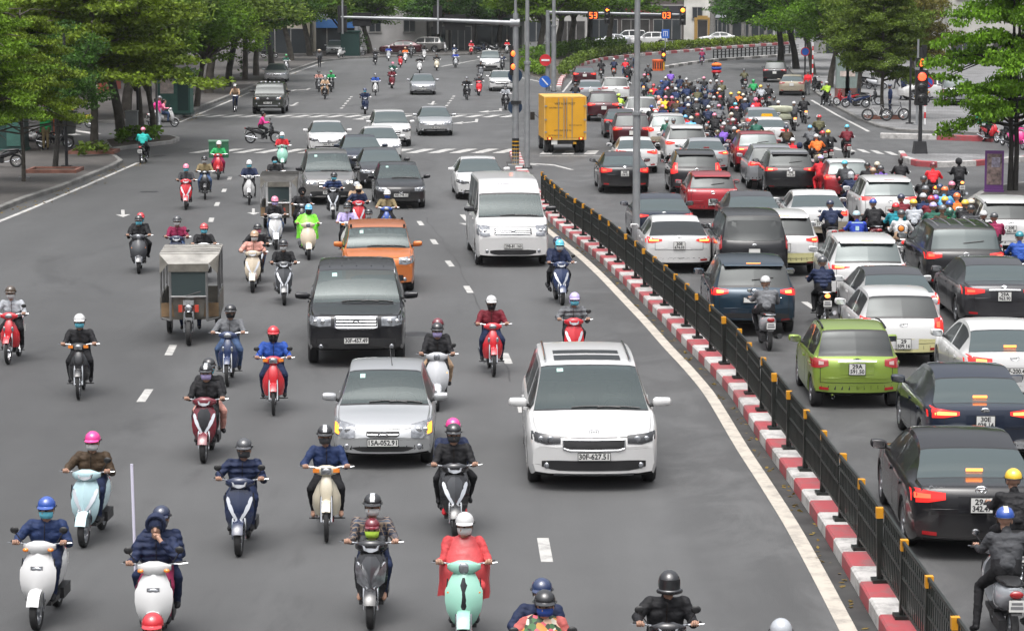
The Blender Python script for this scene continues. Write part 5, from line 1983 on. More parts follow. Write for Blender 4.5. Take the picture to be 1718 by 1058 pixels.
  if r['spoiler']:
   mb = MB()
   p, n = sh.cast((sh.X(c['tail'] - .02), 0, 9), (0, 0, -1))
   rg = []
   for dx, dz, ww in ((.10, .012, .66), (-.02, .012, .67), (-.16, -.035, .64), (-.17, -.055, .63), (-.05, -.045, .64)):
    rg.append([(p.x + dx, sg * ww * W2 * c['roofw'] / .70, p.z + dz) for sg in (-1, -.4, .4, 1)])
   n_ = 4
   vs = [q for a in rg for q in a]
   fs = []
   for a in range(5):
    for b in range(3):
     i0, i1 = a * 4 + b, ((a + 1) % 5) * 4 + b
     fs.append((i0, i0 + 1, i1 + 1, i1))
   fs += [(0, 4, 8, 12, 16), (19, 15, 11, 7, 3)]
   mb.add(vs, fs)
   mb.build('spoiler', pm, root, 40)
  if r['wiper']:
   zt = c['deck'] - .10
   pts = []
   for q in range(6):
    t = q / 5
    p, n = sh.cast((-9, W2 * (.05 - .5 * t), sh.ztop(zt) + .02 + .05 * t), (1, 0, 0))
    if p is not None:
     pts.append(p + Vector((-.02, 0, .0)))
   if len(pts) > 2:
    MB().tube(pts, .011, 5).build('wiper', BLACKP, root, 40)
  if det > 1:
   sm = MB()
   tw, zb_, zt_ = (.80, .50, c['belt'] - .02) if kind not in ('sedan', 'saloon') else (.70, .66, 1.0)
   for sg in (1, -1):
    q = sh.patch([(sg * tw * W2 - .005, zb_, zt_), (sg * tw * W2 + .005, zb_, zt_)], 'b', .0025, 1, 8, .004)
    sm.add(q.v, q.f)
   for z in (zb_,):
    q = sh.patch([(-tw * W2, z - .005, z + .005), (tw * W2, z - .005, z + .005)], 'b', .0025, 14, 1, .004)
    sm.add(q.v, q.f)
   sm.build('panel_seam', UNDER, root, 40)
  if r.get('exhaust'):
   mb = MB()
   mb.lathe([(-.16, .035), (0, .038), (0, .028), (-.12, .028)], c=(sh.X(L) + .16 - .20, W2 * .55, .27), axis='x', n=12)
   mb.build('exhaust_pipe', CHROME, root, 40)
 # ---------------- side details of the near cars
 if det > 1:
  for sg, ax_ in ((1, 's+'), (-1, 's-')):
   for k, (w0, w1) in enumerate(sh.win[:2]):
    sx = sh.X(w1 - .10)
    z = c['belt'] - .11
    sh.patch([(sx + .17, z - .018, z + .018), (sx, z - .018, z + .018)], ax_, .028, 4, 1, .02).build('door_handle', pm, root, 40)
   seam = MB()
   for s_ in (sh.win[0][0] - .16, sh.win[0][1] + .045, min(sh.win[1][1] - .05, sh.ax[1] - sh.gap - .02)):
    q = sh.patch([(sh.X(s_) + .004, .36, c['belt'] - .03), (sh.X(s_) - .004, .36, c['belt'] - .03)], ax_, .0015, 1, 8, .004)
    seam.add(q.v, q.f)
   seam.build('door_seam', UNDER, root, 40)
 return root, sh
def badge(b, style, p, sg):
 """small chrome emblem standing on the panel"""
 def ring(cx, cz, ry, rz, r=.006):
  b.tube([(p.x, p.y + cx + math.cos(2 * PI * k / 16) * ry, p.z + cz + math.sin(2 * PI * k / 16) * rz) for k in range(17)], r, 5, cap=False)
 if style == 'threeovals':
  ring(0, 0, .075, .05)
  ring(0, .012, .025, .036)
  ring(0, .025, .05, .018)
 elif style == 'wings':
  ring(0, 0, .065, .055)
  b.tube([(p.x, p.y - .055, p.z + .03), (p.x, p.y, p.z - .012), (p.x, p.y + .055, p.z + .03)], .008, 5)
 elif style == 'letters':
  ring(0, 0, .075, .04)
  for k in (-1, 0, 1):
   b.box((p.x, p.y + k * .034, p.z), (.008, .012, .04))
 elif style == 'h':
  ring(0, 0, .07, .042)
  for k in (-.022, .022):
   b.box((p.x, p.y + k, p.z), (.008, .012, .05))
  b.box((p.x, p.y, p.z), (.008, .044, .012))
 elif style == 'star':
  ring(0, 0, .06, .06)
  for k in range(3):
   a = PI / 2 + k * 2 * PI / 3
   b.tube([p, (p.x, p.y + math.cos(a) * .055, p.z + math.sin(a) * .055)], .006, 5)
 elif style == 'bow':
  b.box((p.x, p.y, p.z), (.012, .15, .03))
  b.box((p.x, p.y, p.z), (.012, .06, .055))
 else:
  b.ell((p.x, p.y, p.z), (.008, .07, .04), n=14, m=6)
def tangent(px, py, away):
 """heading of the traffic at that spot (angle of the forward direction)"""
 p = G(px, py)
 z = p.y
 if away:
  return PI / 2 + R(float(np.interp(z, [30, 40, 50, 90], [-2.5, -1.2, 0.0, 0.0])))
 return -PI / 2 + R(float(np.interp(z, [30, 45, 62, 110, 200], [1.0, 2.5, 5.0, 5.5, 4.0])))
def place_car(root, sh, px, py, away, yaw=0.0, near_axle=True):
 """near axle stands at the pixel"""
 h = tangent(px, py, away) + R(yaw)
 g = G(px, py)
 g.x *= (g.y - .9) / g.y        # px is read at the end face, just nearer than the axle
 d = (sh.c['wb'] / 2) * (1 if away else -1)
 root.location = (g.x + math.cos(h) * d, g.y + math.sin(h) * d, 0)
 root.rotation_euler = (0, 0, h)
 root.scale.z *= .955 if sh.kind != 'hatch' or away else .925
 return root
# ------------------------------------------------------------------ people
def attr_mat(name, prop, rough=.8, var=.18, bump=.35, bscale=9.0, stretch=(1, 1, 1), coat=0.0, spec=.3):
 """cloth whose colour each wearer carries"""
 m, t, b = newmat(name)
 N, Lk = t.nodes.new, t.links.new
 a = N('ShaderNodeAttribute')
 a.attribute_type = 'OBJECT'
 a.attribute_name = prop
 tc = N('ShaderNodeTexCoord')
 mp = N('ShaderNodeMapping')
 mp.inputs['Scale'].default_value = stretch
 Lk(tc.outputs['Object'], mp.inputs['Vector'])
 n = N('ShaderNodeTexNoise')
 n.inputs['Scale'].default_value = bscale
 n.inputs['Detail'].default_value = 4
 n.inputs['Distortion'].default_value = .6
 Lk(mp.outputs[0], n.inputs['Vector'])
 r = N('ShaderNodeMapRange')
 r.inputs['From Min'].default_value = .3
 r.inputs['From Max'].default_value = .7
 r.inputs['To Min'].default_value = 1 - var
 r.inputs['To Max'].default_value = 1 + var
 Lk(n.outputs['Fac'], r.inputs['Value'])
 mx = N('ShaderNodeMix')
 mx.data_type = 'RGBA'
 mx.blend_type = 'MULTIPLY'
 mx.inputs['Factor'].default_value = 1
 Lk(a.outputs['Color'], mx.inputs['A'])
 Lk(r.outputs[0], mx.inputs['B'])
 Lk(mx.outputs['Result'], b.inputs['Base Color'])
 b.inputs['Roughness'].default_value = rough
 b.inputs['Specular IOR Level'].default_value = spec
 b.inputs['Coat Weight'].default_value = coat
 bp = N('ShaderNodeBump')
 bp.inputs['Strength'].default_value = bump
 bp.inputs['Distance'].default_value = .03
 hg = n.outputs['Fac']
 if prop == 'jacket_tint':      # stitched rings on padded jackets
  wv = N('ShaderNodeTexWave')
  wv.bands_direction = 'Z'
  wv.wave_profile = 'SIN'
  wv.inputs['Scale'].default_value = 3.6
  wv.inputs['Distortion'].default_value = .6
  Lk(tc.outputs['Object'], wv.inputs['Vector'])
  aq = N('ShaderNodeAttribute')
  aq.attribute_type = 'OBJECT'
  aq.attribute_name = 'quilt'
  ma = N('ShaderNodeMath')
  ma.operation = 'MULTIPLY_ADD'
  Lk(wv.outputs['Fac'], ma.inputs[0])
  Lk(aq.outputs['Fac'], ma.inputs[1])
  Lk(n.outputs['Fac'], ma.inputs[2])
  hg = ma.outputs[0]
 Lk(hg, bp.inputs['Height'])
 Lk(bp.outputs[0], b.inputs['Normal'])
 return m
JACKET = attr_mat('jacket_cloth', 'jacket_tint', .7, .2, .5, 8, (1, 1, 1.6))
TROUSERS = attr_mat('trouser_cloth', 'trouser_tint', .85, .2, .4, 9)
SKIN = pbr('skin', (.38, .22, .155), .5, var=.08)
SHOE = attr_mat('shoe', 'shoe_tint', .6, .1, .1)
HAIR = pbr('hair', (.012, .010, .009), .5, var=.3, vscale=30)
EYE = pbr('eye', (.02, .015, .012), .2)
HELM = pbr('helmet_shell', None, .18, coat=1.0, objcol=True)
CLOTHCOL = pbr('plain_cloth', None, .85, objcol=True, var=.08, vscale=20, bump=.15, bscale=60)
VISOR = glass('smoked_visor', (.015, .015, .017), 1.1)
PLASTICCOL = pbr('glossy_plastic', None, .25, coat=.9, objcol=True, var=.03, vscale=6)
def patterned(name, kind, scale, cols):
 m, t, b = newmat(name)
 N, Lk = t.nodes.new, t.links.new
 tc = N('ShaderNodeTexCoord')
 if kind == 'cells':
  v = N('ShaderNodeTexVoronoi')
  v.inputs['Scale'].default_value = scale
  Lk(tc.outputs['Object'], v.inputs['Vector'])
  sp = N('ShaderNodeSeparateColor')
  Lk(v.outputs['Color'], sp.inputs[0])
  f = sp.outputs[0]
 else:
  v = N('ShaderNodeTexBrick')
  v.inputs['Scale'].default_value = scale
  mp = N('ShaderNodeMapping')
  mp.inputs['Rotation'].default_value = (PI / 2, 0, PI / 2)
  Lk(tc.outputs['Object'], mp.inputs['Vector'])
  Lk(mp.outputs[0], v.inputs['Vector'])
  v.inputs['Color1'].default_value = (0, 0, 0, 1)
  v.inputs['Color2'].default_value = (.5, .5, .5, 1)
  v.inputs['Mortar'].default_value = (1, 1, 1, 1)
  v.inputs['Mortar Size'].default_value = .035
  v.offset = 0
  f = v.outputs['Color']
 cr = N('ShaderNodeValToRGB')
 cr.color_ramp.interpolation = 'CONSTANT'
 for i, c in enumerate(cols):
  e = cr.color_ramp.elements[i] if i < 2 else cr.color_ramp.elements.new(i / len(cols))
  e.position = i / len(cols)
  e.color = (*c, 1)
 Lk(f, cr.inputs['Fac'])
 Lk(cr.outputs['Color'], b.inputs['Base Color'])
 b.inputs['Roughness'].default_value = .6
 return m
FLORAL = patterned('flower_print', 'cells', 17, [(.03, .06, .03), (.62, .10, .14), (.65, .42, .30), (.05, .14, .05), (.55, .25, .05), (.6, .55, .45), (.02, .02, .02)])
PLAID = patterned('plaid_cloth', 'check', 9, [(.018, .024, .045), (.05, .065, .10), (.20, .15, .11)])
RAIN = pbr('rain_sheet', None, .3, objcol=True, var=.15, vscale=9, bump=.6, bscale=7)
def capsule(m, p0, r0, p1, r1, n=14, sx=1.0):
 p0, p1 = Vector(p0), Vector(p1)
 d = (p1 - p0)
 L = d.length
 d = d / L if L > 1e-6 else Vector((0, 0, 1))
 pts, rad = [], []
 for a in (80, 50, 25):
  pts.append(p0 - d * r0 * math.sin(R(a)))
  rad.append(r0 * math.cos(R(a)))
 pts += [p0, p1]
 rad += [r0, r1]
 for a in (25, 50, 80):
  pts.append(p1 + d * r1 * math.sin(R(a)))
  rad.append(r1 * math.cos(R(a)))
 m.tube(pts, rad, n)
def pose(**k):
 """joints of one seated / standing figure; x is forward"""
 J = dict(pelvis=(-.10, 0, .83), chest=(-.03, 0, 1.08), neck=(.02, 0, 1.27), head=(.06, 0, 1.41),
    shL=(-.01, .185, 1.215), shR=(-.01, -.185, 1.215), elL=(.10, .275, 1.00), elR=(.10, -.275, 1.00), wrL=(.29, .30, 1.035), wrR=(.29, -.30, 1.035),
    haL=(.35, .30, 1.045), haR=(.35, -.30, 1.045),
    hiL=(-.08, .095, .81), hiR=(-.08, -.095, .81), knL=(.33, .17, .74), knR=(.33, -.17, .74), anL=(.27, .135, .37), anR=(.27, -.135, .37),
    toL=(.43, .15, .335), toR=(.43, -.15, .335))
 J.update(k)
 return {a: Vector(b) for a, b in J.items()}
def figure(name, J, vox=.013, bulk=1.0, grip=True, skirt=False, face=True):
 """one continuous body: limbs grown together, then fingers and eyes added to the same mesh"""
 segs = []     # p0 r0 p1 r1 label
 b = bulk
 mid = (J['pelvis'] + J['chest']) / 2
 sw = (J['shL'] - J['shR']).normalized()
 for y in (-.07, .07):
  o = sw * y
  segs += [(J['pelvis'] + o, .125 * b, mid + o, .122 * b, 1), (mid + o, .122 * b, J['chest'] + o * 1.15, .130 * b, 0)]
 segs += [(J['pelvis'] + Vector((0, 0, .09)), .135 * b, mid, .125 * b, 0), (J['chest'], .14 * b, J['neck'] - Vector((0, 0, .07)), .085 * b, 0),
    (J['shL'] * .75 + J['chest'] * .25, .088 * b, J['shR'] * .75 + J['chest'] * .25, .088 * b, 0),
    (J['neck'] - Vector((0, 0, .06)), .070 * b, J['neck'] + Vector((0, 0, .02)), .062, 0),
    (J['neck'], .055, J['head'] - Vector((0, 0, .07)), .055, 2)]
 for s in 'LR':
  segs += [(J['sh' + s], .074 * b, J['el' + s], .056 * b, 0), (J['el' + s], .055 * b, J['wr' + s], .040 * b, 0),
     (J['wr' + s], .028, J['ha' + s], .030, 2),
     (J['hi' + s], .098, J['kn' + s], .064, 1), (J['kn' + s], .064, J['an' + s], .046, 1),
     (J['an' + s] - Vector((.02, 0, .01)), .042, J['to' + s] - Vector((.06, 0, -.005)), .040, 3), (J['to' + s] - Vector((.06, 0, -.005)), .040, J['to' + s], .030, 3)]
 # head: skull, face, nose, chin
 h = J['head']
 hf = (J.get('look', Vector((1, 0, -.05)))).normalized()
 segs += [(h + Vector((-.02, 0, .035)), .092, h + hf * .012 + Vector((0, 0, .03)), .088, 2), (h + hf * .03 + Vector((0, 0, -.01)), .072, h + hf * .035 + Vector((0, 0, -.075)), .048, 2),
    (h + hf * .098 + Vector((0, 0, .008)), .010, h + hf * .115 + Vector((0, 0, -.025)), .016, 2)]
 m = MB()
 for p0, r0, p1, r1, l in segs:
  capsule(m, p0, r0, p1, r1)
 me = m.mesh(name, [JACKET, TROUSERS, SKIN, SHOE, EYE], 0)
 o = bpy.data.objects.new(name, me)
 COL.objects.link(o)
 md = o.modifiers.new('r', 'REMESH')
 md.mode = 'VOXEL'
 md.voxel_size = vox
 sm = o.modifiers.new('s', 'SMOOTH')
 sm.factor = .5
 sm.iterations = 4 if vox < .018 else 2
 dg = bpy.context.evaluated_depsgraph_get()
 out = bpy.data.meshes.new_from_object(o.evaluated_get(dg))
 bpy.data.objects.remove(o)
 bpy.data.meshes.remove(me)
 out.name = name
 # cloth zones by the nearest limb
 nf = len(out.polygons)
 cen = np.zeros(nf * 3)
 out.polygons.foreach_get('center', cen)
 cen = cen.reshape(-1, 3)
 best = np.full(nf, 1e9)
 lab = np.zeros(nf, int)
 for p0, r0, p1, r1, l in segs:
  a, d = np.array(p0), np.array(p1 - p0)
  t = np.clip(((cen - a) @ d) / max(1e-9, d @ d), 0, 1)
  dist = np.linalg.norm(cen - (a + t[:, None] * d), axis=1) - (r0 + (r1 - r0) * t)
  k = dist < best
  best[k] = dist[k]
  lab[k] = l
 # folds in the clothes
 nv = len(out.vertices)
 co = np.zeros(nv * 3)
 out.vertices.foreach_get('co', co)
 co = co.reshape(-1, 3)
 no = np.zeros(nv * 3)
 out.vertices.foreach_get('normal', no)
 no = no.reshape(-1, 3)
 vl = np.zeros(nv, int)
 for p in out.polygons:
  for v in p.vertices:
   vl[v] = lab[p.index]
 amp = np.where(vl == 0, .009, np.where(vl == 1, .007, 0.0))
 ds = np.array([noise.noise(Vector((c[0] * 9, c[1] * 9, c[2] * 14))) + .7 * noise.noise(Vector((c[0] * 20, c[1] * 20, c[2] * 34 + 7))) for c in co])
 co = co + no * (amp * ds)[:, None]
 out.vertices.foreach_set('co', co.ravel())
 out.materials.clear()
 for mt in (JACKET, TROUSERS, SKIN, SHOE, EYE):
  out.materials.append(mt)
 out.polygons.foreach_set('material_index', lab.tolist())
 out.polygons.foreach_set('use_smooth', [True] * nf)
 # fingers and thumb, eyes
 ex = MB()
 if vox < .018:
  for s, sg in (('L', 1), ('R', -1)):
   fd = (J['ha' + s] - J['wr' + s]).normalized()
   side = Vector((0, sg, 0))
   up = fd.cross(side) * sg
   if up.z < 0:
    up = -up
   for k, (ln, o_) in enumerate(((.9, -.030), (1.05, -.010), (1.0, .010), (.8, .029))):
    q0 = J['ha' + s] + side * o_ + up * .012
    if grip:
     pts = [q0, q0 + fd * .032 * ln + up * .006, q0 + fd * .052 * ln - up * .020, q0 + fd * .036 * ln - up * .044, q0 + fd * .010 - up * .044]
    else:
     pts = [q0, q0 + fd * .035 * ln, q0 + fd * .062 * ln - up * .008, q0 + fd * .082 * ln - up * .022]
    ex.tube(pts, [.0095, .0092, .0088, .0082, .0075][:len(pts)], 6, 2)
   tb = J['ha' + s] - side * .030 - fd * .015
   ex.tube([tb, tb - side * .016 + fd * .02 - up * .012, tb - side * .006 + fd * .035 - up * .035], [.012, .0105, .009], 6, 2)
  if face:
   sd = Vector((-hf.y, hf.x, 0)).normalized()
   for sg in (1, -1):
    e = h + hf * .088 + sd * sg * .033 + Vector((0, 0, .012))
    ex.ell(e, (.012, .016, .0085), 4, 8, 6)
    ex.tube([h + hf * .100 + sd * sg * .014 + Vector((0, 0, .032)), h + hf * .092 + sd * sg * .050 + Vector((0, 0, .030))], .004, 5, 4)
    ex.ell(h + sd * sg * .088 + Vector((-.005, 0, -.01)), (.018, .012, .030), 2, 8, 6)
   ex.tube([h + hf * .088 + sd * .024 + Vector((0, 0, -.055)), h + hf * .094 + Vector((0, 0, -.053)), h + hf * .088 - sd * .024 + Vector((0, 0, -.055))], .005, 5, 4)
  bv = BVHTree.FromPolygons([v.co for v in out.vertices], [tuple(q.vertices) for q in out.polygons])
  zp = []
  for q in np.linspace(.05, .95, 9):
   c = J['neck'].lerp(J['pelvis'] + Vector((0, 0, .06)), q)
   hp = bv.ray_cast(c + Vector((.6, 0, 0)), Vector((-1, 0, 0)))[0]
   if hp is not None and hp.x - c.x < .2:
    zp.append(hp + Vector((.001, 0, 0)))
  if len(zp) > 3:
   ex.tube(zp, .0055, 5, 4)
  bm = bmesh.new()
  bm.from_mesh(out)
  off = len(bm.verts)
  vs = [bm.verts.new(v) for v in ex.v]
  for f, mi in zip(ex.f, ex.m):
   try:
    fc = bm.faces.new([vs[i] for i in f])
    fc.material_index = mi
    fc.smooth = True
   except ValueError:
    pass
  bm.to_mesh(out)
  bm.free()
 out.update()
 return out
_hm = {}
def helmet_mesh(style, lod):
 """style: half (peaked half shell), three (open face with chin sides), full, cap, hood, hair"""
 k = (style, lod)
 if k in _hm:
  return _hm[k]
 n, m_ = (24, 10) if lod else (12, 6)
 m = MB()
 if style in ('half', 'three'):
  m.ell((-.012, 0, .040), (.128, .115, .118), 0, n, m_, z0=-.12, z1=.999)
  m.lathe([(.022, .1265), (.026, .131), (.034, .1265)], (-.012, 0, 0), 'z', n, 1)
  rg = []
  for a in np.linspace(-60, 60, 9 if lod else 5):
   c, s = math.cos(R(a)), math.sin(R(a))
   rg.append([(-.012 + .122 * c, .110 * s, .046), (.058 * c + .10 * c + .01, .118 * s, .022), (.056 * c + .10 * c + .01, .118 * s, .014), (-.012 + .118 * c, .107 * s, .030)])
  m.rings(rg, 0)
  for sg in (1, -1):
   m.tube([(0, sg * .104, .03), (.02, sg * .088, -.05), (.045, sg * .03, -.108)], .007, 5, 1)
  if style == 'three':
   M = Matrix.Rotation(0, 3, 'Y')
   rg = []
   for a in np.linspace(62, 298, 13 if lod else 8):
    c, s = math.cos(R(a)), math.sin(R(a))
    rg.append([(-.012 + .127 * c, .114 * s, .045), (-.012 + .128 * c, .116 * s, -.02), (-.01 + .112 * c, .104 * s, -.075), (-.01 + .100 * c, .094 * s, -.07)])
   m.rings(rg, 0)
 elif style == 'full':
  m.ell((0, 0, .015), (.140, .125, .145), 0, n, m_ + 2)
  rg = []
  for a in np.linspace(-58, 58, 9):
   c, s = math.cos(R(a)), math.sin(R(a))
   rg.append([(.147 * c, .131 * s, z) for z in (.075, .05, .0, -.03)])
  m.rings(rg, 2, cap=False, closed=False)
  m.tube([(.135 * math.cos(R(a)), .128 * math.sin(R(a)), -.06) for a in range(-70, 71, 14)], .028, 8, 0)
 elif style == 'hood':
  m.ell((-.025, 0, .025), (.128, .122, .135), 3, n, m_)
  m.tube([(.055 + .04 * math.cos(a), .108 * math.sin(a), .02 + .115 * math.cos(a)) for a in np.linspace(-2.4, 2.4, 13)], .02, 6, 3)
 elif style == 'hair':
  m.ell((-.022, 0, .042), (.108, .100, .098), 4, n, m_, z0=-.45, z1=.999)
  m.ell((-.06, 0, -.02), (.06, .085, .09), 4, n, m_)
 elif style == 'conical':
  m.lathe([(.06, .22), (.17, .01), (.175, .001)], (0, 0, 0), 'z', n, 3, True)
 me = m.mesh('helmet', [HELM, BLACKP, VISOR, CLOTHCOL, HAIR], 50)
 _hm[k] = me
 return me
def mask_mesh(lod, neckwarm=False):
 k = ('mask', lod, neckwarm)
 if k in _hm:
  return _hm[k]
 m = MB()
 rg = []
 nn = 11 if lod else 7
 for i in range(nn):
  a = R(-82 + 164 * i / (nn - 1))
  c, s = math.cos(a), math.sin(a)
  tp = .002 - .018 * (1 - c)
  rg.append([(.018 + .098 * c, .088 * s, tp), (.022 + .104 * c, .089 * s, -.035), (.012 + .085 * c, .080 * s, -.085), (.0 + .06 * c, .068 * s, -.125 if neckwarm else -.098), (.0 + .05 * c, .06 * s, -.10)])
 m.rings(rg, 0, True, False)
 for sg in (1, -1):
  m.tube([(.03, sg * .088, -.02), (-.02, sg * .094, -.0)], .003, 4, 0)
 me = m.mesh('face_mask', [CLOTHCOL], 60)
 _hm[k] = me
 return me
COLS = {
 'black': (.012, .012, .014), 'navy': (.012, .020, .055), 'dark blue': (.015, .03, .09), 'blue': (.02, .07, .32), 'royal blue': (.02, .05, .35), 'light blue': (.12, .42, .68),
 'cyan': (.10, .48, .62), 'teal': (.01, .20, .25), 'turquoise': (.02, .38, .34), 'green': (.02, .30, .09), 'dark green': (.02, .10, .07), 'lime': (.22, .78, .05), 'yellow': (.75, .50, .04),
 'olive': (.10, .095, .05), 'khaki': (.20, .155, .08), 'brown': (.055, .035, .02), 'tan': (.42, .28, .18), 'beige': (.55, .47, .36), 'cream': (.55, .50, .39), 'orange': (.80, .17, .03),
 'red': (.52, .02, .03), 'bright red': (.66, .02, .03), 'maroon': (.14, .012, .022), 'wine': (.22, .015, .06), 'pink': (.72, .22, .32), 'hot pink': (.70, .04, .25), 'purple': (.20, .10, .48), 'lilac': (.45, .38, .66),
 'white': (.56, .56, .56), 'grey': (.13, .135, .145), 'light grey': (.38, .40, .43), 'silver': (.45, .46, .48), 'dark grey': (.045, .047, .052), 'denim': (.05, .085, .17), 'mint': (.27, .52, .42), 'pale blue': (.40, .56, .60),
 'surgical blue': (.14, .52, .66), 'coral': (.48, .055, .06), 'floral': (.40, .10, .09), 'plaid': (.05, .065, .09), 'salmon': (.60, .30, .25), 'skin': (.38, .22, .155), 'neon': (.50, .75, .08), 'amber': (.75, .30, .02),
}
POSES = {}
def body_mesh(kind, lod, var=0):
 k = (kind, lod, var)
 if k in POSES:
  return POSES[k]
 vox = .0125 if lod else .026
 J = pose()
 kw = {}
 if kind == 'pegs':
  J = pose(knL=(.24, .21, .68), knR=(.24, -.21, .68), anL=(.04, .19, .33), anR=(.04, -.19, .33), toL=(.18, .20, .29), toR=(.18, -.20, .29), elL=(.10, .29, 1.01), elR=(.10, -.29, 1.01))
 elif kind == 'stopped':
  J = pose(knL=(.16, .24, .58), anL=(.02, .33, .11), toL=(.17, .36, .05), knR=(.30, -.18, .74))
 elif kind == 'pillion':
  J = pose(pelvis=(-.10, 0, .83), chest=(-.06, 0, 1.09), neck=(-.02, 0, 1.28), head=(.03, 0, 1.42), shL=(-.05, .175, 1.22), shR=(-.05, -.175, 1.22), elL=(.08, .25, 1.00), elR=(.08, -.25, 1.00),
     wrL=(.24, .17, .93), wrR=(.24, -.17, .93), haL=(.29, .13, .93), haR=(.29, -.13, .93), knL=(.24, .24, .70), knR=(.24, -.24, .70), anL=(.06, .22, .36), anR=(.06, -.22, .36),
     toL=(.20, .24, .33), toR=(.20, -.24, .33))
  kw['grip'] = False
 elif kind == 'onehand':
  J = pose(elR=(.18, -.26, 1.04), wrR=(.21, -.08, 1.22), haR=(.20, -.03, 1.30))
  J = pose(elL=(.20, .27, 1.05), wrL=(.23, .09, 1.24), haL=(.20, .035, 1.32))
  kw['grip'] = True
 elif kind == 'child':
  J = pose(pelvis=(.16, 0, .80), chest=(.17, 0, .95), neck=(.18, 0, 1.05), head=(.19, 0, 1.15), shL=(.17, .11, 1.03), shR=(.17, -.11, 1.03), elL=(.24, .15, .93), elR=(.24, -.15, .93),
     wrL=(.33, .10, .95), wrR=(.33, -.10, .95), haL=(.37, .09, .96), haR=(.37, -.09, .96), hiL=(.17, .06, .79), hiR=(.17, -.06, .79), knL=(.33, .09, .72), knR=(.33, -.09, .72),
     anL=(.33, .09, .50), anR=(.33, -.09, .50), toL=(.40, .09, .48), toR=(.40, -.09, .48))
  kw['bulk'] = .68
 elif kind == 'standing':
  J = pose(pelvis=(0, 0, .92), chest=(.0, 0, 1.20), neck=(.01, 0, 1.40), head=(.03, 0, 1.54), shL=(0, .18, 1.35), shR=(0, -.18, 1.35), elL=(-.02, .23, 1.08), elR=(-.02, -.23, 1.08),
     wrL=(.06, .23, .86), wrR=(.06, -.23, .86), haL=(.08, .22, .79), haR=(.08, -.22, .79), hiL=(0, .09, .88), hiR=(0, -.09, .88), knL=(.02, .10, .48), knR=(.02, -.10, .48),
     anL=(-.01, .10, .09), anR=(-.01, -.10, .09), toL=(.14, .12, .045), toR=(.14, -.12, .045))
  kw['grip'] = False
 elif kind == 'walking':
  J = pose(pelvis=(0, 0, .91), chest=(.02, 0, 1.19), neck=(.04, 0, 1.39), head=(.07, 0, 1.53), shL=(.03, .18, 1.34), shR=(.01, -.18, 1.34), elL=(-.08, .22, 1.09), elR=(.06, -.22, 1.08),
     wrL=(-.10, .22, .86), wrR=(.20, -.21, .90), haL=(-.10, .21, .79), haR=(.25, -.20, .84), hiL=(0, .09, .87), hiR=(0, -.09, .87), knL=(.16, .09, .49), knR=(-.02, -.09, .47),
     anL=(.20, .09, .10), anR=(-.26, -.09, .16), toL=(.34, .10, .06), toR=(-.14, -.10, .06))
  kw['grip'] = False
 elif kind == 'cyclist':
  J = pose(pelvis=(-.22, 0, .95), chest=(-.10, 0, 1.20), neck=(-.02, 0, 1.38), head=(.04, 0, 1.51), shL=(-.06, .18, 1.33), shR=(-.06, -.18, 1.33), elL=(.12, .26, 1.13), elR=(.12, -.26, 1.13),
     wrL=(.33, .26, 1.04), wrR=(.33, -.26, 1.04), haL=(.39, .26, 1.04), haR=(.39, -.26, 1.04), hiL=(-.2, .09, .92), hiR=(-.2, -.09, .92), knL=(.16, .11, .80), knR=(.05, -.11, .60),
     anL=(.06, .10, .42), anR=(-.04, -.10, .18), toL=(.18, .11, .38), toR=(.09, -.11, .13))
 bulk = kw.pop('bulk', 1.0)
 if var:
  rv = random.Random(var * 17 + len(kind))
  ln = Vector((rv.uniform(-.03, .05), rv.uniform(-.025, .025), rv.uniform(-.03, .02)))
  for a in ('chest', 'neck', 'head', 'shL', 'shR'):
   J[a] = J[a] + ln * (.6 if a == 'chest' else 1.0)
  J['head'] += Vector((0, rv.uniform(-.02, .02), 0))
  J['look'] = Vector((1, rv.uniform(-.45, .45), rv.uniform(-.15, .05)))
  for s in 'LR':
   J['el' + s] += Vector((rv.uniform(-.04, .05), rv.uniform(-.03, .05) * (1 if s == 'L' else -1), rv.uniform(-.05, .05)))
   J['kn' + s] += Vector((rv.uniform(-.03, .03), rv.uniform(-.03, .05) * (1 if s == 'L' else -1), rv.uniform(-.02, .02)))
  bulk *= rv.uniform(.92, 1.08)
 me = figure('person', J, vox, bulk, **kw)
 POSES[k] = (me, J)
 return POSES[k]
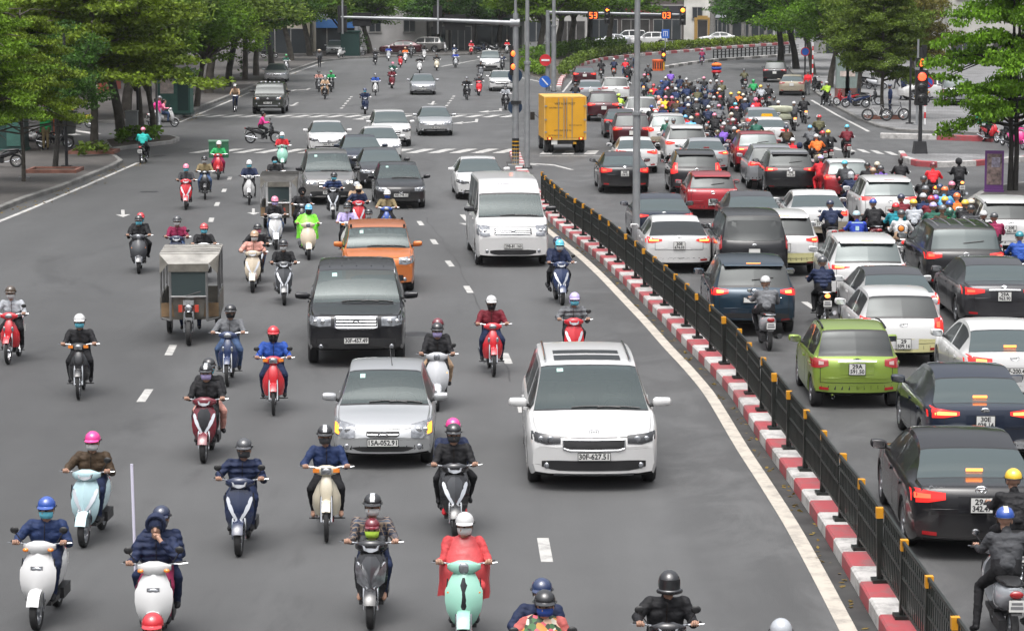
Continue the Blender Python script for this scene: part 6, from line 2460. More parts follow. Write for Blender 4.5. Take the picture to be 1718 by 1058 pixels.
def person(label, kind, jacket, trousers, helmet=None, hstyle='half', mask=None, lod=True, group=None, shoe='black', stripe=None, scarf=False, height=1.0):
 """a body mesh that carries its helmet and mask"""
 me, J = body_mesh(kind, lod, random.randint(0, 3) if kind in ('scooter', 'pegs', 'stopped', 'pillion') else 0)
 o = link('person', me)
 tag(o, label, 'person', group or 'riders and walkers')
 o['jacket_tint'] = COLS[jacket]
 o['trouser_tint'] = COLS[trousers]
 o['shoe_tint'] = COLS[shoe]
 hd = J['head']
 hs = .85 if kind == 'child' else 1.0
 if helmet or hstyle == 'hair':
  hm = link('helmet' if hstyle not in ('hair', 'hood', 'cap', 'conical') else {'hair': 'hair', 'hood': 'hood', 'cap': 'cap', 'conical': 'straw_hat'}[hstyle], helmet_mesh(hstyle, lod), o)
  hm.location = hd + Vector((0, 0, .02))
  hm.scale = (hs, hs, hs)
  c = COLS[helmet or 'black']
  hm.color = (*c, 1)
  if stripe:
   m = MB()
   q = [(-.012 + .131 * math.cos(a), y, .040 + .121 * math.sin(a)) for a in np.linspace(.25, 2.6, 9) for y in (-.028, .028)]
   m.add(q, [(2 * i, 2 * i + 2, 2 * i + 3, 2 * i + 1) for i in range(8)])
   s_ = m.build('helmet_stripe', [HELM], hm, 60)
   s_.color = (*COLS[stripe], 1)
 if mask:
  mk_ = link('face_mask', mask_mesh(lod, scarf), o)
  mk_.location = hd
  mk_.color = (*COLS[mask], 1)
 return o, J
# ------------------------------------------------------------------ motorbikes
def bike_wheel(r, wd, n, spokes=5):
 t = MB()
 rr = r * .72
 t.lathe([(-wd * .38, rr), (-wd / 2, r * .86), (-wd * .36, r * .97), (0, r), (wd * .36, r * .97), (wd / 2, r * .86), (wd * .38, rr)], n=n)
 ty = t.mesh('tyre', RUBBER, 50)
 m = MB()
 m.lathe([(-wd * .36, rr), (-wd * .30, rr - .02), (wd * .30, rr - .02), (wd * .36, rr)], n=n)
 m.lathe([(-.05, .001), (-.05, .05), (.05, .05), (.05, .001)], n=10)
 if spokes > 8:
  for k in range(spokes):
   a = 2 * PI * k / spokes
   m.tube([(.045 * math.cos(a), .03 * (-1) ** k, .045 * math.sin(a)), ((rr - .015) * math.cos(a + .25), 0, (rr - .015) * math.sin(a + .25))], .0035, 4)
 else:
  for k in range(spokes):
   a = 2 * PI * k / spokes
   m.tube([(.04 * math.cos(a), 0, .04 * math.sin(a)), ((rr - .01) * math.cos(a), 0, (rr - .01) * math.sin(a))], [.018, .014], 6)
 return ty, m.mesh('rim', [ALLOY if spokes < 9 else CHROME], 40)
_bk = {}
def bike_parts(kind, lod):
 """shared meshes of one bike type: list of (part name, mesh, colour slot, parent index)"""
 key = (kind, lod)
 if key in _bk:
  return _bk[key]
 n = 20 if lod else 10
 out = []
 def part(name, mb, mats, col=None, par=None, smooth=45):
  out.append((name, mb.mesh(name, mats, smooth), col, par))
  return len(out) - 1
 PC = PLASTICCOL
 if kind in ('scooter', 'retro', 'spacy'):
  r = .235
  fx, rx = .63, -.60
  retro = kind != 'scooter'
  # apron: the front shield, a bowed shell
  m = MB()
  rows = [(.27, .075, .50, .03), (.36, .135, .53, .045), (.48, .185, .545, .06), (.60, .205, .535, .065), (.72, .205, .505, .06), (.82, .185, .465, .055), (.90, .14, .43, .05), (.94, .10, .415, .045)]
  if retro:
   rows = [(z, w_ * (1.10 if z < .8 else 1.0), x + .01, t * 1.3) for z, w_, x, t in rows]
  rg = []
  for z, w_, x, t in rows:
   ring = []
   for a in np.linspace(-1, 1, 9 if lod else 5):
    ring.append((x + t * (1 - abs(a) ** 2.2) - .03 * abs(a) if retro else x + t * 1.5 * (1 - abs(a) ** 1.15) - .045 * abs(a), w_ * a, z))
   for a in np.linspace(1, -1, 9 if lod else 5):
    ring.append((x - .10 + t * .3 * (1 - a * a) - .02 * abs(a), w_ * .93 * a, z))
   rg.append(ring)
  m.rings(rg, 0)
  # floor board and rear fairing
  m.rings([[(.48, -.15, .27), (.48, .15, .27), (.48, .15, .32), (.48, -.15, .32)], [(.0, -.16, .25), (.0, .16, .25), (.0, .16, .31), (.0, -.16, .31)], [(-.12, -.14, .27), (-.12, .14, .27), (-.12, .14, .36), (-.12, -.14, .36)]], 1)
  rg = []
  for x, z, w_, h in ((.06, .50, .13, .17), (-.08, .53, .165, .19), (-.30, .55, .18, .18), (-.52, .60, .165, .15), (-.72, .66, .12, .10), (-.84, .70, .07, .055)):
   rg.append([(x, y, z + zz) for y, zz in sup(w_, h, n)])
  m.rings(rg, 0)
  body = part('body', m, [PC, BLACKP], 'body')
  m = MB()
  for sg in (1, -1):
   m.ell((.54, sg * .085, .40), (.03, .022, .075), n=10, m=6)
   m.tube([(.445, sg * .195, .86), (.475, sg * .205, .72), (.47, sg * .185, .48)], .008, 5)
  m.box((.15, 0, .325), (.5, .26, .02))
  part('apron_trim', m, [BLACKP])
  m = MB()   # handlebar cowl
  rg = []
  for y, h, d, x, z in ((-.20, .03, .03, .36, .985), (-.14, .06, .06, .40, .985), (-.06, .085, .085, .42, .99), (.06, .085, .085, .42, .99), (.14, .06, .06, .40, .985), (.20, .03, .03, .36, .985)):
   rg.append([(x + a, y, z + b) for a, b in sup(d, h, n // 2 + 2)])
  m.rings(rg, 0)
  part('handlebar_cowl', m, [PC], 'body')
  m = MB()
  m.tube([(.30, -.36, 1.035), (.33, -.22, 1.02), (.38, 0, .99), (.33, .22, 1.02), (.30, .36, 1.035)], .013, 8, 1)
  for sg in (1, -1):
   m.tube([(.298, sg * .37, 1.036), (.325, sg * .25, 1.025)], .019, 8, 0)
   m.tube([(.335, sg * .22, 1.02), (.375, sg * .30, 1.03), (.355, sg * .40, 1.035)], .006, 5, 1)
  part('handlebar', m, [RUBBER, CHROME])
  m = MB()
  if kind == 'scooter':
   m.rings([[(.46, -.12, 1.02), (.46, .12, 1.02), (.47, .10, .955), (.47, .03, .925), (.47, -.03, .925), (.47, -.10, .955)], [(.49, -.10, 1.01), (.49, .10, 1.01), (.515, .085, .96), (.52, .025, .935), (.52, -.025, .935), (.515, -.085, .96)]], 0)
  elif kind == 'retro':
   m.ell((.488, 0, .99), (.03, .072, .072), 0, n, 8)
  else:
   m.box((.545, 0, .74), (.05, .15, .085), 0)
   m.ell((.565, 0, .74), (.02, .07, .038), 0, n, 6)
  part('headlight', m, [LAMPGLASS])
  for sg in (1, -1):
   m = MB()
   if kind == 'scooter':
    rg = []
    for y, z, w_ in ((.025, .50, .018), (.075, .575, .026), (.125, .665, .034), (.165, .77, .028), (.175, .80, .012)):
     x0 = float(np.interp(z, [q[0] for q in rows], [q[2] + q[3] * 1.5 * (1 - (y / q[1]) ** 1.15) - .045 * y / q[1] for q in rows]))
     rg.append([(x0 - .03, sg * (y - w_), z + w_ * .7), (x0 + .014, sg * (y - w_ * .8), z + w_ * .6), (x0 + .012, sg * (y + w_ * .6), z - w_ * .5), (x0 - .03, sg * (y + w_ * .7), z - w_ * .7)])
    m.rings(rg, 0)
   else:
    m.ell((.46 if kind == 'spacy' else .50, sg * (.155 if kind == 'spacy' else .165), .965 if kind == 'spacy' else .70), (.03, .04, .026), 0, 10, 6)
   part('turn_signal', m, [CHROME if kind == 'scooter' else AMBER])
  m = MB()
  rg = []
  for x, z, w_, h in ((.10, .71, .10, .02), (.02, .745, .125, .035), (-.20, .755, .145, .04), (-.45, .775, .14, .04), (-.66, .785, .10, .03), (-.72, .78, .05, .015)):
   rg.append([(x, y, z + zz) for y, zz in sup(w_, h, n)])
  m.rings(rg, 0)
  part('seat', m, [BLACKP])
  m = MB()   # front mudguard
  rg = []
  for a in np.linspace(24, 135, 8):
   c, s = math.cos(R(a)), math.sin(R(a))
   rr = r + .03
   rg.append([(fx + rr * c, -.075, r + rr * s), (fx + (rr + .02) * c, 0, r + (rr + .025) * s), (fx + rr * c, .075, r + rr * s), (fx + (rr - .02) * c, .06, r + (rr - .02) * s), (fx + (rr - .02) * c, -.06, r + (rr - .02) * s)])
  m.rings(rg, 0)
  part('front_mudguard', m, [PC], 'body')
  m = MB()
  for sg in (1, -1):
   m.tube([(fx, sg * .085, r), (fx - .05, sg * .085, .50), (fx - .12, sg * .05, .62)], .017, 7)
  part('front_fork', m, [CHROME])
  m = MB()
  m.tube([(-.30, -.17, .26), (-.45, -.18, .28)], .03, 8, 1)
  m.tube([(-.42, -.18, .28), (-.92, -.19, .36)], [.05, .06], 10, 0)
  m.box((-.42, .12, .27), (.42, .10, .14), 1)
  part('exhaust', m, [DARKSTEEL, DARKSTEEL])
  m = MB()
  m.ell((-.855, 0, .70), (.03, .085, .05), 0, n, 6)
  part('tail_light', m, [REDLENS], 'tail')
  m = MB()
  m.tube([(-.55, -.11, .80), (-.80, -.10, .81), (-.86, 0, .81), (-.80, .10, .81), (-.55, .11, .80)], .013, 6)
  part('grab_rail', m, [CHROME if retro else DARKSTEEL])
  wt, wr = bike_wheel(r, .10, n + 8, 5)
 else:
  r = .285
  fx, rx = .64, -.60
  cub = kind in ('cub', 'ebike')
  m = MB()   # leg shield with a narrow throat
  for sg in (1, -1):
   rg = []
   for z, w0, w1, x in ((.33, .05, .17, .36), (.48, .05, .205, .42), (.62, .05, .20, .44), (.76, .045, .14, .42), (.86, .04, .075, .40)):
    rg.append([(x + .05, sg * w0, z), (x + .03, sg * (w0 + w1) / 2, z), (x - .06, sg * w1, z), (x - .08, sg * w1, z), (x - .01, sg * (w0 + w1) / 2, z), (x, sg * w0, z)])
   m.rings(rg, 0)
  rg = []
  for z, w_, x, t in ((.46, .05, .50, .05), (.60, .085, .52, .06), (.74, .10, .50, .06), (.84, .085, .46, .06), (.92, .06, .42, .05)):
   rg.append([(x + a, y, z) for y, a in sup(w_, t, n // 2 + 2)])
  m.rings(rg, 0 if not cub else 2)
  rg = []
  for x, z, w_, h in ((.34, .60, .05, .06), (.10, .46, .07, .08), (-.05, .52, .10, .13), (-.28, .60, .13, .13), (-.52, .65, .12, .10), (-.74, .71, .09, .07), (-.86, .75, .05, .04)):
   rg.append([(x, y, z + zz) for y, zz in sup(w_, h, n)])
  m.rings(rg, 0)
  part('body', m, [PC, BLACKP, PC], 'body')
  m = MB()
  rg = []
  for y, h, d in ((-.18, .028, .03), (-.11, .06, .055), (-.05, .08, .08), (.05, .08, .08), (.11, .06, .055), (.18, .028, .03)):
   rg.append([(.42 + a, y, .99 + b) for a, b in sup(d, h, n // 2 + 2)])
  m.rings(rg, 0)
  part('handlebar_cowl', m, [PC if kind != 'ebike' else BLACKP], 'body')
  m = MB()
  m.tube([(.28, -.36, 1.035), (.33, -.22, 1.03), (.38, 0, 1.0), (.33, .22, 1.03), (.28, .36, 1.035)], .012, 8, 1)
  for sg in (1, -1):
   m.tube([(.28, sg * .37, 1.036), (.31, sg * .25, 1.03)], .018, 8, 0)
   m.tube([(.335, sg * .22, 1.02), (.375, sg * .30, 1.03), (.35, sg * .40, 1.035)], .006, 5, 1)
  part('handlebar', m, [RUBBER, CHROME])
  m = MB()
  if cub:
   m.box((.495, 0, .995), (.04, .15, .10), 0)
   m.ell((.51, 0, .995), (.02, .065, .045), 0, 10, 6)
  else:
   m.ell((.485, 0, .99), (.03, .08, .05), 0, n, 8)
  part('headlight', m, [LAMPGLASS])
  for sg in (1, -1):
   m = MB()
   if cub:
    m.box((.47, sg * .145, 1.0), (.05, .09, .055), 0)
   else:
    m.ell((.545, sg * .085, .73), (.02, .03, .055), 0, 10, 6)
   part('turn_signal', m, [AMBER if cub else LAMPGLASS])
  m = MB()
  rg = []
  for x, z, w_, h in ((.06, .70, .09, .02), (-.02, .735, .115, .035), (-.25, .75, .13, .04), (-.50, .775, .125, .04), (-.70, .79, .09, .025), (-.74, .785, .04, .012)):
   rg.append([(x, y, z + zz) for y, zz in sup(w_, h, n)])
  m.rings(rg, 0)
  part('seat', m, [BLACKP])
  m = MB()
  rg = []
  for a in np.linspace(38, 130, 8):
   c, s = math.cos(R(a)), math.sin(R(a))
   rr = r + .025
   rg.append([(fx + rr * c, -.06, r + rr * s), (fx + (rr + .018) * c, 0, r + (rr + .02) * s), (fx + rr * c, .06, r + rr * s), (fx + (rr - .018) * c, .05, r + (rr - .018) * s), (fx + (rr - .018) * c, -.05, r + (rr - .018) * s)])
  m.rings(rg, 0)
  part('front_mudguard', m, [PC], 'body')
  m = MB()
  for sg in (1, -1):
   m.tube([(fx, sg * .075, r), (fx - .08, sg * .075, .58), (fx - .17, sg * .05, .84)], [.022, .018, .016], 7)
  part('front_fork', m, [CHROME])
  m = MB()
  m.box((.08, 0, .30), (.30, .20, .20), 1)
  m.tube([(.15, -.10, .25), (.0, -.15, .20), (-.30, -.16, .24)], .02, 7, 0)
  m.tube([(-.28, -.16, .24), (-.86, -.17, .36)], [.038, .05], 10, 0)
  m.tube([(.12, -.26, .24), (.12, .26, .24)], .012, 6, 1)
  part('engine', m, [CHROME if kind != 'ebike' else DARKSTEEL, DARKSTEEL])
  m = MB()
  m.ell((-.87, 0, .75), (.03, .065, .05), 0, n, 6)
  part('tail_light', m, [REDLENS], 'tail')
  m = MB()
  m.tube([(-.55, -.10, .80), (-.80, -.09, .83), (-.84, 0, .83), (-.80, .09, .83), (-.55, .10, .80)], .012, 6)
  part('grab_rail', m, [CHROME])
  wt, wr = bike_wheel(r, .075 if not cub else .065, n + 8, 16)
 # mirrors
 for sg in (1, -1):
  m = MB()
  m.tube([(.34, sg * .21, 1.03), (.36, sg * .27, 1.12), (.38, sg * .30, 1.165)], .007, 5, 1)
  m.ell((.385, sg * .305, 1.20), (.018, .055, .045), 0, 12, 6)
  m.ell((.367, sg * .305, 1.20), (.004, .046, .037), 2, 12, 6)
  part('mirror', m, [BLACKP, DARKSTEEL, CHROME])
 # rear mudguard with the number plate hanger
 m = MB()
 m.rings([[(-.80, -.06, .66), (-.80, .06, .66), (-.78, .06, .64), (-.78, -.06, .64)], [(-.90, -.065, .46), (-.90, .065, .46), (-.88, .065, .46), (-.88, -.065, .46)]], 0)
 hang = part('rear_mudguard', m, [BLACKP])
 m = MB()
 m.box((-.90, 0, .575), (.008, .19, .14), 0)
 m.box((-.906, 0, .605), (.002, .13, .03), 1)
 m.box((-.906, 0, .555), (.002, .15, .035), 1)
 out.append(('licence_plate', m.mesh('licence_plate', [PLATEW, pbr('faded_ink', (.16, .16, .17), .6)], 0), None, hang))
 _bk[key] = (out, wt, wr, r, fx, rx)
 return _bk[key]
TAIL = {'on': REDON, 'hot': HOTON, 'amber': AMBERON, None: REDLENS}
def bike(kind, label, color, lod=True, tail=None, lamp=False, mirrors=2, group=None, cat='motorbike', apron=None, name=None, amber=None, vlamp=False):
 parts, wt, wr, r, fx, rx = bike_parts(kind, lod)
 root = empty(name or {'scooter': 'motor_scooter', 'retro': 'motor_scooter', 'spacy': 'motor_scooter'}.get(kind, 'motorbike'), label, cat, group=group or 'motorbikes on the road')
 objs = []
 c = (*COLS[color], 1)
 nm = 0
 for i, (nme, me, col, par) in enumerate(parts):
  if nme == 'mirror':
   nm += 1
   if nm > mirrors:
    objs.append(None)
    continue
  if not lod and nme in ('turn_signal', 'grab_rail', 'front_fork'):
   objs.append(None)
   continue
  o = link(nme, me, objs[par] if par is not None and objs[par] is not None else root)
  if col == 'body':
   o.color = c
  if nme == 'tail_light' and tail:
   o.material_slots[0].link = 'OBJECT'
   o.material_slots[0].material = TAIL[tail]
  if nme == 'turn_signal' and amber:
   o.material_slots[0].link = 'OBJECT'
   o.material_slots[0].material = AMBERON if amber == 'on' else AMBER
  if nme == 'headlight' and lamp:
   o.material_slots[0].link = 'OBJECT'
   o.material_slots[0].material = LAMPON
  objs.append(o)
 if apron:
  m = MB()
  m.rings([[(.655, -.004, .50), (.660, 0, .495), (.655, .004, .50)], [(.598, -.06, .60), (.644, 0, .60), (.598, .06, .60)], [(.545, -.10, .70), (.608, 0, .70), (.545, .10, .70)], [(.50, -.11, .80), (.575, 0, .80), (.50, .11, .80)], [(.47, -.06, .88), (.52, 0, .885), (.47, .06, .88)]],
    0, False, False)
  a = m.build('apron_panel', [PLASTICCOL], objs[0], 60)
  a.color = (*COLS[apron], 1)
 if vlamp:
  for sg in (1, -1):
   m = MB()
   m.rings([[(.635, sg * .012, .50), (.62, sg * .06, .49), (.60, sg * .012, .5)], [(.648, sg * .03, .60), (.56, sg * .17, .57), (.57, sg * .03, .6)], [(.60, sg * .09, .70), (.53, sg * .195, .72), (.54, sg * .09, .70)], [(.53, sg * .165, .80), (.50, sg * .185, .82), (.50, sg * .165, .80)]], 0)
   m.build('headlight', [LAMPGLASS], objs[0], 40)
 for x, nm_ in ((fx, 'front_wheel'), (rx, 'rear_wheel')):
  w_ = link(nm_, wt, root)
  w_.location = (x, 0, r)
  link('rim', wr, w_)
 return root
PEG = ('cub', 'wave', 'ebike')
# ------------------------------------------------------------------ the cars of the photo
LAND = []      # landmarks for the wording of labels: (position, short name)
def put(root, sh, px, py, away, yaw=0.0, short=None):
 place_car(root, sh, px, py, away, yaw)
 g = G(px, py)
 if short:
  LAND.append((g.x, g.y, short))
 return root
F_ = lambda **k: k
GL = 'cars driving towards the overbridge'
GR = 'cars queueing away from the overbridge'
# --- towards the camera
r, s = car('mpv', 'large white people carrier with black sunroof and honeycomb grille beside the railing', 'white', 2,
   F_(hl_y=(.50, .93), hl_z=(.74, .90), grille=(.46, .66, .82), slats=0, intake=(.78, .34, .50), plate='30F-627.51', plate_z=.565, badge='letters', badge_z=.93, slant=.02,
    skid=(.24, .30), rim=True, gcut=.05), group=GL)
for sx, ln in ((2.38, .42), (3.02, .32)):
 s.patch([(s.X(sx), -.52, .52), (s.X(sx + ln), -.52, .52)], 't', .008, 6, 8, .01).build('sunroof', GLASSD, r, 40)
for sg in (1, -1):
 pts = []
 for q in range(12):
  p, n = s.cast((s.X(2.3 + 2.3 * q / 11), sg * .66, 9), (0, 0, -1))
  pts.append(p + Vector((0, 0, .03)))
 MB().tube(pts, .018, 6).build('roof_rail', CHROME, r, 40)
put(r, s, 995, 806, False, -1.0, 'white people carrier')
r, s = car('hatch', 'small silver hatchback with round headlights and amber indicators lit', 'silver', 2,
   F_(hl_y=(.54, .95), hl_z=(.53, .80), hl='clear', amber='on', grille=(.32, .56, .66), slats=1, intake=(.60, .32, .405), plate='15A-052.91', plate_z=.475, badge='letters', badge_z=.615, slant=.05, skid=None), group=GL)
p, n = s.cast((s.X(1.9), .1, 9), (0, 0, -1))
MB().tube([p, p + Vector((-.35, -.05, .32))], [.008, .003], 5).build('aerial', BLACKP, r, 0)
put(r, s, 640, 775, False, -1.0, 'silver hatchback')
r, s = car('bigsuv', 'big black off-road wagon with chrome barred grille', 'black', 2,
   F_(hl_y=(.50, .96), hl_z=(.86, 1.06), hl='clear', grille=(.42, .82, 1.06), slats=4, slatm=CHROME, slat_r=.016, intake=(.78, .38, .62), plate='30F-457.49', plate_z=.58,
    badge='threeovals', slant=.01, rim=True), group=GL)
for y in (-.55, -.3, 0, .3, .55):
 s.patch([(s.X(2.4), y - .012, y + .012), (s.X(4.3), y - .012, y + .012)], 't', .010, 8, 1, .01).build('roof_rib', P_('black'), r, 0)
put(r, s, 594, 607, False, -.5, 'black off-road wagon')
r, s = car('box', 'boxy orange hatchback half hidden behind the black wagon', 'orange', 2,
   F_(hl_y=(.54, .95), hl_z=(.74, .94), hl='clear', grille=(.30, .80, .88), slats=0, intake=(.66, .30, .50), plate=None, badge='letters', badge_z=.93, slant=.02), group=GL)
for sg in (1, -1):
 for x in (1.62, 3.5):
  MB().box((s.X(x), sg * .66, 1.60), (.16, .05, .07)).build('roof_rail_foot', BLACKP, r, 0)
put(r, s, 632, 487, False, -1.0, 'orange hatchback')
r, s = car('van', 'white passenger van with high roof beside the black railing', 'white', 2,
   F_(hl_y=(.62, .96), hl_z=(.86, 1.16), hl='clear', grille=(.50, .92, 1.08), slats=3, slatm=CHROME, slat_r=.012, intake=(.62, .36, .50), plate='29B-81.160', plate_z=.60, badge='oval',
    badge_z=1.0, fog=.10, slant=.02, gcut=.01), group=GL, trim=True)
t_ = link('roof_lettering', text_mesh('SAMSUNG', .13, pbr('grey_letters', (.25, .25, .26), .5), .003), r)
p, n = s.cast((9, 0, 2.19), (-1, 0, 0))
t_.location = (p.x + .02, 0, 2.18)
t_.rotation_euler = (R(48), 0, PI / 2)
put(r, s, 857, 443, False, -1.0, 'white passenger van')
r, s = car('sedan', 'white sedan half hidden behind the white van', 'white', 1,
   F_(hl_y=(.5, .95), hl_z=(.60, .74), grille=(.5, .58, .68), slats=1, intake=(.7, .22, .38), badge='h'), group=GL, trim=False)
put(r, s, 805, 333, False, -1.5, 'white sedan behind the van')
r, s = car('hatch5', 'black hatchback with winged badge and pale headlights in the middle lane', 'black', 2,
   F_(hl_y=(.54, .95), hl_z=(.62, .78), hl='clear', grille=(.36, .48, .66), slats=0, intake=(.7, .22, .36), plate='30E-798.15', plate_z=.50, badge='wings'), group=GL)
put(r, s, 669, 348, False, 0, 'black hatchback')
r, s = car('sedan', 'black sedan squeezed between the black hatchback and the dark blue sedan', 'darkgrey', 1,
   F_(hl_y=(.5, .95), hl_z=(.60, .74), hl='clear', grille=(.45, .52, .68), slats=2, intake=(.7, .22, .36), plate='29A-486.53', badge='h'), group=GL, trim=True)
put(r, s, 638, 314, False, 0, 'black sedan')
r, s = car('sedan', 'dark blue sedan in front of the two white cars', 'navy', 1,
   F_(hl_y=(.5, .95), hl_z=(.60, .74), grille=(.45, .52, .68), slats=2, intake=(.7, .22, .36), badge='oval'), group=GL)
put(r, s, 605, 287, False, 1.0, 'dark blue sedan')
r, s = car('midmpv', 'grey-brown people carrier with its headlights on', 'grey', 2,
   F_(hl_y=(.50, .95), hl_z=(.72, .90), hl='clear', lit=True, grille=(.42, .62, .84), slats=2, intake=(.72, .28, .50), plate='30G-138.15', plate_z=.46, badge='threeovals', badge_z=.90), group=GL, trim=True)
put(r, s, 549, 341, False, 1.0, 'grey people carrier')
r, s = car('sedan', 'white sedan with black grille leading beside the dark blue sedan', 'white', 1,
   F_(hl_y=(.5, .95), hl_z=(.60, .74), grille=(.5, .56, .66), slats=1, intake=(.7, .22, .38), plate='30A-921.46', badge='h', rim=True), group=GL)
put(r, s, 548, 257, False, .5, 'white sedan with black grille')
r, s = car('suv', 'white crossover at the back of the white pair near the crossing', 'white', 1,
   F_(hl_y=(.5, .95), hl_z=(.72, .88), grille=(.4, .60, .78), slats=2, intake=(.7, .3, .46), badge='oval'), group=GL)
put(r, s, 655, 245, False, 1, 'white crossover')
r, s = car('sedan', 'white sedan peeping out between dark blue sedan and white crossover', 'white', 1,
   F_(hl_y=(.5, .95), hl_z=(.60, .74), hl='clear', grille=(.4, .52, .66), slats=2, intake=(.7, .22, .38), badge='h'), group=GL)
put(r, s, 637, 269, False, 1, 'white sedan')
r, s = car('sedan', 'silver sedan alone on the second zebra crossing', 'silver', 1,
   F_(hl_y=(.48, .95), hl_z=(.60, .76), hl='clear', grille=(.4, .58, .66), slats=1, intake=(.66, .24, .38), plate='30E-462.07', badge='h'), group=GL)
put(r, s, 729, 227, False, -1.5, 'silver sedan on the crossing')
r, s = car('sedan', 'silver-grey sedan coming towards the stop line', 'lightgrey', 1,
   F_(hl_y=(.48, .95), hl_z=(.60, .76), hl='clear', grille=(.35, .58, .66), slats=1, intake=(.66, .24, .38), plate='29A-351.8', badge='oval'), group=GL)
put(r, s, 709, 159, False, -1.5, 'silver-grey sedan')
r, s = car('boxsuv', 'upright dark off-roader with white bumper lamps and spotlight rack', 'olive', 1,
   F_(hl_y=(.50, .78), hl_z=(.86, 1.06), hl='clear', amber=True, grille=(.48, .84, 1.04), slats=0, intake=(.5, .52, .62), plate='30A-128', plate_z=.70, fog=.12, badge='oval', skid=(.44, .56)), group=GL, trim=True, glassm=GLASSD)
for k in range(5):
 MB().ell((s.X(1.8), -.5 + k * .25, 1.86), (.04, .09, .06), n=10, m=6).build('roof_lamp', LAMPGLASS, r, 50)
put(r, s, 449, 191, False, -4, 'dark off-roader')
r, s = car('sedan', 'silver sedan parked at the kerb behind the dark off-roader', 'silver', 1,
   F_(hl_y=(.48, .95), hl_z=(.60, .76), hl='clear', grille=(.4, .58, .68), slats=1, intake=(.66, .24, .38), badge='oval'), group=GL)
put(r, s, 461, 138, False, -2, 'parked silver sedan')
r, s = car('midmpv', 'white people carrier turning in at the far end', 'white', 1,
   F_(hl_y=(.5, .95), hl_z=(.72, .9), hl='clear', grille=(.4, .62, .8), slats=2, intake=(.7, .3, .5), badge='oval'), group=GL)
put(r, s, 822, 119, False, -4, 'white people carrier at the far end')
r, s = car('saloon', 'white saloon with wide dark grille partly behind the signal post', 'white', 1,
   F_(hl_y=(.55, .95), hl_z=(.62, .78), grille=(.5, .54, .74), slats=1, intake=(.7, .22, .36), badge='star'), group=GL)
put(r, s, 842, 153, False, -3, 'white saloon')
r, s = car('suv', 'pale silver car parked facing out under the far trees', 'silver', 1,
   F_(hl_y=(.5, .95), hl_z=(.72, .88), hl='clear', grille=(.4, .6, .8), slats=2, intake=(.7, .3, .46), badge='oval'), group='parked cars')
put(r, s, 561, 94, False, -3)
for px, py, kd, col, lb in ((672, 93, 'sedan', 'maroon', 'dark maroon sedan parked sideways before the white wall'), (712, 90, 'suv', 'grey', 'grey car parked sideways behind the maroon sedan'),
       (1202, 73, 'sedan', 'white', 'white sedan passing sideways beyond the far hedge'), (1088, 77, 'suv', 'white', 'white wagon beyond the far hedge beside the lamp post'),
       (1052, 75, 'midmpv', 'white', 'white minibus-like car beyond the far trees'), (1025, 77, 'sedan', 'lightgrey', 'pale grey sedan beyond the far trees'),
       (1560, 171, 'hatch5', 'white', 'white hatchback parked sideways behind the red signal')):
 r, s = car(kd, lb, col, 1, group='parked cars')
 g = G(px, py)
 r.location = (g.x, g.y, .14 if px < 800 or px > 1400 else 0)
 r.rotation_euler = (0, 0, {672: PI, 712: PI - .2}.get(px, PI + R(6)))
r, s = car('midmpv', 'silver-grey car parked under the layered green tree', 'lightgrey', 1, rear=F_(plate='', tl_z=(.8, 1.05), tl_y=(.72, .96)), group='parked cars')
put(r, s, 1608, 180, True, -8)
r.location.z = .13
# --- away from the camera
RC = F_(low=.5)
r, s = car('saloon', 'black saloon with amber indicator lit beside the railing', 'black', 2,
   rear=F_(tl_y=(.50, .96), tl_z=(.80, .98), lit=True, hot=(.45, .92), plate='29A|342.47', plate_z=.80, low=.42, brake3='hot', badge='threeovals', badge_z=1.0, script='Camry'), group=GR)
put(r, s, 1645, 913, True, 0, 'black saloon')
r, s = car('sedan', 'dark navy sedan with red rear lamps burning ahead of the black saloon', 'navy', 2,
   rear=F_(tl_y=(.44, .96), tl_z=(.82, .97), lit='hot', hot=(.1, .8), plate='30E|029.14', plate_z=.78, low=.46, brake3='hot', badge='oval', badge_z=.97), group=GR)
put(r, s, 1652, 768, True, 0, 'dark navy sedan')
r, s = car('sedan', 'white sedan with dark roof panel and amber-red rear lamps by the frame edge', 'white', 2,
   rear=F_(tl_y=(.44, .96), tl_z=(.82, .97), lit='hot', hot=(.2, .6), plate='30F-200.47', plate_z=.72, low=.42, brake3='hot', badge='letters', badge_z=.96), group=GR)
put(r, s, 1702, 672, True, -1, 'white sedan by the frame edge')
r, s = car('hatch', 'small lime green hatchback beside the railing', 'green', 2,
   rear=F_(tl_y=(.62, .97), tl_z=(.76, .94), lit=None, plate='29A|591.50', plate_z=.76, low=None, badge='bow', badge_z=.93, slant=.02, strip=True, exhaust=True, glass=GLASSD, hot=(.3, .6)), group=GR)
put(r, s, 1443, 680, True, 0, 'lime green hatchback')
for sg in (1, -1):
 pts = []
 for q in range(9):
  p, n = s.cast((s.X(1.7 + 1.3 * q / 8), sg * .56, 9), (0, 0, -1))
  pts.append(p + Vector((0, 0, .035)))
 MB().tube(pts, .018, 6).build('roof_rail', BLACKP, r, 40)
r, s = car('hatch5', 'small white taxi hatchback with cream bumper just ahead of the green hatchback', 'white', 2, lower='cream',
   rear=F_(tl_y=(.72, .98), tl_z=(.70, 1.02), lit=True, hot=(.2, .5), plate='29|509.16', plate_z=.50, low=None, badge='letters', badge_z=.90, glass=GLASSD, inner=0), group=GR)
put(r, s, 1519, 609, True, -.5, 'white taxi hatchback')
r, s = car('sedan', 'white sedan with black roof just ahead of the white taxi hatchback', 'white', 2, roof='darkgrey',
   rear=F_(tl_y=(.55, .97), tl_z=(.78, .98), lit='hot', plate='', low=.42, brake3='red', badge='oval'), group=GR)
put(r, s, 1511, 560, True, 0, 'white sedan with black roof')
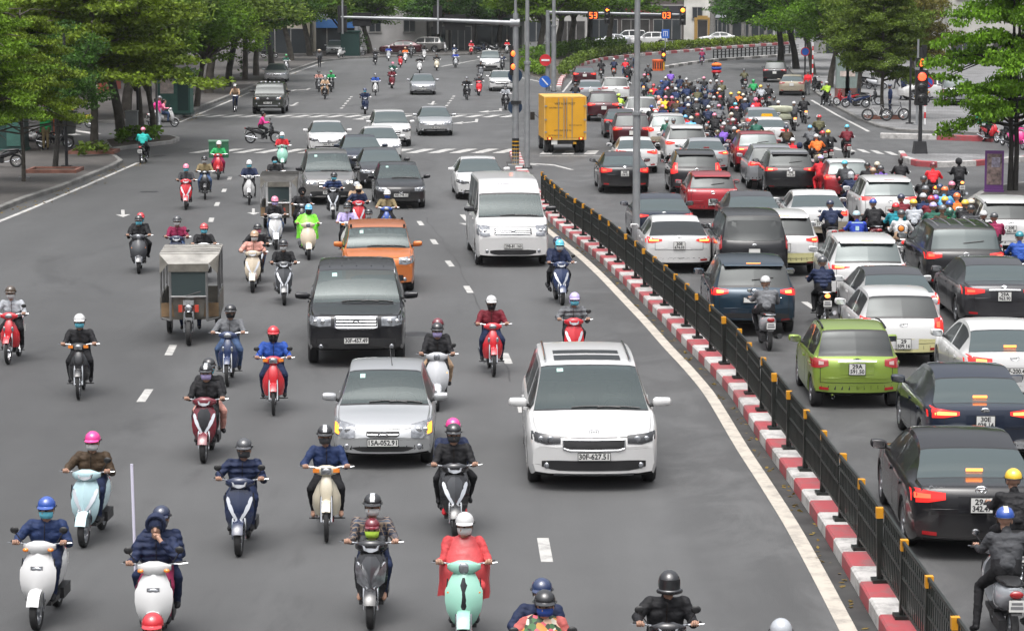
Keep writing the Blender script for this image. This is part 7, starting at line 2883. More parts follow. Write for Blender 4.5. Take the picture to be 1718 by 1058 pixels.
r, s = car('saloon', 'dark grey saloon with chrome boot strip at the frame edge', 'darkgrey', 2,
   rear=F_(tl_y=(.46, .96), tl_z=(.80, .96), lit=True, plate='29A|963.90', plate_z=.78, low=.40, badge='threeovals', badge_z=.97, strip=True), group=GR)
put(r, s, 1682, 543, True, -.5, 'dark grey saloon')
r, s = car('mpv', 'black people carrier with ribbed roof among the motorbikes', 'black', 2,
   rear=F_(tl_y=(.58, .97), tl_z=(.92, 1.10), lit=True, plate='', plate_z=.80, low=.5, badge='letters', badge_z=1.06, glass=GLASS, wiper=True), group=GR)
for y in (-.6, -.3, 0, .3, .6):
 s.patch([(s.X(2.4), y - .02, y + .02), (s.X(4.4), y - .02, y + .02)], 't', .010, 8, 1, .01).build('roof_rib', GREYP, r, 0)
put(r, s, 1620, 488, True, -1.5, 'black people carrier')
r, s = car('suv', 'white crossover with brake lamps lit and black lower bumper', 'white', 2,
   rear=F_(tl_y=(.46, .96), tl_z=(.95, 1.05), lit='hot', hot=(.3, .75), plate='30E|548.97', plate_z=.84, low=.62, brake3='hot', badge='wings', badge_z=1.02, glass=GLASS, exhaust=True, spoiler=True), group=GR)
put(r, s, 1458, 510, True, -1, 'white crossover')
r, s = car('suv', 'dark blue-green crossover with brake lamps lit beside the lamp post', 'teal', 2,
   rear=F_(tl_y=(.60, .97), tl_z=(.92, 1.08), lit='hot', hot=(.3, .7), plate='30F', plate_z=.84, low=.62, brake3='hot', badge='wings', badge_z=1.02, glass=GLASSD, wiper=True, spoiler=True), group=GR)
put(r, s, 1266, 556, True, -.5, 'dark blue-green crossover')
r, s = car('midmpv', 'black minivan with a plain tinted back window', 'black', 1, rear=F_(tl_y=(.88, .97), tl_z=(.85, 1.25), lit=None, plate='', badge='oval', glass=GLASSD), group=GR, glassm=GLASSD)
s.patch([(-.66, 1.12, 1.58), (-.58, 1.10, 1.62), (.58, 1.10, 1.62), (.66, 1.12, 1.58)], 'b', .006, 8, 5).build('rear_window', GLASSD, r, 40)
put(r, s, 1264, 466, True, 0, 'black minivan')
r, s = car('sedan', 'white sedan with brake lamps lit ahead of the dark crossover', 'white', 2,
   rear=F_(tl_y=(.50, .96), tl_z=(.84, .98), lit='hot', hot=(.2, .8), plate='30E|674.03', plate_z=.78, low=.40, badge='h', badge_z=.99, glass=GLASSD), group=GR)
put(r, s, 1138, 453, True, 1.0, 'white sedan with brake lamps lit')
r, s = car('sedan', 'navy sedan half hidden by the lamp post', 'navy', 1,
   rear=F_(tl_y=(.5, .96), tl_z=(.84, .96), lit=True, plate='', low=.4, badge='oval'), group=GR)
put(r, s, 1113, 407, True, 1, 'navy sedan')
r, s = car('hatch5', 'bright red hatchback in the second lane', 'red', 2,
   rear=F_(tl_y=(.62, .97), tl_z=(.84, 1.0), lit=None, plate='30A|685.08', plate_z=.56, low=.42, badge='h', badge_z=.88, glass=GLASSD, wiper=True, spoiler=True), group=GR)
put(r, s, 1197, 364, True, 0, 'bright red hatchback')
r, s = car('sedan', 'dark grey sedan ahead of the black minivan', 'darkgrey', 1, rear=F_(lit=True, plate='', low=.4), group=GR)
put(r, s, 1266, 402, True, 0, 'dark grey sedan')
r, s = car('suv', 'white crossover with yellowish lower body beside the black minivan', 'white', 2, lower='cream',
   rear=F_(tl_y=(.6, .97), tl_z=(.92, 1.06), lit='hot', plate='', plate_z=.8, low=.46, brake3='hot', badge='letters', glass=GLASSD, spoiler=True), group=GR)
put(r, s, 1316, 458, True, 0, 'white crossover with yellowish lower body')
r, s = car('saloon', 'white saloon with cream bumper and wide rear window', 'white', 2, lower='beige',
   rear=F_(tl_y=(.48, .96), tl_z=(.82, .98), lit=True, plate='30A|117.26', plate_z=.62, low=.34, badge='star', badge_z=1.0), group=GR)
put(r, s, 1374, 402, True, -1, 'white saloon with cream bumper')
r, s = car('suv', 'rounded white crossover with long red lamps among riders', 'white', 2,
   rear=F_(tl_y=(.48, .97), tl_z=(.98, 1.10), lit=True, hot=(.2, .3), plate='', plate_z=.70, low=.45, brake3='red', badge='h', badge_z=.98, spoiler=True), group=GR)
put(r, s, 1494, 384, True, -1, 'rounded white crossover')
r, s = car('suv', 'white crossover with tinted back window beside the maroon jacketed rider', 'white', 2,
   rear=F_(tl_y=(.7, .97), tl_z=(.95, 1.06), lit=None, plate='30E|562.18', plate_z=.84, low=.45, badge='h', glass=GLASSD, spoiler=True), group=GR)
put(r, s, 1697, 428, True, -2, 'white crossover with tinted back window')
r, s = car('hatch5', 'red hatchback with white roof behind two riders', 'red', 1, roof='white',
   rear=F_(tl_y=(.68, .97), tl_z=(.82, 1.0), lit=True, plate='', low=.42, badge='bow', badge_z=.95), group=GR)
put(r, s, 1427, 338, True, -1, 'red hatchback with white roof')
r, s = car('suv', 'black crossover with silver roof and square white plate', 'black', 2, roof='silver',
   rear=F_(tl_y=(.5, .96), tl_z=(.94, 1.08), lit='hot', hot=(.4, .8), plate='30E|916.28', plate_z=.86, low=.5, badge='letters', badge_z=1.02, glass=GLASSD, wiper=True, script='SORENTO', spoiler=True), group=GR)
put(r, s, 1327, 327, True, -1, 'black crossover with silver roof')
r, s = car('suv', 'grey crossover with green sticker in the back window', 'lightgrey', 1, rear=F_(tl_z=(.92, 1.08), lit=True, plate='', low=.5, glass=GLASSD), group=GR)
put(r, s, 1297, 316, True, -1, 'grey crossover')
r, s = car('suv', 'deep red crossover with pink-lit roof and orange lamps', 'red', 2,
   rear=F_(tl_y=(.46, .97), tl_z=(.92, 1.06), lit='hot', hot=(.3, .7), plate='', plate_z=.84, low=.5, badge='h', badge_z=.99, glass=GLASS, wiper=True), group=GR)
put(r, s, 1273, 288, True, -1, 'deep red crossover')
r, s = car('suv', 'black crossover with upright red lamps beside the bright red hatchback', 'black', 2,
   rear=F_(tl_y=(.72, .97), tl_z=(.86, 1.28), lit=True, hot=(.2, .4), plate='', plate_z=.84, low=.5, badge='h', glass=GLASSD, spoiler=True), group=GR)
put(r, s, 1169, 328, True, 0, 'black crossover')
r, s = car('sedan', 'light silver sedan with one bright red lamp', 'silver', 1, rear=F_(tl_y=(.5, .96), tl_z=(.84, .98), lit='hot', plate='', low=.4, brake3='red', glass=GLASS), group=GR)
put(r, s, 1186, 291, True, 0, 'light silver sedan')
r, s = car('saloon', 'black saloon waiting first in the lane beside the arrow', 'black', 2,
   rear=F_(tl_y=(.5, .96), tl_z=(.80, .98), lit=True, plate='30E|538.02', plate_z=.78, low=.4, badge='threeovals', badge_z=1.0), group=GR)
put(r, s, 1047, 322, True, 1, 'black saloon at the arrow')
r, s = car('sedan', 'white sedan just ahead of the black saloon at the arrow', 'white', 1, rear=F_(tl_y=(.46, .96), tl_z=(.82, .98), lit=True, plate='', low=.4), group=GR)
put(r, s, 1068, 289, True, 0, 'white sedan at the lamp post')
r, s = car('suv', 'white crossover with raked red lamps on the zebra crossing', 'white', 1, rear=F_(tl_y=(.56, .97), tl_z=(.86, 1.02), lit=True, plate='', low=.45, glass=GLASSD, spoiler=True), group=GR)
put(r, s, 1153, 274, True, 0, 'white crossover on the crossing')
r, s = car('suv', 'beige-white off-roader with roof bars ahead of the white crossover', 'white', 1, lower='beige', rear=F_(tl_y=(.72, .97), tl_z=(.86, 1.08), lit=True, plate='', low=.5, glass=GLASS), group=GR)
put(r, s, 1122, 250, True, 0, 'beige-white off-roader')
for px, py, kd, col, lt, lb, sh_ in (
  (1061, 249, 'suv', 'maroon', True, 'dark maroon crossover beside the lamp post', 'dark maroon crossover'),
  (1043, 231, 'sedan', 'darkgrey', True, 'dark grey sedan next ahead of the maroon crossover', 'dark grey sedan beyond'),
  (1013, 203, 'suv', 'maroon', True, 'maroon crossover close beside the yellow truck', 'maroon crossover'),
  (1033, 172, 'suv', 'white', None, 'white crossover in the far queue with both mirrors showing', 'white crossover in the far queue'),
  (991, 171, 'sedan', 'lightgrey', None, 'pale blue-grey sedan behind the yellow truck roof', 'pale blue-grey sedan'),
  (981, 143, 'sedan', 'maroon', True, 'maroon sedan leading the far queue', 'maroon sedan'),
  (1077, 214, 'suv', 'white', True, 'white car behind the grey lamp post', 'white car at the lamp post'),
  (1281, 229, 'saloon', 'lightgrey', True, 'light grey saloon amid the motorbike crowd', 'light grey saloon'),
  (1293, 248, 'sedan', 'white', True, 'white taxi with yellow roof sign amid the crowd', 'white taxi'),
  (1302, 138, 'suv', 'black', None, 'black crossover driving off under the far trees', 'black crossover driving off'),
  (1331, 160, 'sedan', 'beige', None, 'champagne sedan beside the far kerb', 'champagne sedan')):
 r, s = car(kd, lb, col, 1, rear=F_(lit=lt, plate='', low=.45, glass=GLASSD if kd == 'suv' else GLASS, tl_z=(.90, 1.06) if kd == 'suv' else (.82, .97)), group=GR)
 put(r, s, px, py, True, -8 if px > 1295 and py < 200 else 0, sh_)
 if 'taxi' in lb:
  MB().box((s.X(2.5), 0, 1.52), (.14, .55, .13), taper=.85).build('taxi_sign', P_('yellow'), r, 0)
# ------------------------------------------------------------------ riders of the photo
KW = {'scooter': 'scooter', 'retro': 'rounded scooter', 'spacy': 'boxy scooter', 'wave': 'motorbike', 'cub': 'moped', 'ebike': 'electric bike'}
SZ = .95
_lab = {}
RIDERS = []
def relation(x, y, used=0):
 """words for the nearest big thing"""
 best = sorted(((lx - x) ** 2 + ((ly - y) * .55) ** 2, lx, ly, s) for lx, ly, s in LAND)
 d, lx, ly, s = best[min(used, len(best) - 1)]
 if abs(ly - y) < 3.2:
  return 'beside the ' + s
 return ('in front of the ' if ly > y else 'beyond the ') + s
def uniq(texts):
 for t in texts:
  if t not in _lab:
   _lab[t] = 1
   return t
 k = texts[-1]
 _lab[k] += 1
 print('DUPLICATE LABEL', k)
 return k
def an(c):
 return c
def rider(mode, px, py, away, kind, bc, jk, tr, hc, hst='half', mask=None, pil=None, tail=None, lamp=False, yaw=0.0, foot=False, garment='jacket', ctx=None, mirrors=2, stripe=None,
   apron=None, pk=None, extra=None, amber=None, h=None, scarf=False, lod=None, bike_on=True, shoe='black', plabel=None, vlamp=False):
 hd = tangent(px, py if mode == 'g' else py + 60, away) + R(yaw + random.uniform(-2.5, 2.5))
 u = Vector((math.cos(hd), math.sin(hd), 0))
 if mode == 'g':
  g = G(px, py) - u * ((.63 if not away else -.60) * SZ)
 else:
  g = G(px, py, h or 1.50)
  g.z = 0
  g -= u * .06 * SZ
 near = (g.y < 88) if lod is None else lod
 rel = None
 hw = {'hood': 'hood', 'hair': 'hair', 'cap': 'cap'}.get(hst, 'helmet')
 hh = ('dark hair' if hst == 'hair' else '%s %s' % (hc, hw))
 mw = ''
 kw_ = KW[kind]
 def lb(f):
  out = []
  if ctx:
   out.append(f(ctx))
  for q in range(14):
   out.append(f(relation(g.x, g.y, q)))
  return [t for t in out if len(t.split()) <= 16]
 root = None
 if bike_on:
  bl = lb(lambda r: '%s %s ridden by person in %s %s %s' % (bc, kw_, jk, garment, r))
  root = bike(kind, uniq(bl), bc, near, tail, lamp, mirrors, 'motorbikes driving towards the overbridge' if not away else 'motorbikes queueing at the signal', apron=apron, amber=amber, vlamp=vlamp)
  root.location = g
  root.rotation_euler = (0, 0, hd)
  root.scale = (SZ,) * 3
 k = pk or ('stopped' if foot else ('pegs' if kind in PEG else 'scooter'))
 pl = [plabel] if plabel else lb(lambda r: 'person in %s %s and %s riding %s' % (jk, garment, hh, r))
 grp = 'riders coming towards the overbridge' if not away else 'riders waiting at the signal'
 p, J = person(uniq(pl), k, jk, tr, hc, hst, mask, near, grp, shoe, stripe, scarf)
 p.location = g
 p.rotation_euler = (0, 0, hd)
 p.scale = (SZ,) * 3
 q = None
 if pil:
  pj, pt, ph, phs, pm = pil
  hh2 = ('dark hair' if phs == 'hair' else '%s %s' % (ph, {'hood': 'hood'}.get(phs, 'helmet')))
  q, _ = person(uniq(lb(lambda r: 'pillion passenger in %s jacket and %s behind %s rider %s' % (pj, hh2, jk, r)) + ['pillion passenger in %s and %s behind %s rider' % (pj, hh2, jk)]), 'pillion', pj, pt, ph, phs, pm, near, grp)
  q.location = g - u * .40 * SZ + Vector((0, 0, .05))
  q.rotation_euler = (0, 0, hd + R(random.choice((-6, 6))))
  q.scale = (SZ * .98,) * 3
 RIDERS.append((root, p, q, hd, g))
 return root, p, q, hd, g
def hang(o, parent):
 o.parent = parent
 return o
# ---- coming towards the camera, near to far
r_ = rider
r_('g', 62, 1056, 0, 'spacy', 'white', 'dark blue', 'navy', 'blue', mask='surgical blue', mirrors=2, yaw=-3, amber=True, ctx='in the near corner of the road')
A_ = r_('g', 258, 1096, 0, 'spacy', 'white', 'navy', 'wine', 'navy', 'hood', None, pil=('navy', 'navy', 'navy', 'half', 'grey'), pk='onehand', yaw=2, amber=True, plabel='person in navy puffer hood covering his mouth with one hand on white scooter')
r_('g', 141, 917, 0, 'scooter', 'pale blue', 'brown', 'navy', 'hot pink', mask='white', yaw=-2, mirrors=1)
r_('g', 401, 932, 0, 'scooter', 'navy', 'navy', 'navy', 'dark grey', mask='dark grey', yaw=0)
r_('g', 548, 908, 0, 'cub', 'cream', 'dark blue', 'black', 'black', mask='dark grey', stripe='silver', mirrors=0, shoe='skin')
B12 = r_('g', 622, 1054, 0, 'scooter', 'black', 'plaid', 'navy', 'black', mask='white', stripe='silver', garment='plaid jacket', mirrors=0, shoe='skin', apron='dark grey', vlamp=True)
r_('g', 764, 904, 0, 'scooter', 'black', 'black', 'dark grey', 'black', mask='dark grey', pil=('navy', 'black', 'hot pink', 'half', 'white'), mirrors=0, shoe='red', apron='dark grey')
B14 = r_('g', 778, 1094, 0, 'retro', 'mint', 'coral', 'coral', 'white', mask='white', garment='raincoat', mirrors=0, yaw=-2, apron='black')
r_('h', 908, 986, 0, 'scooter', 'red', 'floral', 'navy', 'black', mask='blue', pil=('navy', 'navy', 'dark blue', 'half', 'white'), garment='flowered raincoat', ctx='cut off by the lower frame edge')
r_('h', 1117, 953, 0, 'scooter', 'black', 'black', 'black', 'black', 'full', None, garment='leather jacket', ctx='cut off by the lower frame edge', yaw=-2)
r_('h', 250, 1024, 0, 'scooter', 'red', 'black', 'black', 'red', mask='black', ctx='cut off below the white boxy scooter')
r_('h', 1306, 1035, 0, 'wave', 'black', 'grey', 'black', 'light grey', 'three', None, ctx='showing only its helmet at the lower edge')
r_('g', 342, 776, 0, 'scooter', 'maroon', 'black', 'black', 'black', mask='lilac', stripe='silver', pil=('black', 'salmon', 'black', 'half', 'surgical blue'), mirrors=0, apron='black', yaw=-2)
r_('g', 382, 648, 0, 'wave', 'dark blue', 'grey', 'denim', 'black', mask='black', mirrors=0, yaw=-2)
r_('g', 459, 696, 0, 'cub', 'red', 'blue', 'navy', 'red', mask='black', yaw=0, garment='work jacket', scarf=True)
r_('g', 132, 670, 0, 'ebike', 'black', 'black', 'black', 'white', mask='surgical blue', mirrors=0)
r_('g', 14, 611, 0, 'wave', 'red', 'light grey', 'black', 'brown', mask='white', mirrors=1, yaw=-2, garment='shirt')
r_('g', 733, 689, 0, 'retro', 'silver', 'black', 'black', 'black', mask='lilac', pil=('black', 'tan', 'maroon', 'half', None), amber='on', mirrors=1)
r_('g', 828, 631, 0, 'wave', 'red', 'maroon', 'navy', 'white', mask='black', mirrors=0, scarf=True)
r_('g', 964, 622, 0, 'scooter', 'red', 'grey', 'black', 'lilac', 'three', 'surgical blue', mirrors=1, garment='puffer jacket')
r_('g', 943, 512, 0, 'scooter', 'dark blue', 'navy', 'black', 'cyan', 'three', 'white', pil=('navy', 'black', 'navy', 'half', None), mirrors=1)
r_('g', 233, 459, 0, 'retro', 'dark grey', 'black', 'black', 'black', mask='surgical blue', pil=('black', 'black', 'red', 'half', 'surgical blue'), mirrors=0)
r_('h', 297, 362, 0, 'scooter', 'navy', 'wine', 'denim', 'dark grey', mask='white', mirrors=1, garment='sweater')
r_('h', 342, 373, 0, 'scooter', 'white', 'black', 'black', 'coral', mask='surgical blue', mirrors=0)
r_('g', 424, 491, 0, 'scooter', 'beige', 'salmon', 'black', 'tan', mask='white', mirrors=1)
r_('h', 430, 373, 0, 'scooter', 'black', 'black', 'denim', 'black', mask='pink', mirrors=1)
r_('g', 477, 512, 0, 'scooter', 'dark grey', 'black', 'light grey', 'black', mask='white', mirrors=0)
r_('g', 518, 436, 0, 'retro', 'beige', 'lime', 'lime', 'light blue', 'three', 'black', mirrors=0, garment='raincoat', scarf=True)
r_('g', 463, 419, 0, 'scooter', 'white', 'black', 'denim', 'pink', mask='lilac', mirrors=0)
r_('g', 559, 368, 0, 'scooter', 'black', 'dark blue', 'black', 'black', mask='surgical blue', mirrors=0, garment='padded vest')
r_('h', 600, 308, 0, 'scooter', 'red', 'navy', 'black', 'beige', mask='black', pil=('tan', 'black', 'light grey', 'half', None), garment='jacket with yellow collar', mirrors=0)
r_('h', 582, 340, 0, 'cub', 'white', 'lilac', 'black', 'black', mask='white', garment='shirt', mirrors=0)
r_('h', 618, 350, 0, 'wave', 'black', 'navy', 'black', 'black', mask='white', mirrors=0)
r_('h', 648, 317, 0, 'wave', 'blue', 'khaki', 'black', 'white', mask='blue', garment='raincoat', mirrors=0)
r_('h', 505, 312, 0, 'wave', 'black', 'black', 'black', 'black', 'hood', 'black', garment='jacket with tan sleeves', mirrors=0)
r_('g', 418, 344, 0, 'cub', 'white', 'navy', 'black', 'white', mask='surgical blue', mirrors=0)
r_('g', 312, 352, 0, 'scooter', 'red', 'dark grey', 'black', 'pink', mask='surgical blue', mirrors=0)
r_('g', 344, 335, 0, 'wave', 'black', 'khaki', 'denim', 'black', mask='white', mirrors=0)
GRAB = r_('g', 366, 302, 0, 'wave', 'red', 'green', 'wine', 'white', 'three', None, mirrors=0, ctx='carrying a big green delivery box')
r_('g', 474, 285, 0, 'retro', 'mint', 'red', 'black', 'white', 'three', 'surgical blue', mirrors=1)
r_('h', 461, 261, 0, 'scooter', 'black', 'black', 'black', 'black', 'hood', 'surgical blue', mirrors=0)
r_('g', 613, 192, 0, 'scooter', 'navy', 'navy', 'black', 'dark blue', mask='surgical blue')
r_('g', 545, 167, 0, 'wave', 'black', 'tan', 'tan', 'grey', mask='white', pil=('beige', 'tan', 'white', 'half', None))
r_('g', 535, 155, 0, 'wave', 'grey', 'salmon', 'black', 'black', mask='white')
r_('g', 556, 155, 0, 'wave', 'black', 'green', 'black', 'green', 'three', None)
r_('g', 630, 161, 0, 'wave', 'white', 'blue', 'black', 'grey', mask='white')
r_('g', 658, 149, 0, 'scooter', 'maroon', 'maroon', 'black', 'white', mask='white')
r_('h', 659, 104, 0, 'scooter', 'black', 'dark green', 'black', 'pink', mask='white')
r_('g', 630, 109, 0, 'scooter', 'black', 'black', 'black', 'grey', mask='white')
r_('g', 652, 103, 0, 'scooter', 'silver', 'royal blue', 'black', 'light grey', mask='white')
r_('g', 672, 114, 0, 'scooter', 'red', 'black', 'black', 'dark grey', mask='white')
r_('g', 680, 106, 0, 'retro', 'white', 'orange', 'black', 'tan', mask=None)
r_('g', 690, 98, 0, 'wave', 'dark grey', 'dark grey', 'black', 'white', mask=None)
r_('g', 704, 123, 0, 'retro', 'white', 'black', 'black', 'dark grey', mask='white')
r_('g', 712, 101, 0, 'scooter', 'white', 'black', 'black', 'black', mask='black')
r_('g', 733, 119, 0, 'retro', 'cream', 'black', 'black', 'black', mask=None)
r_('g', 765, 114, 0, 'wave', 'silver', 'royal blue', 'black', 'navy', mask=None)
r_('g', 763, 101, 0, 'scooter', 'white', 'dark blue', 'black', 'white', mask='white')
r_('g', 784, 168, 0, 'wave', 'black', 'black', 'black', 'grey', mask='white')
r_('g', 804, 161, 0, 'scooter', 'bright red', 'dark grey', 'black', 'black', mask='white')
r_('g', 807, 134, 0, 'scooter', 'grey', 'black', 'black', 'black', mask=None)
r_('g', 843, 119, 0, 'wave', 'dark grey', 'navy', 'black', 'black', mask=None)
r_('g', 849, 185, 0, 'wave', 'black', 'light grey', 'black', 'dark grey', mask='white', garment='shirt')
r_('g', 791, 93, 0, 'wave', 'red', 'red', 'beige', 'pink', mask=None)
r_('g', 851, 91, 0, 'wave', 'white', 'bright red', 'black', 'beige', mask=None)
r_('g', 480, 121, 0, 'wave', 'silver', 'dark green', 'black', 'green', 'three', None)
# crossing and side-on
r_('g', 462, 240, 0, 'wave', 'black', 'hot pink', 'black', 'black', 'hair', None, yaw=92, ctx='crossing the road side-on')
r_('g', 237, 275, 1, 'wave', 'black', 'turquoise', 'black', 'pink', mask=None, ctx='at the road edge heading away', garment='shirt', mirrors=0)
SIDE = r_('g', 293, 213, 0, 'retro', 'white', 'pink', 'denim', 'black', 'hair', None, yaw=90, pil=('hot pink', 'white', 'black', 'hair', None), ctx='side-on at the corner of the side street')
# ---- away from the camera
r_('h', 1687, 850, 1, 'scooter', 'light grey', 'dark grey', 'black', 'blue', stripe='cream', mirrors=1, tail=None, ctx='close behind the black saloon', foot=True)
Q2 = r_('h', 1704, 782, 1, 'wave', 'dark grey', 'black', 'black', 'yellow', mirrors=0, ctx='alongside the black saloon at the frame edge')
r_('g', 1290, 588, 1, 'retro', 'silver', 'grey', 'black', 'white', tail=None, mirrors=1)
r_('g', 1385, 548, 1, 'wave', 'black', 'navy', 'black', 'dark grey', tail='hot', garment='puffer jacket', mirrors=0)
r_('h', 1395, 334, 1, 'scooter', 'white', 'navy', 'black', 'navy', tail=None, garment='suit jacket', mirrors=2)
r_('h', 1437, 352, 1, 'scooter', 'black', 'royal blue', 'black', 'pale blue', garment='vest', mirrors=0)
r_('h', 1467, 332, 1, 'retro', 'maroon', 'black', 'black', 'blue', mirrors=0)
r_('h', 1511, 352, 1, 'wave', 'white', 'white', 'tan', 'dark grey', tail='on', garment='jacket with orange badge', mirrors=0)
r_('h', 1503, 340, 1, 'wave', 'black', 'teal', 'black', 'bright red', mirrors=0)
r_('h', 1533, 334, 1, 'scooter', 'grey', 'light grey', 'black', 'yellow', mirrors=0)
r_('h', 1512, 324, 1, 'scooter', 'dark grey', 'maroon', 'black', 'navy', mirrors=0)
r_('h', 1592, 349, 1, 'wave', 'black', 'green', 'black', 'dark green', 'three', stripe='white', mirrors=0, garment='jacket with white roundel')
r_('h', 1566, 339, 1, 'wave', 'black', 'dark green', 'black', 'lilac', mirrors=0)
r_('h', 1607, 322, 1, 'wave', 'black', 'orange', 'black', 'orange', mirrors=0, garment='vest over blue sleeves')
r_('h', 1584, 313, 1, 'wave', 'grey', 'light blue', 'black', 'orange', mirrors=0)
r_('h', 1597, 303, 1, 'scooter', 'white', 'navy', 'black', 'pink', mirrors=0)
r_('h', 1577, 307, 1, 'scooter', 'black', 'black', 'black', 'dark blue', mirrors=0)
r_('h', 1572, 326, 1, 'scooter', 'dark grey', 'navy', 'black', 'purple', mirrors=0)
r_('h', 1618, 362, 1, 'scooter', 'black', 'black', 'black', 'black', mirrors=0)
r_('h', 1565, 272, 1, 'wave', 'red', 'bright red', 'black', 'maroon', tail='amber', mirrors=0)
r_('h', 1550, 294, 1, 'wave', 'maroon', 'black', 'black', 'dark grey', mirrors=0)
r_('h', 1609, 265, 1, 'wave', 'black', 'black', 'black', 'black', 'hood', tail='hot', mirrors=0, foot=True)
r_('h', 1511, 264, 1, 'wave', 'red', 'black', 'black', 'black', 'hair', mirrors=0)
r_('h', 1650, 353, 1, 'scooter', 'black', 'black', 'black', 'white', mirrors=0)
r_('h', 1668, 355, 1, 'scooter', 'light grey', 'wine', 'black', 'dark grey', mirrors=0)
r_('h', 1711, 388, 1, 'wave', 'white', 'blue', 'navy', 'teal', 'cap' if False else 'half', mirrors=0)
r_('h', 1419, 268, 1, 'scooter', 'dark grey', 'dark grey', 'black', 'cyan', mirrors=0)
r_('h', 1429, 286, 1, 'wave', 'red', 'navy', 'navy', 'silver', 'three', tail=None, mirrors=0)
r_('h', 1465, 281, 1, 'scooter', 'grey', 'khaki', 'black', 'tan', mirrors=0)
r_('h', 1472, 271, 1, 'wave', 'black', 'black', 'black', 'cream', mirrors=0)
r_('h', 1479, 276, 1, 'wave', 'silver', 'purple', 'black', 'dark grey', mirrors=0)
r_('h', 1457, 271, 1, 'scooter', 'black', 'black', 'black', 'black', mirrors=0)
r_('h', 1377, 260, 1, 'wave', 'red', 'red', 'red', 'lilac', tail='on', mirrors=0)
r_('h', 1371, 224, 1, 'scooter', 'cream', 'orange', 'black', 'white', tail='amber', mirrors=0)
r_('h', 1330, 231, 1, 'scooter', 'black', 'bright red', 'black', 'white', mirrors=0)
r_('h', 1342, 238, 1, 'scooter', 'grey', 'dark blue', 'dark blue', 'navy', 'hood', garment='rain cape', mirrors=0)
r_('h', 1360, 209, 1, 'wave', 'black', 'grey', 'black', 'light blue', mirrors=0)
r_('h', 1380, 219, 1, 'scooter', 'black', 'black', 'black', 'red', mirrors=0)
r_('h', 1391, 217, 1, 'scooter', 'maroon', 'black', 'black', 'yellow', mirrors=0)
r_('h', 1421, 209, 1, 'scooter', 'maroon', 'maroon', 'black', 'cyan', tail=None, mirrors=0)
r_('h', 1373, 193, 1, 'wave', 'black', 'olive', 'black', 'white', pil=('olive', 'black', 'red', 'half', None), mirrors=0)
r_('h', 1320, 209, 1, 'wave', 'grey', 'brown', 'black', 'navy', mirrors=0)
r_('h', 1332, 170, 1, 'scooter', 'black', 'dark grey', 'black', 'white', tail='hot', mirrors=0)
r_('h', 1349, 160, 1, 'scooter', 'dark grey', 'black', 'black', 'black', tail='hot', mirrors=0)
BALE = r_('h', 1306, 169, 1, 'wave', 'black', 'navy', 'black', 'white', mirrors=0, ctx='loaded with pale green bales')
r_('h', 1299, 161, 1, 'scooter', 'black', 'dark grey', 'black', 'black', mirrors=0)
r_('h', 1269, 163, 1, 'wave', 'grey', 'red', 'grey', 'pink', 'hood', mirrors=0)
r_('h', 1250, 164, 1, 'scooter', 'white', 'navy', 'black', 'white', mirrors=0)
CART = r_('h', 1234, 172, 1, 'wave', 'black', 'black', 'black', 'cyan', mirrors=0, ctx='carrying a cream parcel box')
r_('h', 1236, 179, 1, 'wave', 'grey', 'black', 'black', 'pink', mirrors=0)
r_('h', 1240, 153, 1, 'scooter', 'orange', 'orange', 'black', 'yellow', mirrors=0)
r_('h', 1248, 156, 1, 'scooter', 'black', 'black', 'black', 'cream', mirrors=0)
r_('h', 1246, 143, 1, 'scooter', 'grey', 'dark grey', 'black', 'dark grey', mirrors=0)
r_('h', 1264, 133, 1, 'wave', 'white', 'green', 'black', 'green', 'three', mirrors=0)
r_('h', 1277, 142, 1, 'wave', 'red', 'light grey', 'black', 'yellow', mirrors=0)
r_('h', 1289, 140, 1, 'scooter', 'black', 'black', 'black', 'black', mirrors=0)
r_('h', 1249, 115, 1, 'wave', 'dark grey', 'olive', 'dark grey', 'dark grey', mirrors=0)
ORG = r_('h', 1201, 103, 1, 'wave', 'black', 'black', 'black', 'black', 'hood', mirrors=0, ctx='loaded with orange and blue sacks')
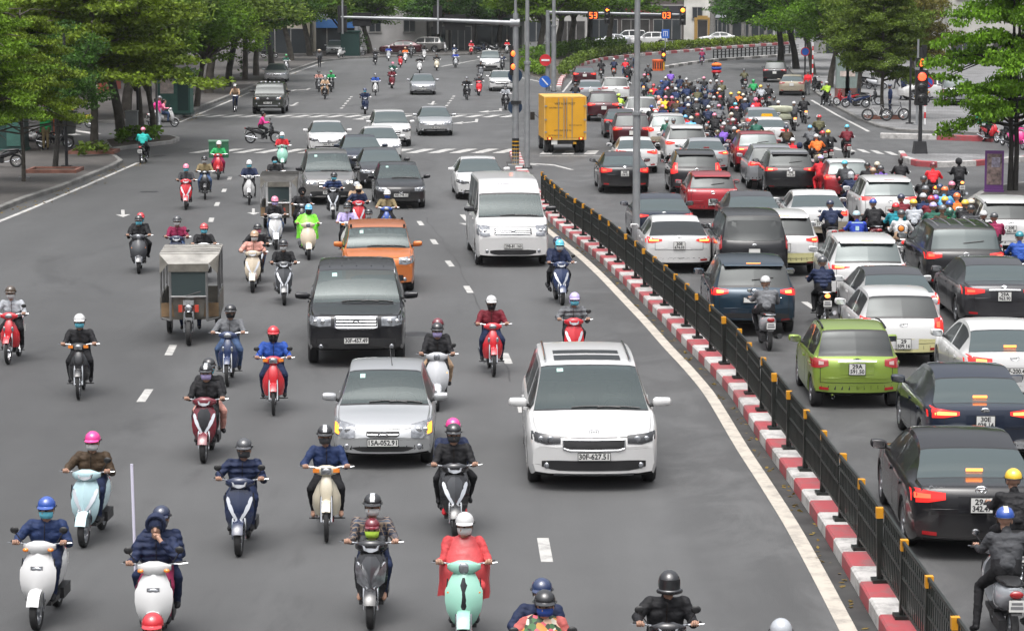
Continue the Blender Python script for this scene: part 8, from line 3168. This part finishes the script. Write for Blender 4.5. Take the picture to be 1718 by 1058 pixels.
CROWD = [(1088, 107, 'dark grey', 'black', 'half', 'grey'), (1081, 124, 'black', 'pink', 'half', 'black'), (1125, 118, 'purple', 'grey', 'hair', 'grey'), (1117, 128, 'dark blue', 'white', 'half', 'black'),
   (1140, 126, 'navy', 'black', 'hair', 'grey'), (1152, 141, 'dark blue', 'black', 'half', 'silver'), (1161, 136, 'black', 'dark grey', 'hair', 'white'), (1170, 147, 'olive', 'grey', 'half', 'black'),
   (1134, 147, 'dark blue', 'white', 'half', 'white'), (1120, 146, 'black', 'pink', 'half', 'black'), (1096, 141, 'red', 'red', 'half', 'green'), (1106, 160, 'salmon', 'salmon', 'hood', 'silver'),
   (1116, 161, 'yellow', 'pink', 'half', 'white'), (1134, 164, 'brown', 'black', 'half', 'yellow'), (1154, 162, 'navy', 'white', 'half', 'red'), (1168, 165, 'dark grey', 'white', 'half', 'black'),
   (1154, 174, 'black', 'white', 'half', 'orange'), (1184, 158, 'navy', 'navy', 'hood', 'black'), (1188, 177, 'navy', 'white', 'half', 'white'), (1208, 160, 'black', 'red', 'half', 'amber'),
   (1198, 161, 'grey', 'light grey', 'half', 'black'), (1207, 148, 'black', 'white', 'half', 'black'), (1202, 134, 'black', 'white', 'half', 'red'), (1137, 182, 'dark blue', 'grey', 'half', 'black'),
   (1159, 195, 'light blue', 'cream', 'half', 'red'), (1150, 192, 'red', 'light blue', 'half', 'black'), (1171, 189, 'black', 'red', 'half', 'white'), (1200, 189, 'black', 'pink', 'half', 'black'),
   (1213, 210, 'purple', 'maroon', 'half', 'grey'), (1204, 217, 'navy', 'olive', 'half', 'orange'), (1239, 218, 'black', 'orange', 'half', 'grey'), (1187, 207, 'black', 'grey', 'half', 'maroon'),
   (1100, 160, 'dark grey', 'grey', 'half', 'white'), (1170, 180, 'black', 'black', 'half', 'grey'), (1222, 200, 'dark grey', 'black', 'half', 'black'), (1216, 204, 'black', 'white', 'half', 'white'),
   (1038, 157, 'neon', 'neon', 'half', 'orange'), (965, 138, 'black', 'black', 'half', 'white'), (1009, 100, 'black', 'black', 'hair', 'black'), (1030, 98, 'navy', 'white', 'half', 'orange'),
   (1049, 99, 'bright red', 'pink', 'half', 'black'), (1058, 96, 'dark grey', 'navy', 'half', 'grey'), (1053, 110, 'black', 'black', 'half', 'black'), (1067, 92, 'dark blue', 'cyan', 'half', 'black'),
   (1090, 131, 'grey', 'black', 'half', 'white'), (1127, 141, 'black', 'grey', 'half', 'silver'), (1178, 82, 'wine', 'hot pink', 'half', 'pink')]
rc = random.Random(21)
for k in range(36):
 a = ((1092, 1212, 122, 200), (1092, 1212, 122, 200), (1222, 1275, 150, 214), (1535, 1630, 298, 346))[k % 4]
 for t_ in range(40):
  px, py = rc.uniform(a[0], a[1]), rc.uniform(a[2], a[3])
  if all(abs(px - c[0]) > 6.5 or abs(py - c[1]) > 9 for c in CROWD) and all(abs(P(q[4] + Vector((0, 0, 1.45)))[0] - px) > 8 or abs(P(q[4] + Vector((0, 0, 1.45)))[1] - py) > 9 for q in RIDERS):
   CROWD.append((px, py, rc.choice(('black', 'navy', 'dark grey', 'black', 'dark blue', 'brown', 'olive', 'grey', 'maroon', 'dark green')), rc.choice(('white', 'black', 'grey', 'red', 'blue', 'silver', 'yellow', 'pink', 'dark grey', 'cream')), 'half', rc.choice(('black', 'grey', 'red', 'white', 'navy', 'silver', 'maroon'))))
   break
for i, (px, py, jk, hc, hst, bc) in enumerate(CROWD):
 r_('h', px, py, 1, ('wave', 'scooter', 'wave', 'retro')[i % 4], bc, jk, ('black', 'denim', 'dark grey')[i % 3], hc, hst, mirrors=0, tail=('on' if i % 3 == 0 else ('hot' if i % 7 == 1 else None)), yaw=random.uniform(-6, 6))
# ---- things the riders carry or wear
def cargo(name, mb, mats, label, cat, at, rz, color=None, group='loads on motorbikes', smooth=30, z=0):
 o = mb.build(name, mats, None, smooth)
 tag(o, label, cat, group)
 o.location = (at.x, at.y, z)
 o.rotation_euler = (0, 0, rz)
 if color:
  o.color = (*COLS[color], 1)
 return o
root, p, q, hd, g = GRAB
m = MB()
m.box((-.62, 0, 1.10), (.55, .75, .62), 0)
m.box((-.62, 0, 1.425), (.58, .78, .05), 1)
m.box((-.62, .38, 1.15), (.40, .015, .30), 1)
cargo('delivery_box', m, [pbr('green_canvas', (.025, .12, .06), .7, var=.25), pbr('pale_green_canvas', (.09, .20, .13), .7)], 'big dark green delivery box behind the rider with red motorbike', 'box', g, hd)
root, p, q, hd, g = CART
m = MB()
m.box((-.85, 0, .55), (.55, .85, .75), 0)
m.box((-1.13, 0, .80), (.01, .5, .16), 1)
cargo('parcel_box', m, [pbr('cream_board', (.52, .46, .38), .7, var=.15), BLACKP], 'cream parcel box behind the rider with cyan helmet', 'box', g, hd)
root, p, q, hd, g = BALE
for k in range(2):
 m = MB()
 rg = []
 for y in np.linspace(-.62, .62, 7):
  e = 1 - .25 * (abs(y) / .62) ** 3
  rg.append([(-.62 + a, y, .70 + k * .38 + b) for a, b in sup(.30 * e, .20 * e, 12)])
 m.rings(rg, 0)
 cargo('cloth_bale', m, [pbr('bale_cloth', (.34, .35, .26), .85, var=.25, bump=.4)], 'pale green bale, %s of two behind the white helmeted rider' % ('lower' if k == 0 else 'upper'), 'bale', g, hd)
root, p, q, hd, g = ORG
for k, c in enumerate(('red', 'blue', 'orange')):
 m = MB()
 m.ell((-.55, 0, .72 + .26 * k), (.30, .40, .17), 0, 12, 8)
 cargo('sack', m, [CLOTHCOL], '%s sack in the load of the black hooded rider' % c, 'sack', g, hd, c)
# white pole held upright by the pillion passenger in the near corner
root, p, q, hd, g = A_
m = MB()
m.tube([(-.55, -.30, .55), (-.62, -.33, 1.95)], .018, 8)
cargo('plastic_pole', m, [pbr('white_tube', (.62, .60, .72), .4)], 'white plastic pole standing up behind the hooded rider', 'pole', g, hd)
# child riding in front of the plaid jacket
root, p, q, hd, g = B12
c_, J = person('small child in grey coat standing in front of the plaid jacket rider', 'child', 'dark grey', 'navy', 'maroon', 'half', 'neon', True, 'riders coming towards the overbridge')
c_.location = g
c_.rotation_euler = (0, 0, hd)
c_.scale = (SZ,) * 3
def poncho(p, color, J, big=1.0):
 """rain sheet over the shoulders, a part of the clothing"""
 m = MB()
 rg = []
 nn = 28
 for z, rx, ry, cx in ((1.29, .085, .09, .02), (1.25, .15, .19, .0), (1.15, .21, .27, .0), (1.02, .27, .34, .03), (.90, .31, .36, .06), (.76, .34, .36, .08), (.58, .33, .37, .08)):
  ring = []
  for k in range(nn):
   a = 2 * PI * k / nn
   wv = 1 + (.05 * math.sin(7 * a + z * 9) + .03 * math.sin(13 * a)) * (1.29 - z) * 1.6
   ring.append((cx + rx * big * math.cos(a) * wv, ry * big * math.sin(a) * wv, z + .03 * math.sin(5 * a) * (1.3 - z)))
  rg.append(ring)
 m.rings(rg, 0, cap=False)
 o = m.build('raincoat', [FLORAL if color == 'floral' else RAIN], p, 60)
 o.color = (*COLS[color], 1)
 return o
poncho(B14[1], 'coral', None, .84)
for (root, p, q, hd, g) in RIDERS:
 lb = p['label']
 if 'puffer' in lb or 'padded' in lb or ('navy jacket and dark grey helmet' in lb):
  p['quilt'] = 1.0
  if q:
   q['quilt'] = 1.0
 if 'plaid' in lb:
  p.material_slots[0].link = 'OBJECT'
  p.material_slots[0].material = PLAID
 if 'flowered' in lb:
  poncho(p, 'floral', None, .9)
 elif 'rain cape' in lb:
  poncho(p, 'dark blue', None, 1.05)
 elif 'lime raincoat' in lb:
  poncho(p, 'lime', None, .85)
 elif 'light blue jacket and cream' in lb:
  poncho(p, 'light blue', None, .95)
 elif 'salmon jacket and salmon' in lb:
  poncho(p, 'salmon', None, .9)
# badges on the backs of delivery jackets and vests
for (root, p, q, hd, g) in RIDERS:
 lb = p['label']
 m = MB()
 col = None
 if 'orange badge' in lb:
  m.lathe([(0, .105), (.004, .10), (.006, .001)], (0, 0, 0), 'x', 20, 0)
  m.lathe([(.005, .075), (.009, .07), (.010, .001)], (0, 0, 0), 'x', 20, 1)
  col = ('dark grey', AMBER)
 elif 'white roundel' in lb:
  m.lathe([(0, .10), (.004, .095), (.006, .001)], (0, 0, 0), 'x', 20, 0)
  m.box((.008, 0, 0), (.004, .05, .07), 1)
  col = ('white', pbr('badge_green', (.02, .3, .09), .7))
 elif 'orange vest' in lb:
  m.box((0, 0, .05), (.006, .09, .08), 0, taper=.3)
  m.box((0, 0, -.05), (.006, .18, .03), 0)
  col = ('white', INK)
 elif 'royal blue vest' in lb:
  m.box((0, 0, .16), (.006, .32, .03), 0)
  m.box((0, 0, 0), (.006, .10, .12), 0)
  m.box((0, 0, -.11), (.006, .16, .03), 0)
  col = ('pale blue', INK)
 elif 'yellow collar' in lb:
  continue
 if col:
  b = m.build('back_badge', [CLOTHCOL, col[1]], p, 40)
  b.color = (*COLS[col[0]], 1)
  b.rotation_euler = (0, R(-7), PI)
  b.location = (-.195, 0, 1.08)
# ------------------------------------------------------------------ yellow box truck
tr = empty('box_truck', 'yellow box truck turning off at the signal', 'truck', group='cars queueing away from the overbridge')
YEL = pbr('truck_yellow', (.60, .30, .015), .45, var=.08, vscale=1.2)
YELD = pbr('truck_yellow_pale', (.62, .36, .08), .5, var=.12, vscale=1.5)
m = MB()
m.box((0, 0, 1.56), (3.2, 1.86, 1.84), 0)
m.box((-1.58, 0, .66), (.10, 1.88, .12), 1)
m.box((0, 0, 2.49), (3.22, 1.88, .05), 1)
for sg in (1, -1):
 m.box((-1.61, sg * .91, 1.56), (.06, .06, 1.86), 1)
m.build('cargo_box', [YEL, YELD], tr, 0)
for sg in (1, -1):
 m = MB()
 m.box((-1.625, sg * .44, 1.56), (.04, .83, 1.72))
 d = m.build('rear_door', [YEL], tr, 0)
 m = MB()
 for y in (sg * .06, sg * .30):
  m.tube([(-1.66, y, .66), (-1.66, y, 2.46)], .016, 6)
 for z in (.95, 1.5, 2.1):
  m.box((-1.655, sg * .87, z), (.03, .10, .06))
 m.build('lock_bar', [STEEL], d, 30)
INKT = pbr('door_ink', (.10, .06, .02), .7)
for txt, y, z, s_ in (('VIET NAM POST', .02, 2.20, .13), ('CHUYEN PHAT', .42, 2.02, .09), ('HOTLINE 1900 54', .12, 1.02, .10), ('TAI TRONG 990 KG', .45, .80, .07), ('DICH VU VAN TAI', -.45, 1.25, .07)):
 t = link('door_lettering', text_mesh(txt, s_, INKT, .002), tr)
 t.location = (-1.652, y, z)
 t.rotation_euler = (PI / 2, 0, -PI / 2)
m = MB()
m.rings([[(1.68, y, z) for y, z in ((-.82, .5), (.82, .5), (.84, 1.2), (.72, 2.02), (-.72, 2.02), (-.84, 1.2))], [(2.75, y, z) for y, z in ((-.82, .5), (.82, .5), (.84, 1.15), (.70, 1.25), (-.70, 1.25), (-.84, 1.15))],
   [(2.9, y, z) for y, z in ((-.78, .5), (.78, .5), (.80, 1.0), (.68, 1.1), (-.68, 1.1), (-.80, 1.0))]])
m.build('cab', [YEL], tr, 30)
m = MB()
m.box((.5, 0, .5), (4.3, .7, .16), 0)
m.box((-1.5, 0, .50), (.12, 1.5, .10), 0)
m.box((-1.55, -.35, .46), (.05, .3, .10), 1)
m.box((-1.55, .35, .46), (.05, .3, .10), 1)
m.box((.2, .82, .5), (1.0, .1, .35), 0)
m.build('chassis', [UNDER, YEL], tr, 0)
ty, ri = wheel_meshes(.36, 1, 0)
for x, ys in ((2.1, (.78,)), (-.95, (.80, .58))):
 for sg in (1, -1):
  for y in ys:
   we = link('wheel', ty, tr)
   we.location = (x, sg * y, .36)
   we.rotation_euler = (0, 0, 0 if sg > 0 else PI)
   link('rim', ri, we)
for sg in (1, -1):
 m = MB()
 m.box((-1.66, sg * .70, .67), (.03, .22, .11))
 t = m.build('tail_light', [REDLENS], tr, 0)
 m = MB()
 m.box((-1.68, sg * .70, .67), (.02, .09, .07))
 m.build('lamp_bulb', [HOTON], t, 0)
m = MB()
m.tube([(2.6, .78, 1.3), (2.75, 1.05, 1.55)], .015, 5)
m.box((2.75, 1.12, 1.45), (.06, .20, .36))
m.build('wing_mirror', [BLACKP], tr, 0)
plate(tr, '', (-1.60, .48, .50), False, True, PI)
g = G(946, 256)
tr.rotation_euler = (0, 0, PI / 2 + R(4))
tr.location = (g.x - math.sin(R(4)) * .95, g.y + .95, 0)
# ------------------------------------------------------------------ cargo tricycles
def tricycle(label, px, py, sc_, roofc, framec, yaw, dark):
 t = empty('cargo_tricycle', label, 'tricycle', group='motorbikes driving towards the overbridge')
 FR = pbr('tricycle_frame', framec, .55, .2, var=.3)
 RF = pbr('tricycle_roof', roofc, .75, var=.3, vscale=3)
 TIN = pbr('tin_sheet', (.16, .15, .13), .55, .4, var=.4, vscale=3)
 WOOD = pbr('plank', (.20, .13, .07), .8, var=.35)
 m = MB()
 m.box((-.45, 0, 2.02), (2.0, 1.25, .05), 0)
 for k in range(4):
  m.box((-1.2 + k * .45, 0, 2.055), (.06, 1.24, .03), 0)
 m.add([(.55, -.62, 2.03), (.55, .62, 2.03), (.98, .42, 1.86), (.98, -.42, 1.86)], [(0, 3, 2, 1)], 0)
 m.add([(.55, -.62, 2.0), (.98, -.42, 1.83), (.98, -.42, 1.86), (.55, -.62, 2.03)], [(0, 1, 2, 3)])
 m.add([(.55, -.62, 2.03), (.98, -.42, 1.86), (.9, -.60, 1.62), (.55, -.62, 1.70)], [(0, 1, 2, 3)], 1)
 m.add([(.55, .62, 2.03), (.98, .42, 1.86), (.9, .60, 1.62), (.55, .62, 1.70)], [(0, 3, 2, 1)], 1)
 m.box((.99, 0, 1.77), (.04, .84, .18), 1)
 m.build('roof', [RF, TIN], t, 0)
 m = MB()
 for x in (-1.4, -.4, .5):
  for sg in (1, -1):
   m.tube([(x, sg * .60, .55), (x, sg * .60, 2.02)], .022, 6)
 for sg in (1, -1):
  m.tube([(.96, sg * .38, .55), (.98, sg * .38, 1.85)], .03 if not dark else .04, 6)
  m.tube([(-1.4, sg * .60, 1.1), (.5, sg * .60, 1.1)], .018, 6)
  m.tube([(.5, sg * .60, .55), (.96, sg * .38, .55)], .022, 6)
 m.tube([(.97, -.38, 1.10), (.97, .38, 1.10)], .03, 6)
 m.tube([(.97, -.38, 1.70), (.97, .38, 1.70)], .03, 6)
 m.build('frame', [FR], t, 40)
 m = MB()
 m.box((.97, 0, 1.40), (.015, .72, .58))
 m.build('windscreen', [GLASS], t, 0)
 m = MB()
 m.tube([(.985, -.05, 1.12), (.985, .25, 1.22)], .01, 5)
 m.build('wiper', [BLACKP], t, 0)
 m = MB()
 m.box((-.45, 0, .55), (1.95, 1.2, .08), 0)
 for sg in (1, -1):
  m.box((-.45, sg * .61, .80), (1.95, .03, .48), 0)
 m.box((-1.42, 0, .8), (.03, 1.2, .5), 0)
 m.box((.52, .42, .74), (.03, .36, .32), 1)
 m.box((.52, -.42, .74), (.03, .36, .32), 1)
 m.add([(.93, -.36, 1.08), (.93, .36, 1.08), (.90, .30, .62), (.90, -.30, .62)], [(0, 1, 2, 3)], 0)
 m.build('cargo_bed', [TIN, WOOD], t, 0)
 m = MB()
 m.box((.10, 0, .78), (.40, .9, .10))
 m.build('bench_seat', [BLACKP], t, 0)
 m = MB()
 for sg in (1, -1):
  m.tube([(1.10, sg * .09, .30), (1.0, sg * .09, 1.0)], .025, 8)
 m.box((1.04, 0, .98), (.12, .22, .12))
 m.box((1.14, 0, .63), (.20, .15, .05))
 m.tube([(.75, -.36, 1.05), (.98, 0, 1.02), (.75, .36, 1.05)], .014, 6)
 m.build('front_fork', [CHROME], t, 40)
 m = MB()
 m.ell((1.10, 0, .84), (.05, .09, .09), n=14)
 m.build('headlight', [LAMPGLASS], t, 50)
 for sg in (1, -1):
  m = MB()
  m.box((1.06, sg * .17, .84), (.06, .08, .16))
  m.build('indicator', [pbr('indicator_red', (.45, .05, .03), .3)], t, 0)
 wt, wr = bike_wheel(.29, .11, 24, 5)
 for x, y, nm in ((1.14, 0, 'front_wheel'), (-.9, .52, 'rear_wheel'), (-.9, -.52, 'rear_wheel')):
  w_ = link(nm, wt, t)
  w_.location = (x, y, .29)
  link('rim', wr, w_)
 hd = tangent(px, py, False) + R(yaw)
 g = G(px, py)
 t.location = (g.x - math.cos(hd) * 1.14 * sc_, g.y - math.sin(hd) * 1.14 * sc_, 0)
 t.rotation_euler = (0, 0, hd)
 t.scale = (sc_, sc_, sc_ * .91)
 p, J = person('driver seated inside the %s' % ('grey tricycle with pale roof' if not dark else 'dark tricycle with white framed windscreen'), 'pegs', 'dark blue' if not dark else 'black', 'navy', 'white' if not dark else 'navy', 'half', 'surgical blue', not dark,
     'riders coming towards the overbridge')
 u = Vector((math.cos(hd), math.sin(hd), 0))
 p.location = t.location + u * .25 * sc_
 p.rotation_euler = (0, 0, hd)
 p.scale = (sc_ * .92,) * 3
 return t
tricycle('weathered grey cargo tricycle with pale plank roof', 317, 579, 1.0, (.27, .26, .24), (.15, .15, .15), 0, False)
tricycle('dark roofed cargo tricycle with white framed windscreen', 468, 392, .92, (.05, .048, .045), (.42, .42, .42), -2, True)
# ------------------------------------------------------------------ walkers, cyclist, parked two-wheelers
def stand(px, py, label, kind, jk, tr_, head=None, hst='hair', rz=-PI / 2, z=.14, mask=None, s=.97):
 g = G(px, py, z)
 p, J = person(label, kind, jk, tr_, head, hst, mask, False, 'people on foot')
 p.location = g
 p.rotation_euler = (0, 0, rz)
 p.scale = (s,) * 3
 return p
stand(77, 252, 'person in green jacket standing beside the parked white scooter', 'standing', 'green', 'khaki', rz=PI / 2 + .5)
stand(536, 114, 'person in grey with straw hat walking along the far kerb', 'walking', 'grey', 'black', 'beige', 'conical', z=0)
stand(1516, 168, 'woman in dark dress carrying a white bag across the pavement', 'walking', 'navy', 'navy', rz=2.0)
stand(1355, 160, 'person in red jacket standing in the road beside a parked motorbike', 'standing', 'bright red', 'grey', 'black', 'half', rz=PI / 2, z=0)
stand(1440, 178, 'person in navy squatting by the motorbikes under the olive-brown tree'.replace('squatting', 'standing'), 'standing', 'navy', 'navy', rz=0, s=.75)
stand(1493, 190, 'person in dark clothes behind the bicycles', 'standing', 'dark blue', 'navy', 'navy', 'half', rz=PI)
stand(1505, 150, 'person in light blue jacket near the parked bikes', 'walking', 'light blue', 'dark grey', rz=PI)
stand(268, 214, 'person in hot pink waiting behind the side-on white scooter', 'standing', 'hot pink', 'light grey', 'grey', 'half', rz=0, z=.0)
def parked(px, py, kind, col, label, rz, z=.14):
 b = bike(kind, label, col, False, None, False, 0, 'parked two-wheelers')
 g = G(px, py, z)
 b.location = g
 b.rotation_euler = (R(-6), 0, rz)
 b.scale = (SZ,) * 3
 return b
for a in ((4, 281, 'wave', 'black', 'black motorbike parked side-on at the frame edge', PI), (58, 246, 'scooter', 'white', 'white scooter parked under the orange awning', PI), (134, 215, 'wave', 'yellow', 'yellow motorbike parked beyond the stone planter', PI - .4),
   (92, 249, 'wave', 'dark grey', 'dark motorbike parked behind the green jacketed walker', 0), (1436, 181, 'wave', 'dark blue', 'dark motorbike parked under the olive-brown tree', PI), (1420, 178, 'cub', 'red', 'red moped parked before the cabinets', PI - .5),
   (1457, 176, 'wave', 'black', 'black motorbike parked beyond the olive-brown tree', 0), (1372, 154, 'scooter', 'black', 'black scooter beside the person in red jacket', PI / 2 + .3), (740, 88, 'scooter', 'white', 'white scooter parked by the narrow beige house', -.5),
   (572, 97, 'scooter', 'white', 'white scooter parked by the leaning dark tree', -1.9), (600, 93, 'wave', 'silver', 'silver motorbike parked beside the white wall', 0), (812, 88, 'wave', 'black', 'black motorbike parked before the grey shop row', .2),
   (828, 88, 'wave', 'dark grey', 'dark grey motorbike parked before the grey shop row', -.3), (806, 90, 'scooter', 'navy', 'navy scooter parked before the dark shop', .5), (1470, 150, 'scooter', 'silver', 'silver scooter parked in the bike row', -.6),
   (1455, 147, 'scooter', 'black', 'black scooter parked in the bike row', -.6), (424, 92, 'scooter', 'grey', 'grey scooter parked deep under the trees', .3), (452, 98, 'wave', 'black', 'black motorbike parked deep under the trees', .2), (1548, 172, 'scooter', 'yellow', 'yellow scooter parked beside the white hatchback', 2.0)):
 parked(*a)
# two riders halted at the edge of the pavement and the delivery rider
for a, kw in ((('g', 1391, 178, 1, 'wave', 'black', 'neon', 'black', 'white'), dict(foot=True, ctx='halted at the far kerb', yaw=8)), (('g', 1672, 240, 0, 'wave', 'red', 'green', 'black', 'white', 'three'), dict(ctx='waiting with a mint green box', yaw=20)),
    (('g', 1700, 247, 0, 'wave', 'black', 'grey', 'black', 'white'), dict(ctx='waiting beside the twin trunks', yaw=10)), (('g', 1716, 252, 0, 'scooter', 'hot pink', 'dark grey', 'black', 'pink'), dict(ctx='at the edge of the picture', yaw=15))):
 rr = r_(*a, mirrors=0, **kw)
 if 'mint green box' in (kw.get('ctx') or ''):
  m = MB()
  m.box((-.55, 0, 1.15), (.5, .55, .5))
  m.box((-.55, 0, 1.42), (.52, .57, .04))
  cargo('delivery_box', m, [pbr('mint_green_box', (.02, .36, .20), .6, var=.1)], 'mint green delivery box on the waiting red motorbike', 'box', rr[4], rr[3])
def bicycle(px, py, label, rz, col, z=.14):
 b = empty('bicycle', label, 'bicycle', G(px, py, z), rz, 'parked two-wheelers')
 m = MB()
 FRM = pbr('bicycle_frame', col, .4)
 J = dict(bb=(.0, 0, .28), st=(-.16, 0, .80), hd=(.40, 0, .78), hb=(.36, 0, .98), ra=(-.46, 0, .33), fa=(.56, 0, .33))
 for a, c in (('bb', 'st'), ('st', 'hd'), ('hd', 'bb'), ('bb', 'ra'), ('ra', 'st'), ('hd', 'fa'), ('hd', 'hb')):
  m.tube([J[a], J[c]], .018, 6)
 m.build('frame', [FRM], b, 40)
 m = MB()
 m.tube([(.24, -.27, 1.0), (.36, -.12, .98), (.36, .12, .98), (.24, .27, 1.0)], .013, 6)
 m.build('handlebar', [CHROME], b, 40)
 m = MB()
 m.ell((-.19, 0, .85), (.13, .08, .04), n=10, m=6)
 m.build('saddle', [BLACKP], b, 50)
 wt, wr = bike_wheel(.33, .045, 24, 14)
 for x, n_ in ((.56, 'front_wheel'), (-.46, 'rear_wheel')):
  w_ = link(n_, wt, b)
  w_.location = (x, 0, .33)
  link('rim', wr, w_)
 return b
bicycle(1473, 203, 'white bicycle leaning at the layered olive tree', PI - .2, (.5, .5, .5))
bicycle(1499, 202, 'dark bicycle beside the layered olive tree', .1, (.03, .03, .04))
bc_ = bicycle(395, 188, 'dark bicycle ridden by person in yellowish jacket', -PI / 2, (.03, .03, .035), 0)
p, J = person('person in yellowish jacket and white helmet cycling along the kerb line', 'cyclist', 'tan', 'navy', 'white', 'half', None, False, 'riders coming towards the overbridge')
p.location = bc_.location
p.rotation_euler = bc_.rotation_euler
p.scale = (.98,) * 3
# ------------------------------------------------------------------ air
m = bpy.data.materials.new('haze')
m.use_nodes = True
nt = m.node_tree
nt.nodes.clear()
pv = nt.nodes.new('ShaderNodeVolumePrincipled')
pv.inputs['Color'].default_value = (.82, .86, .90, 1)
pv.inputs['Density'].default_value = .00010
pv.inputs['Anisotropy'].default_value = .1
out = nt.nodes.new('ShaderNodeOutputMaterial')
nt.links.new(pv.outputs[0], out.inputs['Volume'])
hb = MB()
hb.box((0, 640, 9.5), (1600, 1640, 21))
tag(hb.build('haze', m, smooth=0), kind='stuff')
